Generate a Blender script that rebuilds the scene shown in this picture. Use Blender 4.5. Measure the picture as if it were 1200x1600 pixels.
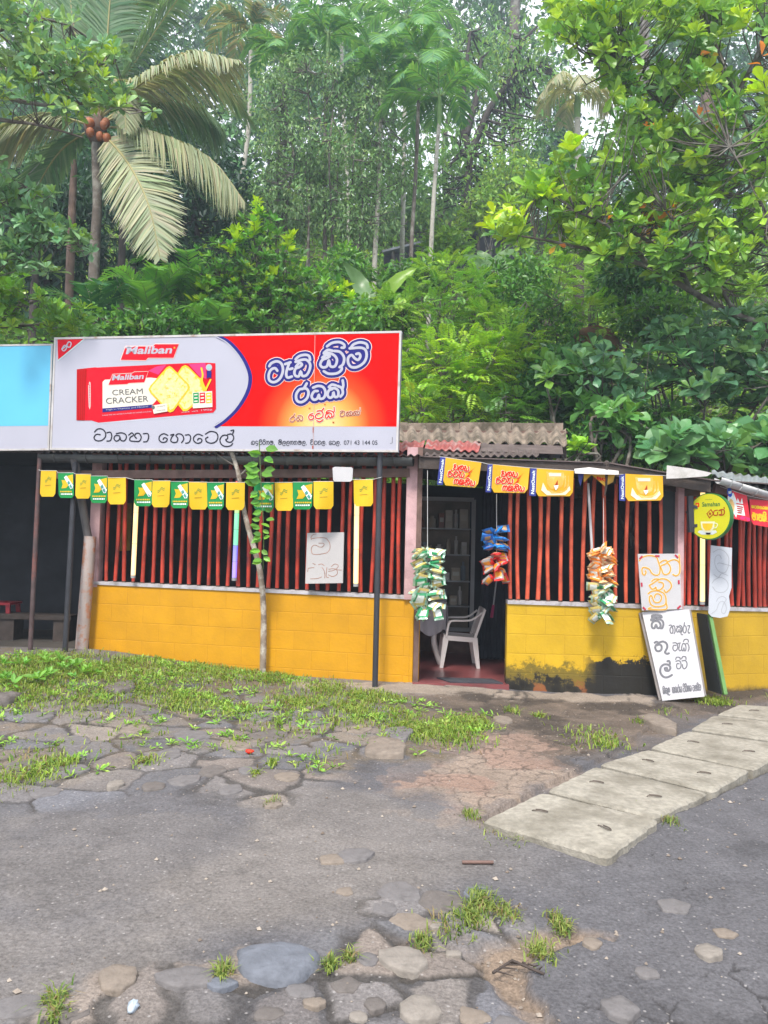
import bpy, math, random
import numpy as np
from mathutils import Vector

for _o in list(bpy.data.objects):
    bpy.data.objects.remove(_o)
SC = bpy.context.scene
COL = SC.collection
RAD = math.radians

# ------------------------------------------------------------------ camera
CAM_Z, PITCH, ROLL, FPX = 1.43, RAD(2.4), RAD(1.4), 1200.0
_f = np.array([0, math.cos(PITCH), math.sin(PITCH)])
_r0 = np.array([1.0, 0, 0]); _u0 = np.array([0, -math.sin(PITCH), math.cos(PITCH)])
_r = math.cos(ROLL) * _r0 + math.sin(ROLL) * _u0
_u = math.cos(ROLL) * _u0 - math.sin(ROLL) * _r0
CPOS = np.array([0, 0, CAM_Z])
cd = bpy.data.cameras.new('camera'); cam = bpy.data.objects.new('camera', cd); COL.objects.link(cam)
from mathutils import Matrix
cam.matrix_world = Matrix(((_r[0], _u[0], -_f[0], 0), (_r[1], _u[1], -_f[1], 0), (_r[2], _u[2], -_f[2], CAM_Z), (0, 0, 0, 1)))
cd.sensor_fit = 'AUTO'; cd.sensor_width = 36; cd.lens = 27.0; cd.clip_start = 0.05; cd.clip_end = 2000
SC.camera = cam

# ------------------------------------------------------------------ light
SUN_EL, SUN_AZ = RAD(56), RAD(195)          # azimuth clockwise from +Y: sun behind the camera, a little to the left
SKY_STRENGTH, SUN_STRENGTH, EXPOSURE = 0.112, 2.6, 1.08
w = bpy.data.worlds.new('World'); SC.world = w; w.use_nodes = True
nt = w.node_tree; nt.nodes.clear()
sky = nt.nodes.new('ShaderNodeTexSky'); sky.sky_type = 'NISHITA'; sky.sun_disc = False
sky.sun_elevation = SUN_EL; sky.sun_rotation = SUN_AZ; sky.air_density = 1.0; sky.dust_density = 4.0; sky.ozone_density = 1.0
mx = nt.nodes.new('ShaderNodeMix'); mx.data_type = 'RGBA'
bg = nt.nodes.new('ShaderNodeBackground'); wo = nt.nodes.new('ShaderNodeOutputWorld')
tc = nt.nodes.new('ShaderNodeTexCoord'); nz = nt.nodes.new('ShaderNodeTexNoise'); rp = nt.nodes.new('ShaderNodeMapRange')
nz.inputs['Scale'].default_value = 2.6; nz.inputs['Detail'].default_value = 6
rp.inputs['From Min'].default_value = 0.3; rp.inputs['From Max'].default_value = 0.65
rp.inputs['To Min'].default_value = 0.55; rp.inputs['To Max'].default_value = 0.9
nt.links.new(tc.outputs['Generated'], nz.inputs['Vector']); nt.links.new(nz.outputs['Fac'], rp.inputs['Value'])
nt.links.new(rp.outputs['Result'], mx.inputs['Factor'])
nt.links.new(sky.outputs['Color'], mx.inputs['A']); mx.inputs['B'].default_value = (8.2, 8.4, 9.0, 1)
nt.links.new(mx.outputs['Result'], bg.inputs['Color']); bg.inputs['Strength'].default_value = SKY_STRENGTH
nt.links.new(bg.outputs['Background'], wo.inputs['Surface'])
sd = bpy.data.lights.new('sun', 'SUN'); sun = bpy.data.objects.new('sun', sd); COL.objects.link(sun)
sd.energy = SUN_STRENGTH; sd.angle = RAD(10); sd.color = (1.0, 0.95, 0.87)
_sd = Vector((math.sin(SUN_AZ) * math.cos(SUN_EL), math.cos(SUN_AZ) * math.cos(SUN_EL), math.sin(SUN_EL)))
sun.rotation_euler = _sd.to_track_quat('Z', 'Y').to_euler()
sun.location = (0, -5, 20)
SC.view_settings.view_transform = 'Standard'; SC.view_settings.look = 'None'
SC.view_settings.exposure = EXPOSURE; SC.view_settings.gamma = 1
SC.cycles.max_bounces = 6; SC.cycles.transparent_max_bounces = 8; SC.cycles.diffuse_bounces = 4
SC.cycles.use_denoising = True

# ------------------------------------------------------------------ measuring helpers
def ray(px, py):
    return _f + (px - 600) / FPX * _r - (py - 800) / FPX * _u
def W(px, py, Y):
    d = ray(px, py); return CPOS + d * (Y / d[1])
def on_plane(px, py, p0, n):
    d = ray(px, py); return CPOS + d * (np.dot(p0 - CPOS, n) / np.dot(d, n))
def nrm(v):
    v = np.asarray(v, float); return v / (np.linalg.norm(v) + 1e-12)

# ------------------------------------------------------------------ materials
def new_mat(name):
    m = bpy.data.materials.new(name); m.use_nodes = True
    return m, m.node_tree, m.node_tree.nodes['Principled BSDF']
def c4(c): return (c[0], c[1], c[2], 1)
_M = {}
def mat(name, col, rough=0.6, var=0.12, vscale=6.0, bump=0.0, bscale=60.0, dirt=None, dscale=3.0, dlo=0.5, dhi=0.7, metal=0.0, spec=0.4, emit=None):
    """plain procedural material: noise-varied colour, optional dirt patches and bump"""
    if name in _M: return _M[name]
    m, t, b = new_mat(name); L = t.links
    tc = t.nodes.new('ShaderNodeTexCoord')
    n = t.nodes.new('ShaderNodeTexNoise'); n.inputs['Scale'].default_value = vscale; n.inputs['Detail'].default_value = 5
    L.new(tc.outputs['Object'], n.inputs['Vector'])
    mr = t.nodes.new('ShaderNodeMapRange'); mr.inputs['From Min'].default_value = 0.3; mr.inputs['From Max'].default_value = 0.7
    mr.inputs['To Min'].default_value = 1 - var; mr.inputs['To Max'].default_value = 1 + var
    L.new(n.outputs['Fac'], mr.inputs['Value'])
    mu = t.nodes.new('ShaderNodeVectorMath'); mu.operation = 'SCALE'; mu.inputs[0].default_value = col[:3]
    L.new(mr.outputs['Result'], mu.inputs['Scale'])
    out = mu.outputs['Vector']
    if dirt is not None:
        n2 = t.nodes.new('ShaderNodeTexNoise'); n2.inputs['Scale'].default_value = dscale; n2.inputs['Detail'].default_value = 8; n2.inputs['Roughness'].default_value = 0.65
        L.new(tc.outputs['Object'], n2.inputs['Vector'])
        m2 = t.nodes.new('ShaderNodeMapRange'); m2.inputs['From Min'].default_value = dlo; m2.inputs['From Max'].default_value = dhi
        L.new(n2.outputs['Fac'], m2.inputs['Value'])
        mix = t.nodes.new('ShaderNodeMix'); mix.data_type = 'RGBA'
        L.new(m2.outputs['Result'], mix.inputs['Factor']); L.new(out, mix.inputs['A']); mix.inputs['B'].default_value = c4(dirt)
        out = mix.outputs['Result']
    L.new(out, b.inputs['Base Color'])
    b.inputs['Roughness'].default_value = rough; b.inputs['Metallic'].default_value = metal; b.inputs['Specular IOR Level'].default_value = spec
    if bump > 0:
        n3 = t.nodes.new('ShaderNodeTexNoise'); n3.inputs['Scale'].default_value = bscale; n3.inputs['Detail'].default_value = 4
        L.new(tc.outputs['Object'], n3.inputs['Vector'])
        bp = t.nodes.new('ShaderNodeBump'); bp.inputs['Strength'].default_value = bump; bp.inputs['Distance'].default_value = 0.01
        L.new(n3.outputs['Fac'], bp.inputs['Height']); L.new(bp.outputs['Normal'], b.inputs['Normal'])
    if emit:
        b.inputs['Emission Color'].default_value = c4(emit[0]); b.inputs['Emission Strength'].default_value = emit[1]
    _M[name] = m
    return m

def leaf_mat(name='leaf', trans=0.35, rough=0.42, tint=(1.25, 1.15, 0.6)):
    if name in _M: return _M[name]
    m, t, b = new_mat(name); L = t.links
    at = t.nodes.new('ShaderNodeAttribute'); at.attribute_name = 'Col'
    L.new(at.outputs['Color'], b.inputs['Base Color']); b.inputs['Roughness'].default_value = rough
    b.inputs['Specular IOR Level'].default_value = 0.45
    mu = t.nodes.new('ShaderNodeVectorMath'); mu.operation = 'MULTIPLY'; mu.inputs[1].default_value = tint
    L.new(at.outputs['Color'], mu.inputs[0])
    tr = t.nodes.new('ShaderNodeBsdfTranslucent'); L.new(mu.outputs['Vector'], tr.inputs['Color'])
    ms = t.nodes.new('ShaderNodeMixShader'); ms.inputs['Fac'].default_value = trans
    L.new(b.outputs['BSDF'], ms.inputs[1]); L.new(tr.outputs['BSDF'], ms.inputs[2])
    L.new(ms.outputs['Shader'], t.nodes['Material Output'].inputs['Surface'])
    _M[name] = m
    return m

# ------------------------------------------------------------------ objects
def tag(o, label=None, cat=None, group=None, kind=None):
    if label: o['label'] = label
    if cat: o['category'] = cat
    if group: o['group'] = group
    if kind: o['kind'] = kind
    return o
def thing(name, loc, label, cat, group=None, kind=None):
    o = bpy.data.objects.new(name, None); COL.objects.link(o); o.location = tuple(loc); o.empty_display_size = 0.1
    return tag(o, label, cat, group, kind)
def link_mesh(name, me, parent=None):
    o = bpy.data.objects.new(name, me); COL.objects.link(o)
    if parent is not None:
        o.parent = parent
        p, off = parent, Vector((0, 0, 0))
        while p is not None: off += p.location; p = p.parent
        o.location = -off if me is not None else o.location
    return o
def copy_thing(o, parent=None, label=None):
    c = o.copy(); COL.objects.link(c)
    if parent is not None: c.parent = parent
    if label: c['label'] = label
    for ch in list(o.children): copy_thing(ch, c)
    return c

class MB:
    """collects shapes in world coordinates and links them as ONE mesh object"""
    def __init__(s): s.v = []; s.f = []; s.m = []; s.sm = []; s.mats = []
    def mi(s, m):
        if m not in s.mats: s.mats.append(m)
        return s.mats.index(m)
    def add(s, verts, faces, m, smooth=False):
        b = len(s.v); i = s.mi(m)
        s.v.extend([tuple(map(float, p)) for p in verts])
        for f in faces:
            s.f.append([b + k for k in f]); s.m.append(i); s.sm.append(smooth)
    def hexa(s, P, m):      # 8 points: bottom ring 0-3 (ccw from above), top ring 4-7
        s.add(P, [(3, 2, 1, 0), (4, 5, 6, 7), (0, 1, 5, 4), (1, 2, 6, 5), (2, 3, 7, 6), (3, 0, 4, 7)], m)
    def box(s, c, sz, m, rz=0.0, ax=None):
        c = np.array(c, float); hx, hy, hz = [k / 2 for k in sz]
        X, Y, Z = ax if ax is not None else (np.array([math.cos(rz), math.sin(rz), 0]), np.array([-math.sin(rz), math.cos(rz), 0]), np.array([0, 0, 1.0]))
        P = [c + X * a * hx + Y * b * hy + Z * d * hz for d in (-1, 1) for a, b in ((-1, -1), (1, -1), (1, 1), (-1, 1))]
        s.hexa(P, m)
    def bar(s, a, b, w, h, m, up=(0, 0, 1)):     # square bar from a to b
        a = np.array(a, float); b = np.array(b, float); t = nrm(b - a); side = nrm(np.cross(t, up)); u = np.cross(side, t)
        o = [(-1, -1), (1, -1), (1, 1), (-1, 1)]
        P = [a + side * i * w / 2 + u * j * h / 2 for i, j in o] + [b + side * i * w / 2 + u * j * h / 2 for i, j in o]
        s.hexa(P, m)
    def slab(s, quad, d, m):    # 4 pts + thickness vector d
        q = [np.array(p, float) for p in quad]; d = np.array(d, float)
        n = len(q)
        s.add(q + [p + d for p in q], [tuple(range(n)), tuple(range(2 * n - 1, n - 1, -1))] + [(k, n + k, n + (k + 1) % n, (k + 1) % n) for k in range(n)], m)
    def tube(s, pts, rad, m, n=8, caps=True, smooth=True):
        pts = [np.array(p, float) for p in pts]; k = len(pts)
        if np.isscalar(rad): rad = [rad] * k
        t = [nrm(pts[min(i + 1, k - 1)] - pts[max(i - 1, 0)]) for i in range(k)]
        ref = np.array([0, 0, 1.0]) if abs(t[0][2]) < 0.9 else np.array([1.0, 0, 0])
        V = []; u = nrm(np.cross(ref, t[0]))
        for i in range(k):
            u = nrm(u - t[i] * np.dot(u, t[i])); v = np.cross(t[i], u)
            for j in range(n):
                a = 2 * math.pi * j / n; V.append(pts[i] + rad[i] * (math.cos(a) * u + math.sin(a) * v))
        F = [(i * n + j, i * n + (j + 1) % n, (i + 1) * n + (j + 1) % n, (i + 1) * n + j) for i in range(k - 1) for j in range(n)]
        s.add(V, F, m, smooth)
        if caps:
            s.add(V[:n], [tuple(range(n - 1, -1, -1))], m); s.add(V[-n:], [tuple(range(n))], m)
    def ball(s, c, r, m, sc=(1, 1, 1), n=10, k=7, jit=0.0, rng=None):
        V = []
        for i in range(k + 1):
            th = math.pi * i / k
            for j in range(n):
                a = 2 * math.pi * j / n; q = 1 + (rng.uniform(-jit, jit) if rng else 0)
                V.append((c[0] + r * sc[0] * q * math.sin(th) * math.cos(a), c[1] + r * sc[1] * q * math.sin(th) * math.sin(a), c[2] + r * sc[2] * q * math.cos(th)))
        F = [(i * n + j, (i + 1) * n + j, (i + 1) * n + (j + 1) % n, i * n + (j + 1) % n) for i in range(k) for j in range(n)]
        s.add(V, F, m, True)
    def build(s, name, parent=None):
        me = bpy.data.meshes.new(name); me.from_pydata(s.v, [], s.f)
        for m in s.mats: me.materials.append(m)
        me.polygons.foreach_set('material_index', s.m); me.polygons.foreach_set('use_smooth', s.sm)
        me.update()
        return link_mesh(name, me, parent)

def catmull(P, k=5, closed=False):
    P = [np.array(p, float) for p in P]
    if len(P) < 3: return P
    out = []
    for i in range(len(P) - 1):
        p0 = P[i - 1] if i else 2 * P[0] - P[1]; p1 = P[i]; p2 = P[i + 1]; p3 = P[i + 2] if i + 2 < len(P) else 2 * P[-1] - P[-2]
        for j in range(k):
            t = j / k
            out.append(0.5 * (2 * p1 + (p2 - p0) * t + (2 * p0 - 5 * p1 + 4 * p2 - p3) * t * t + (3 * p1 - p0 - 3 * p2 + p3) * t ** 3))
    out.append(P[-1]); return out

# fonts: text outlines taken from the built-in font, returned as flat polygons with width 1
_TXT = {}
def text_polys(s, bold=0.0):
    if (s, bold) in _TXT: return _TXT[(s, bold)]
    cu = bpy.data.curves.new('t', 'FONT'); cu.body = s; cu.offset = bold; cu.resolution_u = 3
    o = bpy.data.objects.new('t', cu); COL.objects.link(o)
    me = bpy.data.meshes.new_from_object(o.evaluated_get(bpy.context.evaluated_depsgraph_get()))
    V = np.array([v.co[:2] for v in me.vertices]); F = [tuple(p.vertices) for p in me.polygons]
    bpy.data.objects.remove(o); bpy.data.curves.remove(cu); bpy.data.meshes.remove(me)
    V = V - V.min(0); wd = V[:, 0].max(); ht = V[:, 1].max(); V = V / np.array([wd, ht])
    _TXT[(s, bold)] = (V, F); return V, F

class Print:
    """printed layers on a real plane: shapes measured on the photograph, laid on the plane p0/n"""
    def __init__(s, mb, p0, n, gap=0.0012):
        s.mb = mb; s.p0 = np.array(p0, float); s.n = nrm(n); s.gap = gap; s.k = 0; s.T = (0, 0, 1.0)
        if np.dot(s.n, CPOS - s.p0) < 0: s.n = -s.n
    def crop(s, x, y, sc): s.T = (x, y, sc); return s
    def pt(s, p, lay):
        x, y, sc = s.T
        return on_plane(x + p[0] / sc, y + p[1] / sc, s.p0, s.n) + s.n * (lay * s.gap)
    def poly(s, P, m, lay):
        s.mb.add([s.pt(p, lay) for p in P], [tuple(range(len(P)))], m)
    def stroke(s, P, wd, m, lay, smooth=4):
        Q = catmull([(p[0], p[1], 0) for p in P], smooth) if len(P) > 2 else [np.array((p[0], p[1], 0), float) for p in P]
        Q = np.array(Q)[:, :2]; n = len(Q); V = []; F = []
        e0 = nrm(Q[0] - Q[1]); e1 = nrm(Q[-1] - Q[-2])
        Q = np.vstack([Q[0] + e0 * wd * 0.45, Q, Q[-1] + e1 * wd * 0.45]); n = len(Q)
        s.k = (s.k + 1) % 40
        for i in range(n):
            t = nrm(Q[min(i + 1, n - 1)] - Q[max(i - 1, 0)]); nn = np.array([-t[1], t[0]])
            ww = wd * (0.55 if i in (0, n - 1) else 1.0)
            l = lay + 0.006 * s.k + 0.2 * i / n
            V += [s.pt(Q[i] + nn * ww / 2, l), s.pt(Q[i] - nn * ww / 2, l)]
        F = [(2 * i, 2 * i + 1, 2 * i + 3, 2 * i + 2) for i in range(n - 1)]
        s.mb.add(V, F, m)
    def text(s, txt, a, b, h, m, lay, shear=0.0, bold=0.0):
        """baseline from a to b (width = |b-a|), cap height h, in crop pixels"""
        V, F = text_polys(txt, bold); a = np.array(a, float); b = np.array(b, float); d = b - a
        up = nrm((d[1], -d[0])) * h; lx = nrm(d) * h * shear
        s.mb.add([s.pt(a + d * x + (up + lx) * y, lay) for x, y in V], F, m)
    def glyphs(s, seq, a, b, h, wd, m, lay, gap=0.22):
        """stroke lettering from the glyph table, baseline a to b"""
        a = np.array(a, float); b = np.array(b, float)
        adv = [GLY[g][0] for g in seq]; tot = sum(adv) + gap * (len(seq) - 1); d = (b - a) / tot; x = 0
        up = nrm((d[1], -d[0])) * h
        for g, w_ in zip(seq, adv):
            for st in GLY[g][1]:
                s.stroke([a + d * (x + q[0]) + up * q[1] for q in st], wd, m, lay, 3)
            x += w_ + gap

GLY = {   # name: (advance, strokes) ; x right, y up, baseline 0, letter height 1
 'va': (1.0, [[(.45, .55), (.15, .5), (.03, .25), (.2, 0), (.6, .02), (.95, .35), (.95, .75), (.65, 1), (.25, .95), (.05, .7)]]),
 'aa': (.45, [[(.0, .85), (.3, .85), (.42, .5), (.3, .1), (0, .02)]]),
 'sa': (1.1, [[(.45, .6), (.15, .62), (0, .3), (.15, .02), (.4, .1), (.52, .4), (.6, .05), (.9, .05), (1.08, .4), (1.0, .8), (.65, .98), (.2, .88)]]),
 'na': (1.1, [[(.02, .7), (.3, .95), (.4, .65), (.12, .45), (.15, .1), (.5, 0), (.95, .05), (1.08, .5), (.9, .9), (.6, .88), (.5, .55), (.62, .35)]]),
 'e': (.8, [[(.75, .9), (.4, 1), (.05, .7), (.05, .3), (.3, 0), (.7, .1), (.75, .42), (.5, .55), (.35, .35)]]),
 'ha': (1.1, [[(.02, .95), (.25, .9), (.05, .6), (.05, .2), (.25, 0), (.5, .1), (.55, .5), (.42, .75), (.65, 1), (.95, .85), (1.05, .4), (.9, 0)]]),
 'ta': (.95, [[(.02, .85), (.4, 1), (.8, .9), (.95, .5), (.8, .1), (.4, 0), (.05, .15), (.02, .45), (.2, .55)]]),
 'la': (1.0, [[(.9, -.2), (.45, -.35), (.08, -.1), (.03, .4), (.25, .85), (.5, .8), (.5, .5), (.4, .35), (.6, .2), (.9, .25), (1, .6), (.8, .95), (.5, .9)]]),
 'ra': (.8, [[(.6, 1.35), (.5, 1), (.15, .85), (.02, .4), (.2, .02), (.6, .05), (.8, .45), (.65, .85), (.4, .9)]]),
 'ka': (1.15, [[(.2, .6), (.03, .3), (.15, .03), (.38, .12), (.45, .4), (.55, .05), (.75, .1), (.78, .5), (.5, .72), (.1, .7), (.15, .95), (.45, 1)], [(.6, .95), (.95, .9), (1.12, .45), (.95, .03)]]),
 'ma': (1.1, [[(.5, .75), (.72, .8), (.78, .5), (.55, .4), (.4, .7), (.12, .7), (.03, .3), (.3, 0), (.75, .03), (1.05, .4), (.95, .9), (.5, 1), (.1, .98)]]),
 'ba': (1.0, [[(.5, .95), (.2, 1), (.05, .85), (.25, .65), (.5, .6), (.2, .45), (.05, .2), (.3, 0), (.75, .05), (.98, .45), (.8, .95)]]),
 'ya': (1.1, [[(.02, .85), (.2, .98), (.3, .75), (.1, .5), (.1, .15), (.35, 0), (.5, .2), (.5, .5)], [(.5, .2), (.7, 0), (1, .15), (1.08, .6), (.9, .95)]]),
 'ja': (.95, [[(.2, .6), (.05, .3), (.2, 0), (.6, .02), (.9, .3), (.85, .6), (.5, .7), (.1, .7), (.3, 1), (.6, .95)], [(.6, 1.3), (.8, 1.1)]]),
 'ga': (1.0, [[(.1, .02), (.02, .5), (.2, .95), (.48, .85), (.5, .4), (.45, .1)], [(.5, .7), (.75, 1), (.98, .7), (.95, .2), (.75, .02)]]),
 'pa': (1.0, [[(.45, .65), (.12, .6), (.03, .3), (.25, 0), (.7, .02), (.98, .35), (.9, .85), (.55, .98), (.08, .95)]]),
 'tha': (1.0, [[(.02, .9), (.25, .95), (.3, .75), (.08, .5), (.12, .12), (.4, 0), (.6, .2), (.55, .55), (.3, .62)], [(.4, .8), (.75, .98), (1, .6), (.9, .1)]]),
 'thi': (1.0, [[(.02, .9), (.25, .95), (.3, .75), (.08, .5), (.12, .12), (.4, 0), (.6, .2), (.55, .55), (.3, .62)], [(.4, .8), (.75, .98), (1, .6), (.9, .1)], [(.2, 1.12), (.5, 1.35), (.9, 1.2), (.95, .95)]]),
 'pi': (1.0, [[(.45, .65), (.12, .6), (.03, .3), (.25, 0), (.7, .02), (.98, .35), (.9, .85), (.55, .98), (.08, .95)], [(.1, 1.12), (.4, 1.4), (.85, 1.3), (.9, 1.05)]]),
 'ri': (.8, [[(.5, 1), (.15, .85), (.02, .4), (.2, .02), (.6, .05), (.8, .45), (.65, .85), (.4, .9)], [(.1, 1.15), (.4, 1.4), (.75, 1.3), (.78, 1.05)]]),
 'mi': (1.1, [[(.5, .75), (.72, .8), (.78, .5), (.55, .4), (.4, .7), (.12, .7), (.03, .3), (.3, 0), (.75, .03), (1.05, .4), (.95, .9), (.5, 1), (.1, .98)], [(.1, 1.1), (.5, 1.4), (.95, 1.3), (1, 1)]]),
 'da': (.9, [[(.75, .85), (.4, 1), (.05, .7), (.15, .35), (.5, .4), (.8, .25), (.7, -.1), (.3, -.25)]]),
 'ki': (1.15, [[(.2, .6), (.03, .3), (.15, .03), (.38, .12), (.45, .4), (.55, .05), (.75, .1), (.78, .5), (.5, .72), (.1, .7), (.15, .95), (.45, 1)], [(.6, .95), (.95, .9), (1.12, .45), (.95, .03)], [(.2, 1.12), (.6, 1.35), (1, 1.2), (1.05, .95)]]),
 'th': (1.0, [[(.02, .9), (.25, .95), (.3, .75), (.08, .5), (.12, .12), (.4, 0), (.6, .2), (.55, .55), (.3, .62)], [(.4, .8), (.75, .98), (1, .6), (.85, .0), (.95, -.25)]]),
 ',': (.25, [[(.1, .1), (.05, -.15)]]), '.': (.25, [[(.1, .08), (.12, .0)]]), ' ': (.6, []),
}
# ------------------------------------------------------------------ terrain
_rs = np.random.RandomState(7)
_LAT = _rs.rand(256, 256)
def vnoise(x, y):
    xi = np.floor(x).astype(int); yi = np.floor(y).astype(int); fx = x - xi; fy = y - yi
    fx = fx * fx * (3 - 2 * fx); fy = fy * fy * (3 - 2 * fy)
    g = lambda a, b: _LAT[a & 255, b & 255]
    return (g(xi, yi) * (1 - fx) + g(xi + 1, yi) * fx) * (1 - fy) + (g(xi, yi + 1) * (1 - fx) + g(xi + 1, yi + 1) * fx) * fy
def fbm(x, y, o=4):
    s = 0; a = 0.5; t = 0
    for k in range(o):
        s = s + a * vnoise(x * 2 ** k + 17.3 * k, y * 2 ** k + 9.1 * k); t += a; a *= 0.55
    return s / t
def sst(x, a, b):
    t = np.clip((x - a) / (b - a), 0, 1); return t * t * (3 - 2 * t)
def base_z(x, y):
    x = np.asarray(x, float); y = np.asarray(y, float)
    z = 0.17 * sst(-x, 0.8, 3.4) * sst(y, 5.0, 8.3)                 # the grass bank on the left
    z = z - 0.055 * sst(x, 0.6, 2.0) * sst(y, 4.5, 7.5)
    z = z + 0.10 * sst(x, 3.1, 5.2) * sst(y, 6.5, 8.5)
    yw = np.where(x < 0.35, 8.02 - 0.19 * np.clip(x - 0.3, -3.7, 0), 8.0) + np.clip(x - 3.1, 0, 3) * .22
    z = z - 0.16 * sst(y, yw + 0.02, yw + 0.2)
    z = z + 0.05 * (fbm(x * 0.7 + 3, y * 0.7 + 5, 3) - 0.5) * sst(9.0 - y, 0.5, 2.0)
    return z
def G(px, py, dz=0.0):
    d = ray(px, py); z = 0.0
    for _ in range(6):
        t = (z + dz - CAM_Z) / d[2]; p = CPOS + d * t; z = float(base_z(p[0], p[1]))
    return np.array([p[0], p[1], z + dz])
def inpoly(x, y, P):
    r = np.zeros(x.shape, bool); n = len(P)
    for i in range(n):
        x1, y1 = P[i]; x2, y2 = P[(i + 1) % n]
        if y1 == y2: continue
        r ^= ((y1 > y) != (y2 > y)) & (x < (x2 - x1) * (y - y1) / (y2 - y1) + x1)
    return r
def pxpoly(P): return [tuple(G(*p)[:2]) for p in P]
def soft_poly(x, y, P, w=0.12):
    """1 inside, fading over about w metres, with a ragged edge"""
    xx = x + (fbm(x * 3 + 40, y * 3 + 11, 4) - 0.5) * 0.7; yy = y + (fbm(x * 3 + 80, y * 3 + 61, 4) - 0.5) * 0.7
    r = np.zeros(x.shape)
    for dx, dy in ((0, 0), (w, 0), (-w, 0), (0, w), (0, -w)):
        r += inpoly(xx + dx, yy + dy, P)
    return r / 5
def voro(x, y, seeds):
    d1 = np.full(x.shape, 1e9); d2 = np.full(x.shape, 1e9); idx = np.zeros(x.shape, int)
    for i, (sx, sy) in enumerate(seeds):
        d = np.hypot(x - sx, y - sy); m = d < d1
        d2 = np.where(m, d1, np.minimum(d2, d)); idx = np.where(m, i, idx); d1 = np.where(m, d, d1)
    return d1, d2, idx

Z_GRASS = pxpoly([(-60, 1010), (150, 1035), (330, 1045), (560, 1075), (650, 1095), (760, 1125), (750, 1150), (620, 1190), (480, 1200), (330, 1180), (200, 1195), (60, 1230), (-80, 1240)])
Z_COB = pxpoly([(-80, 1060), (200, 1070), (500, 1090), (640, 1130), (600, 1180), (520, 1190), (560, 1215), (420, 1270), (330, 1235), (200, 1235), (90, 1265), (-90, 1290)])
Z_COB2 = pxpoly([(590, 1375), (700, 1385), (770, 1440), (680, 1480), (700, 1540), (860, 1640), (300, 1680), (-60, 1680), (-60, 1570), (90, 1560), (180, 1510), (340, 1520), (380, 1480), (500, 1490), (590, 1450)])
Z_SOIL = pxpoly([(690, 1440), (800, 1430), (880, 1450), (840, 1520), (845, 1600), (780, 1650), (700, 1560), (640, 1480)])
Z_PALE = pxpoly([(640, 1190), (740, 1150), (850, 1150), (880, 1190), (850, 1240), (760, 1280), (690, 1265), (640, 1230)])
Z_MUD = pxpoly([(660, 1080), (800, 1084), (1020, 1092), (1200, 1075), (1320, 1085), (1100, 1110), (960, 1170), (870, 1215), (860, 1180), (760, 1140), (650, 1120)])
Z_BAND = pxpoly([(230, 1040), (640, 1068), (1010, 1086), (1010, 1097), (800, 1092), (620, 1084), (400, 1062), (220, 1050)])
Z_DUST = pxpoly([(-100, 1290), (200, 1270), (450, 1300), (560, 1350), (330, 1450), (100, 1500), (-120, 1520)])
Z_SLABS = pxpoly([(747, 1282), (952, 1342), (1035, 1280), (1200, 1205), (1340, 1120), (1240, 1095), (1060, 1105), (945, 1180)])

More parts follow.
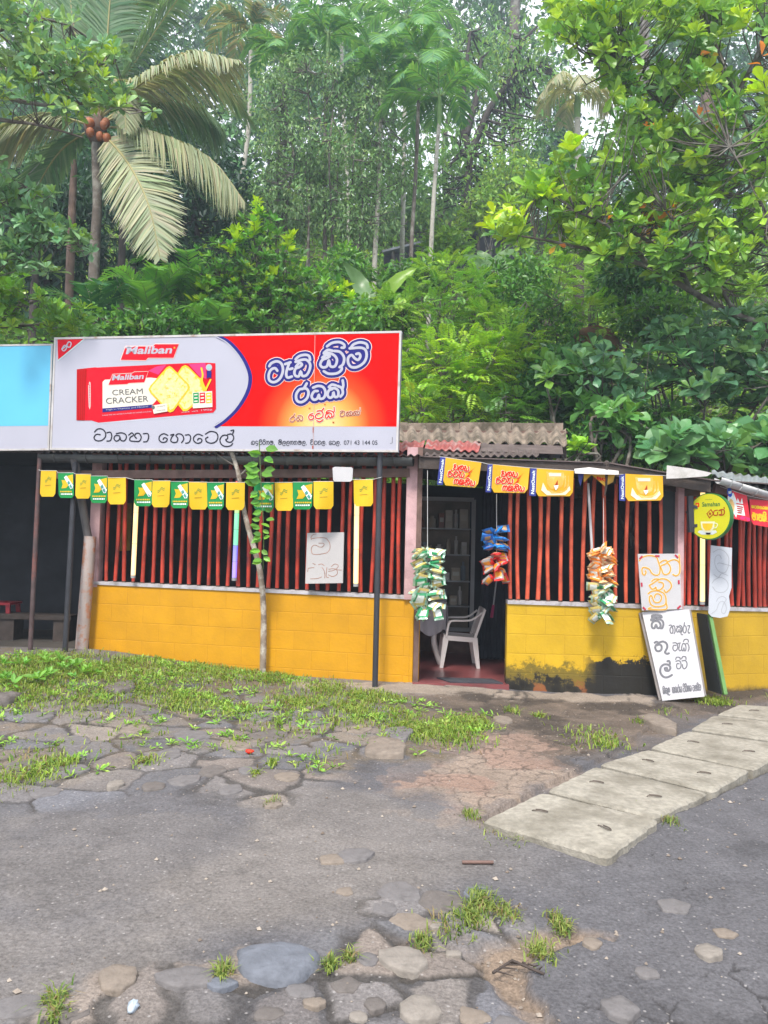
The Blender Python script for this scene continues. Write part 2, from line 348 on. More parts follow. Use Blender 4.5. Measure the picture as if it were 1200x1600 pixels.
def ground_fields(x, y):
    z = base_z(x, y); n = x.shape
    grass = soft_poly(x, y, Z_GRASS); cob = np.maximum(soft_poly(x, y, Z_COB), soft_poly(x, y, Z_COB2, 0.04))
    soil = soft_poly(x, y, Z_SOIL, 0.04); pale = soft_poly(x, y, Z_PALE, 0.15); mud = soft_poly(x, y, Z_MUD, 0.15)
    dust = soft_poly(x, y, Z_DUST, 0.3); band = soft_poly(x, y, Z_BAND, 0.05) * (y > 6)
    A = np.array
    f1 = fbm(x * 2.1, y * 2.1, 5); f2 = fbm(x * 7 + 5, y * 7 + 3, 5); f3 = fbm(x * 0.8 + 9, y * 0.8, 3); f4 = fbm(x * 24, y * 24, 3)
    col = np.zeros(n + (3,))
    asph = A([0.094, 0.091, 0.098]); brown = A([0.150, 0.136, 0.128])
    k = sst(f3 + 0.25 * (f1 - 0.5), 0.40, 0.62) * (1 - sst(x, 0.2, 1.4)) * 0.85
    k = np.clip(k + dust * 0.6, 0, 1)
    col[:] = asph; col += k[..., None] * (brown - asph)
    col *= (0.78 + 0.44 * f2 + 0.25 * (f4 - 0.5))[..., None]
    bl = sst(f1, 0.62, 0.75) * (1 - k); col *= (1 - 0.25 * bl)[..., None]
    def mixin(wt, c):
        nonlocal col
        col = col * (1 - wt[..., None]) + wt[..., None] * np.asarray(c)
    var = lambda c, a=0.5: np.array(c) * (1 - a / 2 + a * f2)[..., None]
    mixin(mud * 0.9, var([0.115, 0.088, 0.068], 1.0))
    mixin(mud * sst(f1, 0.5, 0.62) * 0.75, [0.040, 0.033, 0.028])
    mixin(pale * 0.9, var([0.24, 0.185, 0.145], 0.6))
    mixin(pale * sst(f1, 0.48, 0.6) * 0.5, [0.25, 0.15, 0.115])
    mixin(np.clip(grass * 1.2 - 0.1, 0, 1) * sst(f2 + 0.1 * f1, 0.42, 0.6), var([0.115, 0.092, 0.066], 0.6))
    mixin(soil, var([0.20, 0.150, 0.112], 0.7))
    mixin(band * 0.9, var([0.27, 0.225, 0.185], 0.6))
    # relief
    z = z + 0.012 * (f2 - 0.5) + 0.004 * (f4 - 0.5)
    z = z - 0.035 * soil * (0.5 + f1) + 0.006 * soil * (f4 - .5) * 3
    z = z + 0.01 * band
    # irregular cobbles and crazing
    wx = x + 0.05 * (f2 - 0.5) * 2; wy = y + 0.05 * (fbm(x * 7 + 50, y * 7 + 90, 4) - 0.5) * 2
    inb = (np.abs(x) < 5.5) & (y > 1.6) & (y < 8.6)
    for P, key, depth in (('cob', cob, 0.022), ('crz', np.clip(np.maximum(pale * 0.9, mud * 0.3), 0, 1), 0.006), ('asp', None, 0.007)):
        if P == 'cob': S = COBS
        elif P == 'crz': S = CRZ
        else: S = ASP
        sel = np.where(inb if key is None else (inb & (key > 0.05)))
        if len(sel[0]) == 0: continue
        d1, d2, ix = voro(wx[sel], wy[sel], S)
        e = d2 - d1
        if P == 'cob':
            w_ = key[sel]; gapw = 0.014 + 0.05 * f1[sel] ** 2 * 2
            inside = sst(e, gapw * 0.5, gapw * 1.5)
            tone = STONE_T[ix % len(STONE_T)] * (0.85 + 0.4 * f2[sel])[..., None]
            keep = (STONE_K[ix % len(STONE_K)]) * w_
            gapc = np.array([0.048, 0.042, 0.037]) * (0.7 + 0.6 * f2[sel])[..., None]
            c = gapc * (1 - inside[..., None]) + tone * inside[..., None]
            col[sel] = col[sel] * (1 - keep[..., None]) + c * keep[..., None]
            z[sel] += keep * (inside * 0.010 - 0.008 + 0.005 * (STONE_K[(ix * 7 + 3) % len(STONE_K)] - 0.5) * inside)
        elif P == 'crz':
            ln = (1 - sst(e, 0.003, 0.014)) * key[sel] * sst(f2[sel], 0.25, 0.5)
            col[sel] = col[sel] * (1 - 0.75 * ln[..., None]) + 0.75 * ln[..., None] * np.array([0.035, 0.03, 0.026])
            z[sel] -= ln * depth
        else:
            ln = (1 - sst(e, 0.002, 0.012)) * sst(f1[sel] + 0.05 * (x[sel] > 0.3), 0.50, 0.62) * (1 - cob[sel]) * (1 - soil[sel]) * (1 - grass[sel])
            ln = ln * (0.25 + 0.75 * sst(x[sel], 0.0, 0.8)) * sst(fbm(x[sel] * 5 + 3, y[sel] * 5 + 1, 3), .38, .58)
            col[sel] = col[sel] * (1 - 0.7 * ln[..., None]) + 0.7 * ln[..., None] * np.array([0.022, 0.02, 0.02])
            z[sel] -= ln * depth
    z = np.where(inpoly(x, y, Z_SLABS), z - 0.03, z)
    return z, col
def _seeds(P, step, jit, rs):
    P = np.array(P); lo = P.min(0) - 0.3; hi = P.max(0) + 0.3; out = []
    X = np.arange(lo[0], hi[0], step); Y = np.arange(lo[1], hi[1], step)
    for a in X:
        for b in Y: out.append((a + rs.uniform(-jit, jit) * step, b + rs.uniform(-jit, jit) * step))
    o = np.array(out); return o[inpoly(o[:, 0], o[:, 1], [tuple((np.array(p) - P.mean(0)) * 1.25 + P.mean(0)) for p in P])]
COBS = np.vstack([_seeds(Z_COB, 0.36, 0.42, _rs), _seeds(Z_COB2, 0.22, 0.42, _rs)])
CRZ = np.vstack([_seeds(Z_PALE, 0.13, 0.45, _rs), _seeds(Z_MUD, 0.2, 0.45, _rs)])
ASP = np.array([(a + _rs.uniform(-.11, .11), b + _rs.uniform(-.12, .12)) for a in np.arange(-4.5, 5, 0.21) for b in np.arange(1.4, 7.2, 0.24)])
STONE_T = np.array([[0.17, 0.155, 0.15], [0.20, 0.165, 0.14], [0.14, 0.14, 0.155], [0.22, 0.19, 0.165], [0.165, 0.14, 0.125], [0.12, 0.118, 0.125], [0.18, 0.165, 0.16]])
STONE_K = _rs.uniform(0.35, 1, 97)

def ground_mat():
    m, t, b = new_mat('ground'); L = t.links
    at = t.nodes.new('ShaderNodeAttribute'); at.attribute_name = 'Col'
    tc = t.nodes.new('ShaderNodeTexCoord')
    n1 = t.nodes.new('ShaderNodeTexNoise'); n1.inputs['Scale'].default_value = 75; n1.inputs['Detail'].default_value = 5; n1.inputs['Roughness'].default_value = 0.7
    L.new(tc.outputs['Object'], n1.inputs['Vector'])
    mr = t.nodes.new('ShaderNodeMapRange'); mr.inputs['From Min'].default_value = 0.3; mr.inputs['From Max'].default_value = 0.7; mr.inputs['To Min'].default_value = 0.60; mr.inputs['To Max'].default_value = 1.40
    L.new(n1.outputs['Fac'], mr.inputs['Value'])
    mu = t.nodes.new('ShaderNodeVectorMath'); mu.operation = 'SCALE'; L.new(at.outputs['Color'], mu.inputs[0]); L.new(mr.outputs['Result'], mu.inputs['Scale'])
    # pale grit in the surface
    v = t.nodes.new('ShaderNodeTexVoronoi'); v.inputs['Scale'].default_value = 42; L.new(tc.outputs['Object'], v.inputs['Vector'])
    sp = t.nodes.new('ShaderNodeMapRange'); sp.inputs['From Min'].default_value = 0.26; sp.inputs['From Max'].default_value = 0.16
    L.new(v.outputs['Distance'], sp.inputs['Value'])
    sx = t.nodes.new('ShaderNodeSeparateColor'); L.new(v.outputs['Color'], sx.inputs['Color'])
    gt = t.nodes.new('ShaderNodeMath'); gt.operation = 'GREATER_THAN'; gt.inputs[1].default_value = 0.85; L.new(sx.outputs['Red'], gt.inputs[0])
    ml = t.nodes.new('ShaderNodeMath'); ml.operation = 'MULTIPLY'; L.new(sp.outputs['Result'], ml.inputs[0]); L.new(gt.outputs['Value'], ml.inputs[1])
    m3 = t.nodes.new('ShaderNodeMath'); m3.operation = 'MULTIPLY'; m3.inputs[1].default_value = 0.55; L.new(ml.outputs['Value'], m3.inputs[0])
    mix = t.nodes.new('ShaderNodeMix'); mix.data_type = 'RGBA'; L.new(m3.outputs['Value'], mix.inputs['Factor']); L.new(mu.outputs['Vector'], mix.inputs['A']); mix.inputs['B'].default_value = (0.34, 0.32, 0.31, 1)
    L.new(mix.outputs['Result'], b.inputs['Base Color'])
    b.inputs['Roughness'].default_value = 0.88; b.inputs['Specular IOR Level'].default_value = 0.3
    n2 = t.nodes.new('ShaderNodeTexNoise'); n2.inputs['Scale'].default_value = 150; n2.inputs['Detail'].default_value = 4; L.new(tc.outputs['Object'], n2.inputs['Vector'])
    ad = t.nodes.new('ShaderNodeMath'); ad.operation = 'ADD'; L.new(n2.outputs['Fac'], ad.inputs[0]); L.new(v.outputs['Distance'], ad.inputs[1])
    bp = t.nodes.new('ShaderNodeBump'); bp.inputs['Strength'].default_value = 0.7; bp.inputs['Distance'].default_value = 0.006
    L.new(ad.outputs['Value'], bp.inputs['Height']); L.new(bp.outputs['Normal'], b.inputs['Normal'])
    return m

def grid_mesh(name, X, Y, Z, C, m):
    r, c = X.shape; me = bpy.data.meshes.new(name)
    co = np.stack([X, Y, Z], -1).reshape(-1, 3).astype(np.float32)
    i = np.arange(r * c).reshape(r, c)
    F = np.stack([i[:-1, :-1], i[:-1, 1:], i[1:, 1:], i[1:, :-1]], -1).reshape(-1, 4)
    me.vertices.add(len(co)); me.vertices.foreach_set('co', co.ravel())
    me.loops.add(F.size); me.loops.foreach_set('vertex_index', F.ravel().astype(np.int32))
    me.polygons.add(len(F)); me.polygons.foreach_set('loop_start', np.arange(0, F.size, 4, dtype=np.int32))
    me.polygons.foreach_set('use_smooth', np.ones(len(F), bool))
    me.update(calc_edges=True)
    at = me.attributes.new('Col', 'FLOAT_COLOR', 'POINT')
    at.data.foreach_set('color', np.hstack([C.reshape(-1, 3), np.ones((r * c, 1))]).astype(np.float32).ravel())
    me.materials.append(m); return me

yf = [1.5]
while yf[-1] < 9.4: yf.append(yf[-1] + 0.0026 * yf[-1] + 0.0012)
yv = np.concatenate([[-90, -60, -20, -8, -3, -1, 0.2, 0.9], yf, [10, 11, 13, 20, 50, 110]])
uv = np.linspace(-1, 1, 620); uv = np.concatenate([[-14, -9, -6, -4, -2.2, -1.6, -1.25, -1.1], uv, [1.1, 1.25, 1.6, 2.2, 4, 6, 9, 14]])
U, Yg = np.meshgrid(uv, yv); Xg = U * (0.60 * np.clip(Yg, 0.5, 9.5) + 0.35)
Zg, Cg = ground_fields(Xg, Yg)
ground = link_mesh('ground', grid_mesh('ground', Xg, Yg, Zg, Cg, ground_mat()))
tag(ground, 'broken asphalt forecourt with stones, bare soil and cracked patches', 'ground', kind='structure')

# ------------------------------------------------------------------ hillside behind the shop
def hill_z(x, y):
    x = np.asarray(x, float); y = np.asarray(y, float)
    z = 1.7 * sst(y, 11.2, 12.2) + 0.66 * np.clip(y - 12, 0, 22) - 0.3 * np.clip(y - 36, 0, 200) * 0.5
    return z + (0.9 * (fbm(x * 0.25 + 3, y * 0.25 + 8, 4) - 0.5)) * sst(y, 11.2, 14)
hx = np.concatenate([[-88, -70, -50, -35], np.linspace(-26, 28, 110), [38, 55, 70, 88]]); hy = np.concatenate([np.linspace(11.0, 44, 90), [55, 80, 110]])
HX, HY = np.meshgrid(hx, hy); HZ = hill_z(HX, HY)
fz = fbm(HX * 1.5, HY * 1.5, 4)[..., None]
HC = np.array([0.035, 0.05, 0.018]) * fz + np.array([0.06, 0.04, 0.025]) * (1 - fz)
hill = link_mesh('hillside', grid_mesh('hillside', HX, HY, HZ, HC, ground_mat()))
tag(hill, 'steep jungle covered hillside rising behind the shop', 'hillside', kind='structure')

# concrete cover slabs along the drain
m_slab = mat('slab_concrete', (0.28, 0.258, 0.215), 0.9, 0.22, 30, 0.6, 90, dirt=(0.15, 0.135, 0.105), dscale=3.1, dlo=0.46, dhi=0.68)
m_hook = mat('rusty_iron', (0.10, 0.08, 0.065), 0.7, 0.3, 40)
SL = [[(747, 1282), (952, 1342), (1035, 1280), (845, 1236)], [(850, 1234), (1026, 1279), (1112, 1239), (928, 1196)], [(932, 1193), (1116, 1238), (1176, 1203), (1009, 1170)],
      [(1012, 1167), (1180, 1203), (1248, 1166), (1072, 1141)], [(1076, 1138), (1250, 1163), (1300, 1138), (1112, 1117)], [(1117, 1115), (1302, 1136), (1340, 1112), (1152, 1100)]]
SLL = ['front concrete drain slab, nearest the road edge', 'concrete drain slab second from the front of the row', 'concrete drain slab third from the front of the row',
       'concrete drain slab fourth from the front of the row', 'concrete drain slab fifth from the front, below the white leaning sign', 'last concrete drain slab, beside the green framed board']
rng = random.Random(5)
for q, lab in zip(SL, SLL):
    P = [G(*p, dz=0.042 + rng.uniform(-.006, .006)) for p in q]; c = sum(P) / 4
    P = [c + (p - c) * (1 - 0.014 / np.linalg.norm(p - c)) for p in P]
    t = thing('concrete_slab', c - np.array([0, 0, .09]), lab, 'concrete slab', 'concrete slabs covering the drain', 'thing')
    mb = MB(); top = []; n = 14
    # edges slightly chipped
    for k in range(4):
        a, b = P[k], P[(k + 1) % 4]
        for j in range(n):
            p = a + (b - a) * j / n; ch = rng.uniform(0, 0.012) if j else 0.018
            top.append(p + (c - p) / np.linalg.norm(c - p) * ch)
    ctr = [p + (c - p) * 0.03 for p in top]
    N = len(top)
    dn = [p + np.array([0, 0, -0.012]) + (p - c) * 0.006 for p in top]; bt = [p - np.array([0, 0, 0.12]) for p in dn]
    V = ctr + dn + bt
    mb.add(V, [tuple(range(N))] + [(N + k, N + (k + 1) % N, (k + 1) % N, k) for k in range(N)] + [(2 * N + k, 2 * N + (k + 1) % N, N + (k + 1) % N, N + k) for k in range(N)], m_slab)
    mb.build('slab', t)
    for s_ in (0.24, 0.76):
        e1 = P[0] + (P[1] - P[0]) * s_; e2 = P[3] + (P[2] - P[3]) * s_; h = e1 * 0.5 + e2 * 0.5
        dv = nrm(P[1] - P[0]); du = nrm(P[3] - P[0])
        hk = MB(); r0 = rng.uniform(-.5, .5)
        d1 = nrm(dv * math.cos(r0) + du * math.sin(r0)); d2 = nrm(np.cross((0, 0, 1), d1))
        hk.tube(catmull([h - d1 * .04 + (0, 0, -.01), h - d1 * .037 + (0, 0, .006), h + d2 * .003 + d1 * .022 + (0, 0, .008), h + d1 * .037 + d2 * .015 + (0, 0, .007), h + d1 * .008 + d2 * .026 + (0, 0, .007), h - d1 * .03 + d2 * .022 + (0, 0, .006)], 3), 0.0030, m_hook, 6)
        hk.build('lifting_hook', t)

# loose and bedded stones
m_st = {}
def stone_mat(i):
    c = [(0.145, 0.135, 0.135), (0.20, 0.165, 0.135), (0.13, 0.14, 0.165), (0.225, 0.20, 0.175), (0.125, 0.11, 0.102)][i]
    return mat('stone_%s' % 'grey tan blue pale brown'.split()[i], c, 0.85, 0.28, 9, 0.6, 45, dirt=tuple(k * 0.6 for k in c), dscale=7, dlo=.5, dhi=.7)
def stone(cx, cy, wpx, hpx, mi, label, height=0.035, seed=0, group=None, ang=0.0, name='flat_stone'):
    rg = random.Random(seed * 31 + int(cx)); c = G(cx, cy)
    rx = np.linalg.norm(G(cx + wpx / 2, cy) - G(cx - wpx / 2, cy)) / 2; ry = np.linalg.norm(G(cx, cy - hpx / 2) - G(cx, cy + hpx / 2)) / 2
    n = 26; rad = []; nc = rg.randint(5, 7) if name != 'boulder' else 9; rot = rg.uniform(0, 6)
    ca = [(k + rg.uniform(-.28, .28)) * 2 * math.pi / nc for k in range(nc)]; cp = [(rg.uniform(.82, 1.18) * math.cos(q), rg.uniform(.82, 1.18) * math.sin(q)) for q in ca]
    for k in range(n):
        a = 2 * math.pi * k / n; dx, dy = math.cos(a), math.sin(a); r = 1.0
        for i in range(nc):
            (x1, y1), (x2, y2) = cp[i], cp[(i + 1) % nc]; den = dx * (y2 - y1) - dy * (x2 - x1)
            if abs(den) < 1e-6: continue
            t_ = (x1 * (y2 - y1) - y1 * (x2 - x1)) / den; u_ = (x1 * dy - y1 * dx) / den
            if t_ > 0 and -.001 <= u_ <= 1.001: r = t_
        rad.append(r * rg.uniform(.96, 1.04))
    height = height * (.62 if name != 'boulder' else .85); V = []; rings = ((1.03, -0.4), (1.0, 0.70), (0.955, 0.98), (0.6, 1.0), (0.3, 1.01)) if name != 'boulder' else ((1.04, -0.05), (1.0, 0.35), (0.88, 0.80), (0.6, 1.0), (0.3, 1.04)); tl = rg.uniform(-.4, .4), rg.uniform(-.4, .4)
    for s_, hz in rings:
        for k in range(n):
            a = 2 * math.pi * k / n + rot * 0; x = rx * s_ * rad[k] * math.cos(a); y = ry * s_ * rad[k] * math.sin(a)
            x, y = x * math.cos(ang) - y * math.sin(ang), x * math.sin(ang) + y * math.cos(ang)
            z = height * (hz + (tl[0] * x / rx + tl[1] * y / ry) * (0.5 if hz > 0.3 else 0) + rg.uniform(-.10, .10) * (hz > .4))
            V.append((x, y, z - (0.02 if hz < 0 else 0)))
    V.append((0, 0, height * 1.02)); R = len(rings); mb = MB()
    F = [(i * n + j, i * n + (j + 1) % n, (i + 1) * n + (j + 1) % n, (i + 1) * n + j) for i in range(R - 1) for j in range(n)] + [((R - 1) * n + j, (R - 1) * n + (j + 1) % n, R * n) for j in range(n)]
    mb.add(V, F, stone_mat(mi), True); o = mb.build(name); o.location = tuple(c)
    return tag(o, label, 'stone', group)
stone(438, 1508, 150, 62, 2, 'large smooth blue-grey stone bedded in the asphalt at the road edge', 0.034, 1, name='boulder')
stone(185, 1535, 68, 42, 1, 'tan and grey angular stone left of the long low stone', 0.03, 2)
stone(290, 1533, 105, 34, 0, 'long low grey stone between the tan stone and the blue-grey boulder', 0.025, 3)
stone(345, 1540, 55, 22, 2, 'small grey stone with a grass tuft behind it beside the boulder', 0.02, 4)
stone(520, 1345, 55, 16, 1, 'orange tan stone lying alone in the asphalt centre', 0.015, 5)
stone(558, 1338, 60, 26, 0, 'grey pitted stone behind the orange tan stone', 0.02, 6)
stone(655, 1582, 72, 40, 3, 'pale buff stone at the bottom edge below the soil patch', 0.03, 7)
stone(628, 1505, 75, 44, 3, 'pale stone on the left rim of the soil patch', 0.03, 8)
stone(925, 1477, 36, 18, 1, 'small tan stone alone right of the soil patch', 0.02, 9)
stone(1105, 1492, 40, 24, 3, 'small whitish stone near the right road edge', 0.03, 10)
stone(1130, 1460, 42, 14, 1, 'flat tan chip above the small whitish stone', 0.012, 11)
stone(1050, 1418, 60, 24, 0, 'smooth grey stone worn flush in the asphalt at right', 0.012, 12)
stone(708, 1493, 32, 10, 3, 'small white stone lying on the soil patch', 0.018, 13)
stone(1005, 1545, 0, 0, 4, '', .01) if False else None
stone(970, 1580, 70, 40, 0, 'grey stone in the crumbled hole at the bottom right', 0.03, 14)
stone(600, 1172, 70, 34, 1, 'brown stone block at the right end of the grass patch', 0.06, 15)
stone(622, 1150, 62, 24, 0, 'grey slate stone above the brown stone block', 0.05, 16)
stone(12, 1096, 34, 20, 4, 'dark brown rock in the grass at the left edge', 0.08, 17, name='boulder')
stone(190, 1075, 46, 22, 4, 'brown rock half hidden in the grass, left of the thin tree', 0.05, 18)
stone(1030, 1132, 46, 22, 1, 'rounded buff stone beside the concrete slabs', 0.06, 19)
stone(180, 1228, 26, 14, 3, 'small pale stone at the edge of the cobbles', 0.03, 20)
stone(425, 1258, 32, 16, 1, 'mossy tan stone with a grass tuft in the asphalt', 0.02, 21)
stone(785, 1126, 26, 11, 1, 'reddish broken brick lying on the mud', 0.03, 22, name='brick_fragment')
stone(490, 1570, 42, 20, 1, 'tan flat stone below the boulder', 0.02, 23)
stone(585, 1573, 40, 22, 4, 'brown stone at the bottom edge beside the pale buff stone', 0.02, 24)
FS = [(625, 1395, 70, 36, 0), (690, 1410, 76, 36, 4), (640, 1442, 80, 30, 1), (600, 1420, 40, 22, 0), (745, 1395, 50, 20, 2), (712, 1440, 50, 14, 0), (575, 1500, 40, 26, 0), (540, 1540, 46, 28, 4), (470, 1550, 50, 24, 0),
      (30, 1575, 90, 40, 0), (110, 1585, 60, 40, 4), (540, 1395, 30, 14, 1), (680, 1446, 22, 14, 3), (1010, 1520, 40, 20, 0), (560, 1590, 30, 18, 3), (420, 1585, 50, 26, 4), (740, 1590, 60, 30, 1), (790, 1600, 50, 26, 0),
      (60, 1120, 46, 18, 0), (120, 1160, 52, 20, 0), (30, 1200, 54, 20, 4), (110, 1205, 60, 22, 0), (210, 1140, 50, 16, 1), (260, 1180, 54, 18, 0), (300, 1150, 60, 18, 0), (330, 1205, 46, 18, 4), (370, 1165, 50, 18, 1), (290, 1220, 50, 18, 0),
      (420, 1150, 60, 20, 4), (480, 1130, 60, 18, 0), (520, 1095, 46, 14, 0), (350, 1110, 60, 20, 4), (410, 1120, 50, 16, 0), (470, 1175, 48, 16, 0), (240, 1230, 40, 14, 4), (390, 1205, 40, 14, 0), (560, 1140, 50, 14, 1), (590, 1110, 40, 12, 0), (70, 1240, 50, 16, 0),
      (450, 1215, 44, 14, 1), (360, 1235, 46, 16, 0), (150, 1105, 40, 14, 4), (690, 1180, 0, 0, 0)]
for i, (a, b, c, d, e) in enumerate(FS):
    if c: stone(a, b, c, d, e, 'flat stone worn flush with the broken ground, one of many alike', 0.009 if b > 1300 else 0.016, 40 + i, 'flat stones set in the broken ground', ang=rng.uniform(-.5, .5))

# grass
def build_faces(name, V, F, C, m, parent=None, smooth=False):
    """V (n,3), F (k,q) all of one size, C (n,3)"""
    me = bpy.data.meshes.new(name); V = np.asarray(V, np.float32); F = np.asarray(F, np.int32); q = F.shape[1]
    me.vertices.add(len(V)); me.vertices.foreach_set('co', V.ravel())
    me.loops.add(F.size); me.loops.foreach_set('vertex_index', F.ravel())
    me.polygons.add(len(F)); me.polygons.foreach_set('loop_start', np.arange(0, F.size, q, dtype=np.int32))
    me.polygons.foreach_set('use_smooth', np.full(len(F), smooth))
    me.update(calc_edges=True)
    at = me.attributes.new('Col', 'FLOAT_COLOR', 'POINT')
    at.data.foreach_set('color', np.hstack([C, np.ones((len(V), 1))]).astype(np.float32).ravel())
    me.materials.append(m); return link_mesh(name, me, parent)
def blades(P, hmin, hmax, wd, c0, c1, rs, lean=0.6):
    n = len(P); az = rs.uniform(0, 2 * np.pi, n); h = rs.uniform(hmin, hmax, n) ; ln = rs.uniform(0.1, lean, n)
    d = np.stack([np.cos(az), np.sin(az), np.zeros(n)], -1); s = np.stack([-np.sin(az), np.cos(az), np.zeros(n)], -1)
    up = np.array([0, 0, 1.0]); w_ = (wd * rs.uniform(.6, 1.3, n))[:, None]
    mid = P + up * (h * 0.6)[:, None] + d * (h * ln * 0.35)[:, None]; tip = P + up * (h * (1 - 0.35 * ln))[:, None] + d * (h * ln)[:, None]
    V = np.stack([P - s * w_, P + s * w_, mid + s * w_ * .8, mid - s * w_ * .8, tip], 1).reshape(-1, 3)
    b = (np.arange(n) * 5)[:, None]
    F = np.vstack([b + np.array([[0, 1, 2]]), b + np.array([[0, 2, 3]]), b + np.array([[3, 2, 4]])])
    t = rs.rand(n, 1); br_ = (rs.rand(n, 1) < .12); C = np.where(br_, np.array([.26, .20, .09]), 0) + np.where(br_, 0, 1) * 1.0 * (np.array(c0) * (1 - t) + np.array(c1) * t)
    return V, F, np.repeat(C, 5, 0)
rs = np.random.RandomState(3)
gp = []
X = rs.uniform(-5, 3, 90000); Y = rs.uniform(4.2, 8.6, 90000)
den = soft_poly(X, Y, Z_GRASS, 0.1) * sst(fbm(X * 2.3 + 4, Y * 2.3 + 2, 4), 0.46, 0.60) * (0.12 + 0.88 * sst(Y + 0.1 * X, 5.6, 7.2))
den *= 1 - 0.7 * sst(8.35 - Y, -0.1, 0.0) * 0
k = rs.rand(len(X)) < den; gp.append(np.stack([X[k], Y[k]], -1))
def tuft(px, py, rpx, n):
    c = G(px, py); r = rpx * np.linalg.norm(c - CPOS) / FPX
    q = rs.normal(0, 0.45, (n, 2)) * np.array([r, r * 1.6]); return c[:2] + q
for (a, b, r, n) in ((700, 1145, 55, 950), (735, 1130, 30, 700), (640, 1140, 40, 800), (950, 1165, 40, 260), (925, 1150, 50, 150), (990, 1170, 22, 140), (843, 1120, 12, 70), (800, 1112, 16, 60), (735, 1275, 14, 90), (790, 1300, 40, 140), (1045, 1283, 14, 90), (995, 1262, 18, 60),
                     (1120, 1098, 28, 520), (1060, 1118, 30, 140), (1010, 1130, 16, 80), (1095, 1195, 16, 50), (752, 1410, 22, 260), (735, 1435, 24, 260), (790, 1430, 20, 160), (660, 1475, 18, 120), (700, 1450, 30, 90), (870, 1440, 14, 120), (880, 1455, 10, 70), (848, 1490, 22, 140), (347, 1522, 14, 110), (515, 1510, 12, 80), (548, 1500, 12, 60), (85, 1565, 16, 110), (85, 1590, 14, 60),
                     (425, 1195, 10, 60), (425, 1256, 12, 50), (400, 1210, 10, 40), (40, 1215, 50, 420), (90, 1195, 30, 160), (230, 1190, 20, 90), (60, 1040, 80, 2600), (20, 1060, 60, 1200), (130, 1050, 50, 900), (150, 1090, 50, 700), (60, 1085, 50, 700), (250, 1060, 70, 700), (340, 1055, 60, 1100), (430, 1060, 40, 800), (500, 1075, 40, 500), (560, 1090, 40, 300), (200, 1042, 30, 60), (975, 1420, 0, 0), (1190, 1085, 20, 30), (280, 1100, 40, 500), (460, 1100, 50, 500), (560, 1110, 40, 400)):
    if n: gp.append(tuft(a, b, r, n))
gp = np.vstack(gp); gp = gp[~inpoly(gp[:, 0], gp[:, 1], [tuple(np.array(p)) for p in Z_SLABS]) | (rs.rand(len(gp)) < 0.05)]
yw = np.where(gp[:, 0] < 0.3, 8.75 - 0.19 * (gp[:, 0] + 3.3), 7.9); gp = gp[(gp[:, 1] < yw - 0.02) | (gp[:, 0] < -3.4)]
gz = base_z(gp[:, 0], gp[:, 1]) - 0.004
far = gp[:, 1] > 4.5; P3 = np.column_stack([gp, gz])
V1, F1, C1 = blades(P3[far], 0.015, 0.075, 0.005, (0.10, 0.20, 0.025), (0.34, 0.44, 0.07), rs, 1.6)
V2, F2, C2 = blades(P3[~far], 0.015, 0.055, 0.003, (0.08, 0.16, 0.03), (0.30, 0.36, 0.08), rs, 1.5)
grass = build_faces('grass', np.vstack([V1, V2]), np.vstack([F1, F2 + len(V1)]), np.vstack([C1, C2]), leaf_mat('grass_blade', 0.35, 0.6))
tag(grass, 'patches of short green grass on the broken forecourt', 'grass', kind='stuff')
# gravel on the soil patch
X = rs.uniform(-1.5, 3, 9000); Y = rs.uniform(2.0, 4.0, 9000); k = rs.rand(9000) < soft_poly(X, Y, Z_SOIL, 0.06) * 0.55
X2 = rs.uniform(-4, 4.5, 5200); Y2 = rs.uniform(1.9, 7.6, 5200); k2 = (rs.rand(5200) < 0.5) & ~inpoly(X2, Y2, Z_SLABS)
gx = np.concatenate([X[k], X2[k2]]); gy = np.concatenate([Y[k], Y2[k2]]); n = len(gx)
r = rs.gamma(2.0, 0.0022, n).clip(0.0015, 0.014) ; o8 = np.array([[1, 0, 0], [0, 1, 0], [-1, 0, 0], [0, -1, 0], [0, 0, .8], [0, 0, -.6]])
az = rs.rand(n) * 6.28; R = np.stack([np.stack([np.cos(az), -np.sin(az), 0 * az], -1), np.stack([np.sin(az), np.cos(az), 0 * az], -1), np.stack([0 * az, 0 * az, 1 + 0 * az], -1)], 1)
V = np.einsum('nij,kj->nki', R, o8) * (r[:, None, None] * rs.uniform(.7, 1.3, (n, 6, 1))) + np.stack([gx, gy, ground_fields(gx, gy)[0] + r * 0.3], -1)[:, None, :]
F = (np.arange(n) * 6)[:, None, None] + np.array([[0, 1, 4], [1, 2, 4], [2, 3, 4], [3, 0, 4], [1, 0, 5], [2, 1, 5], [3, 2, 5], [0, 3, 5]])
tn = rs.rand(n, 1); C = np.repeat(np.array([.13, .10, .08]) * (1 - tn) + np.array([.36, .31, .26]) * tn, 6, 0)
gm = leaf_mat('gravel_grain', 0.0, 0.9)
tag(build_faces('gravel', V.reshape(-1, 3), F.reshape(-1, 3), C, gm), 'loose gravel and grit scattered on the ground', 'gravel', kind='stuff')
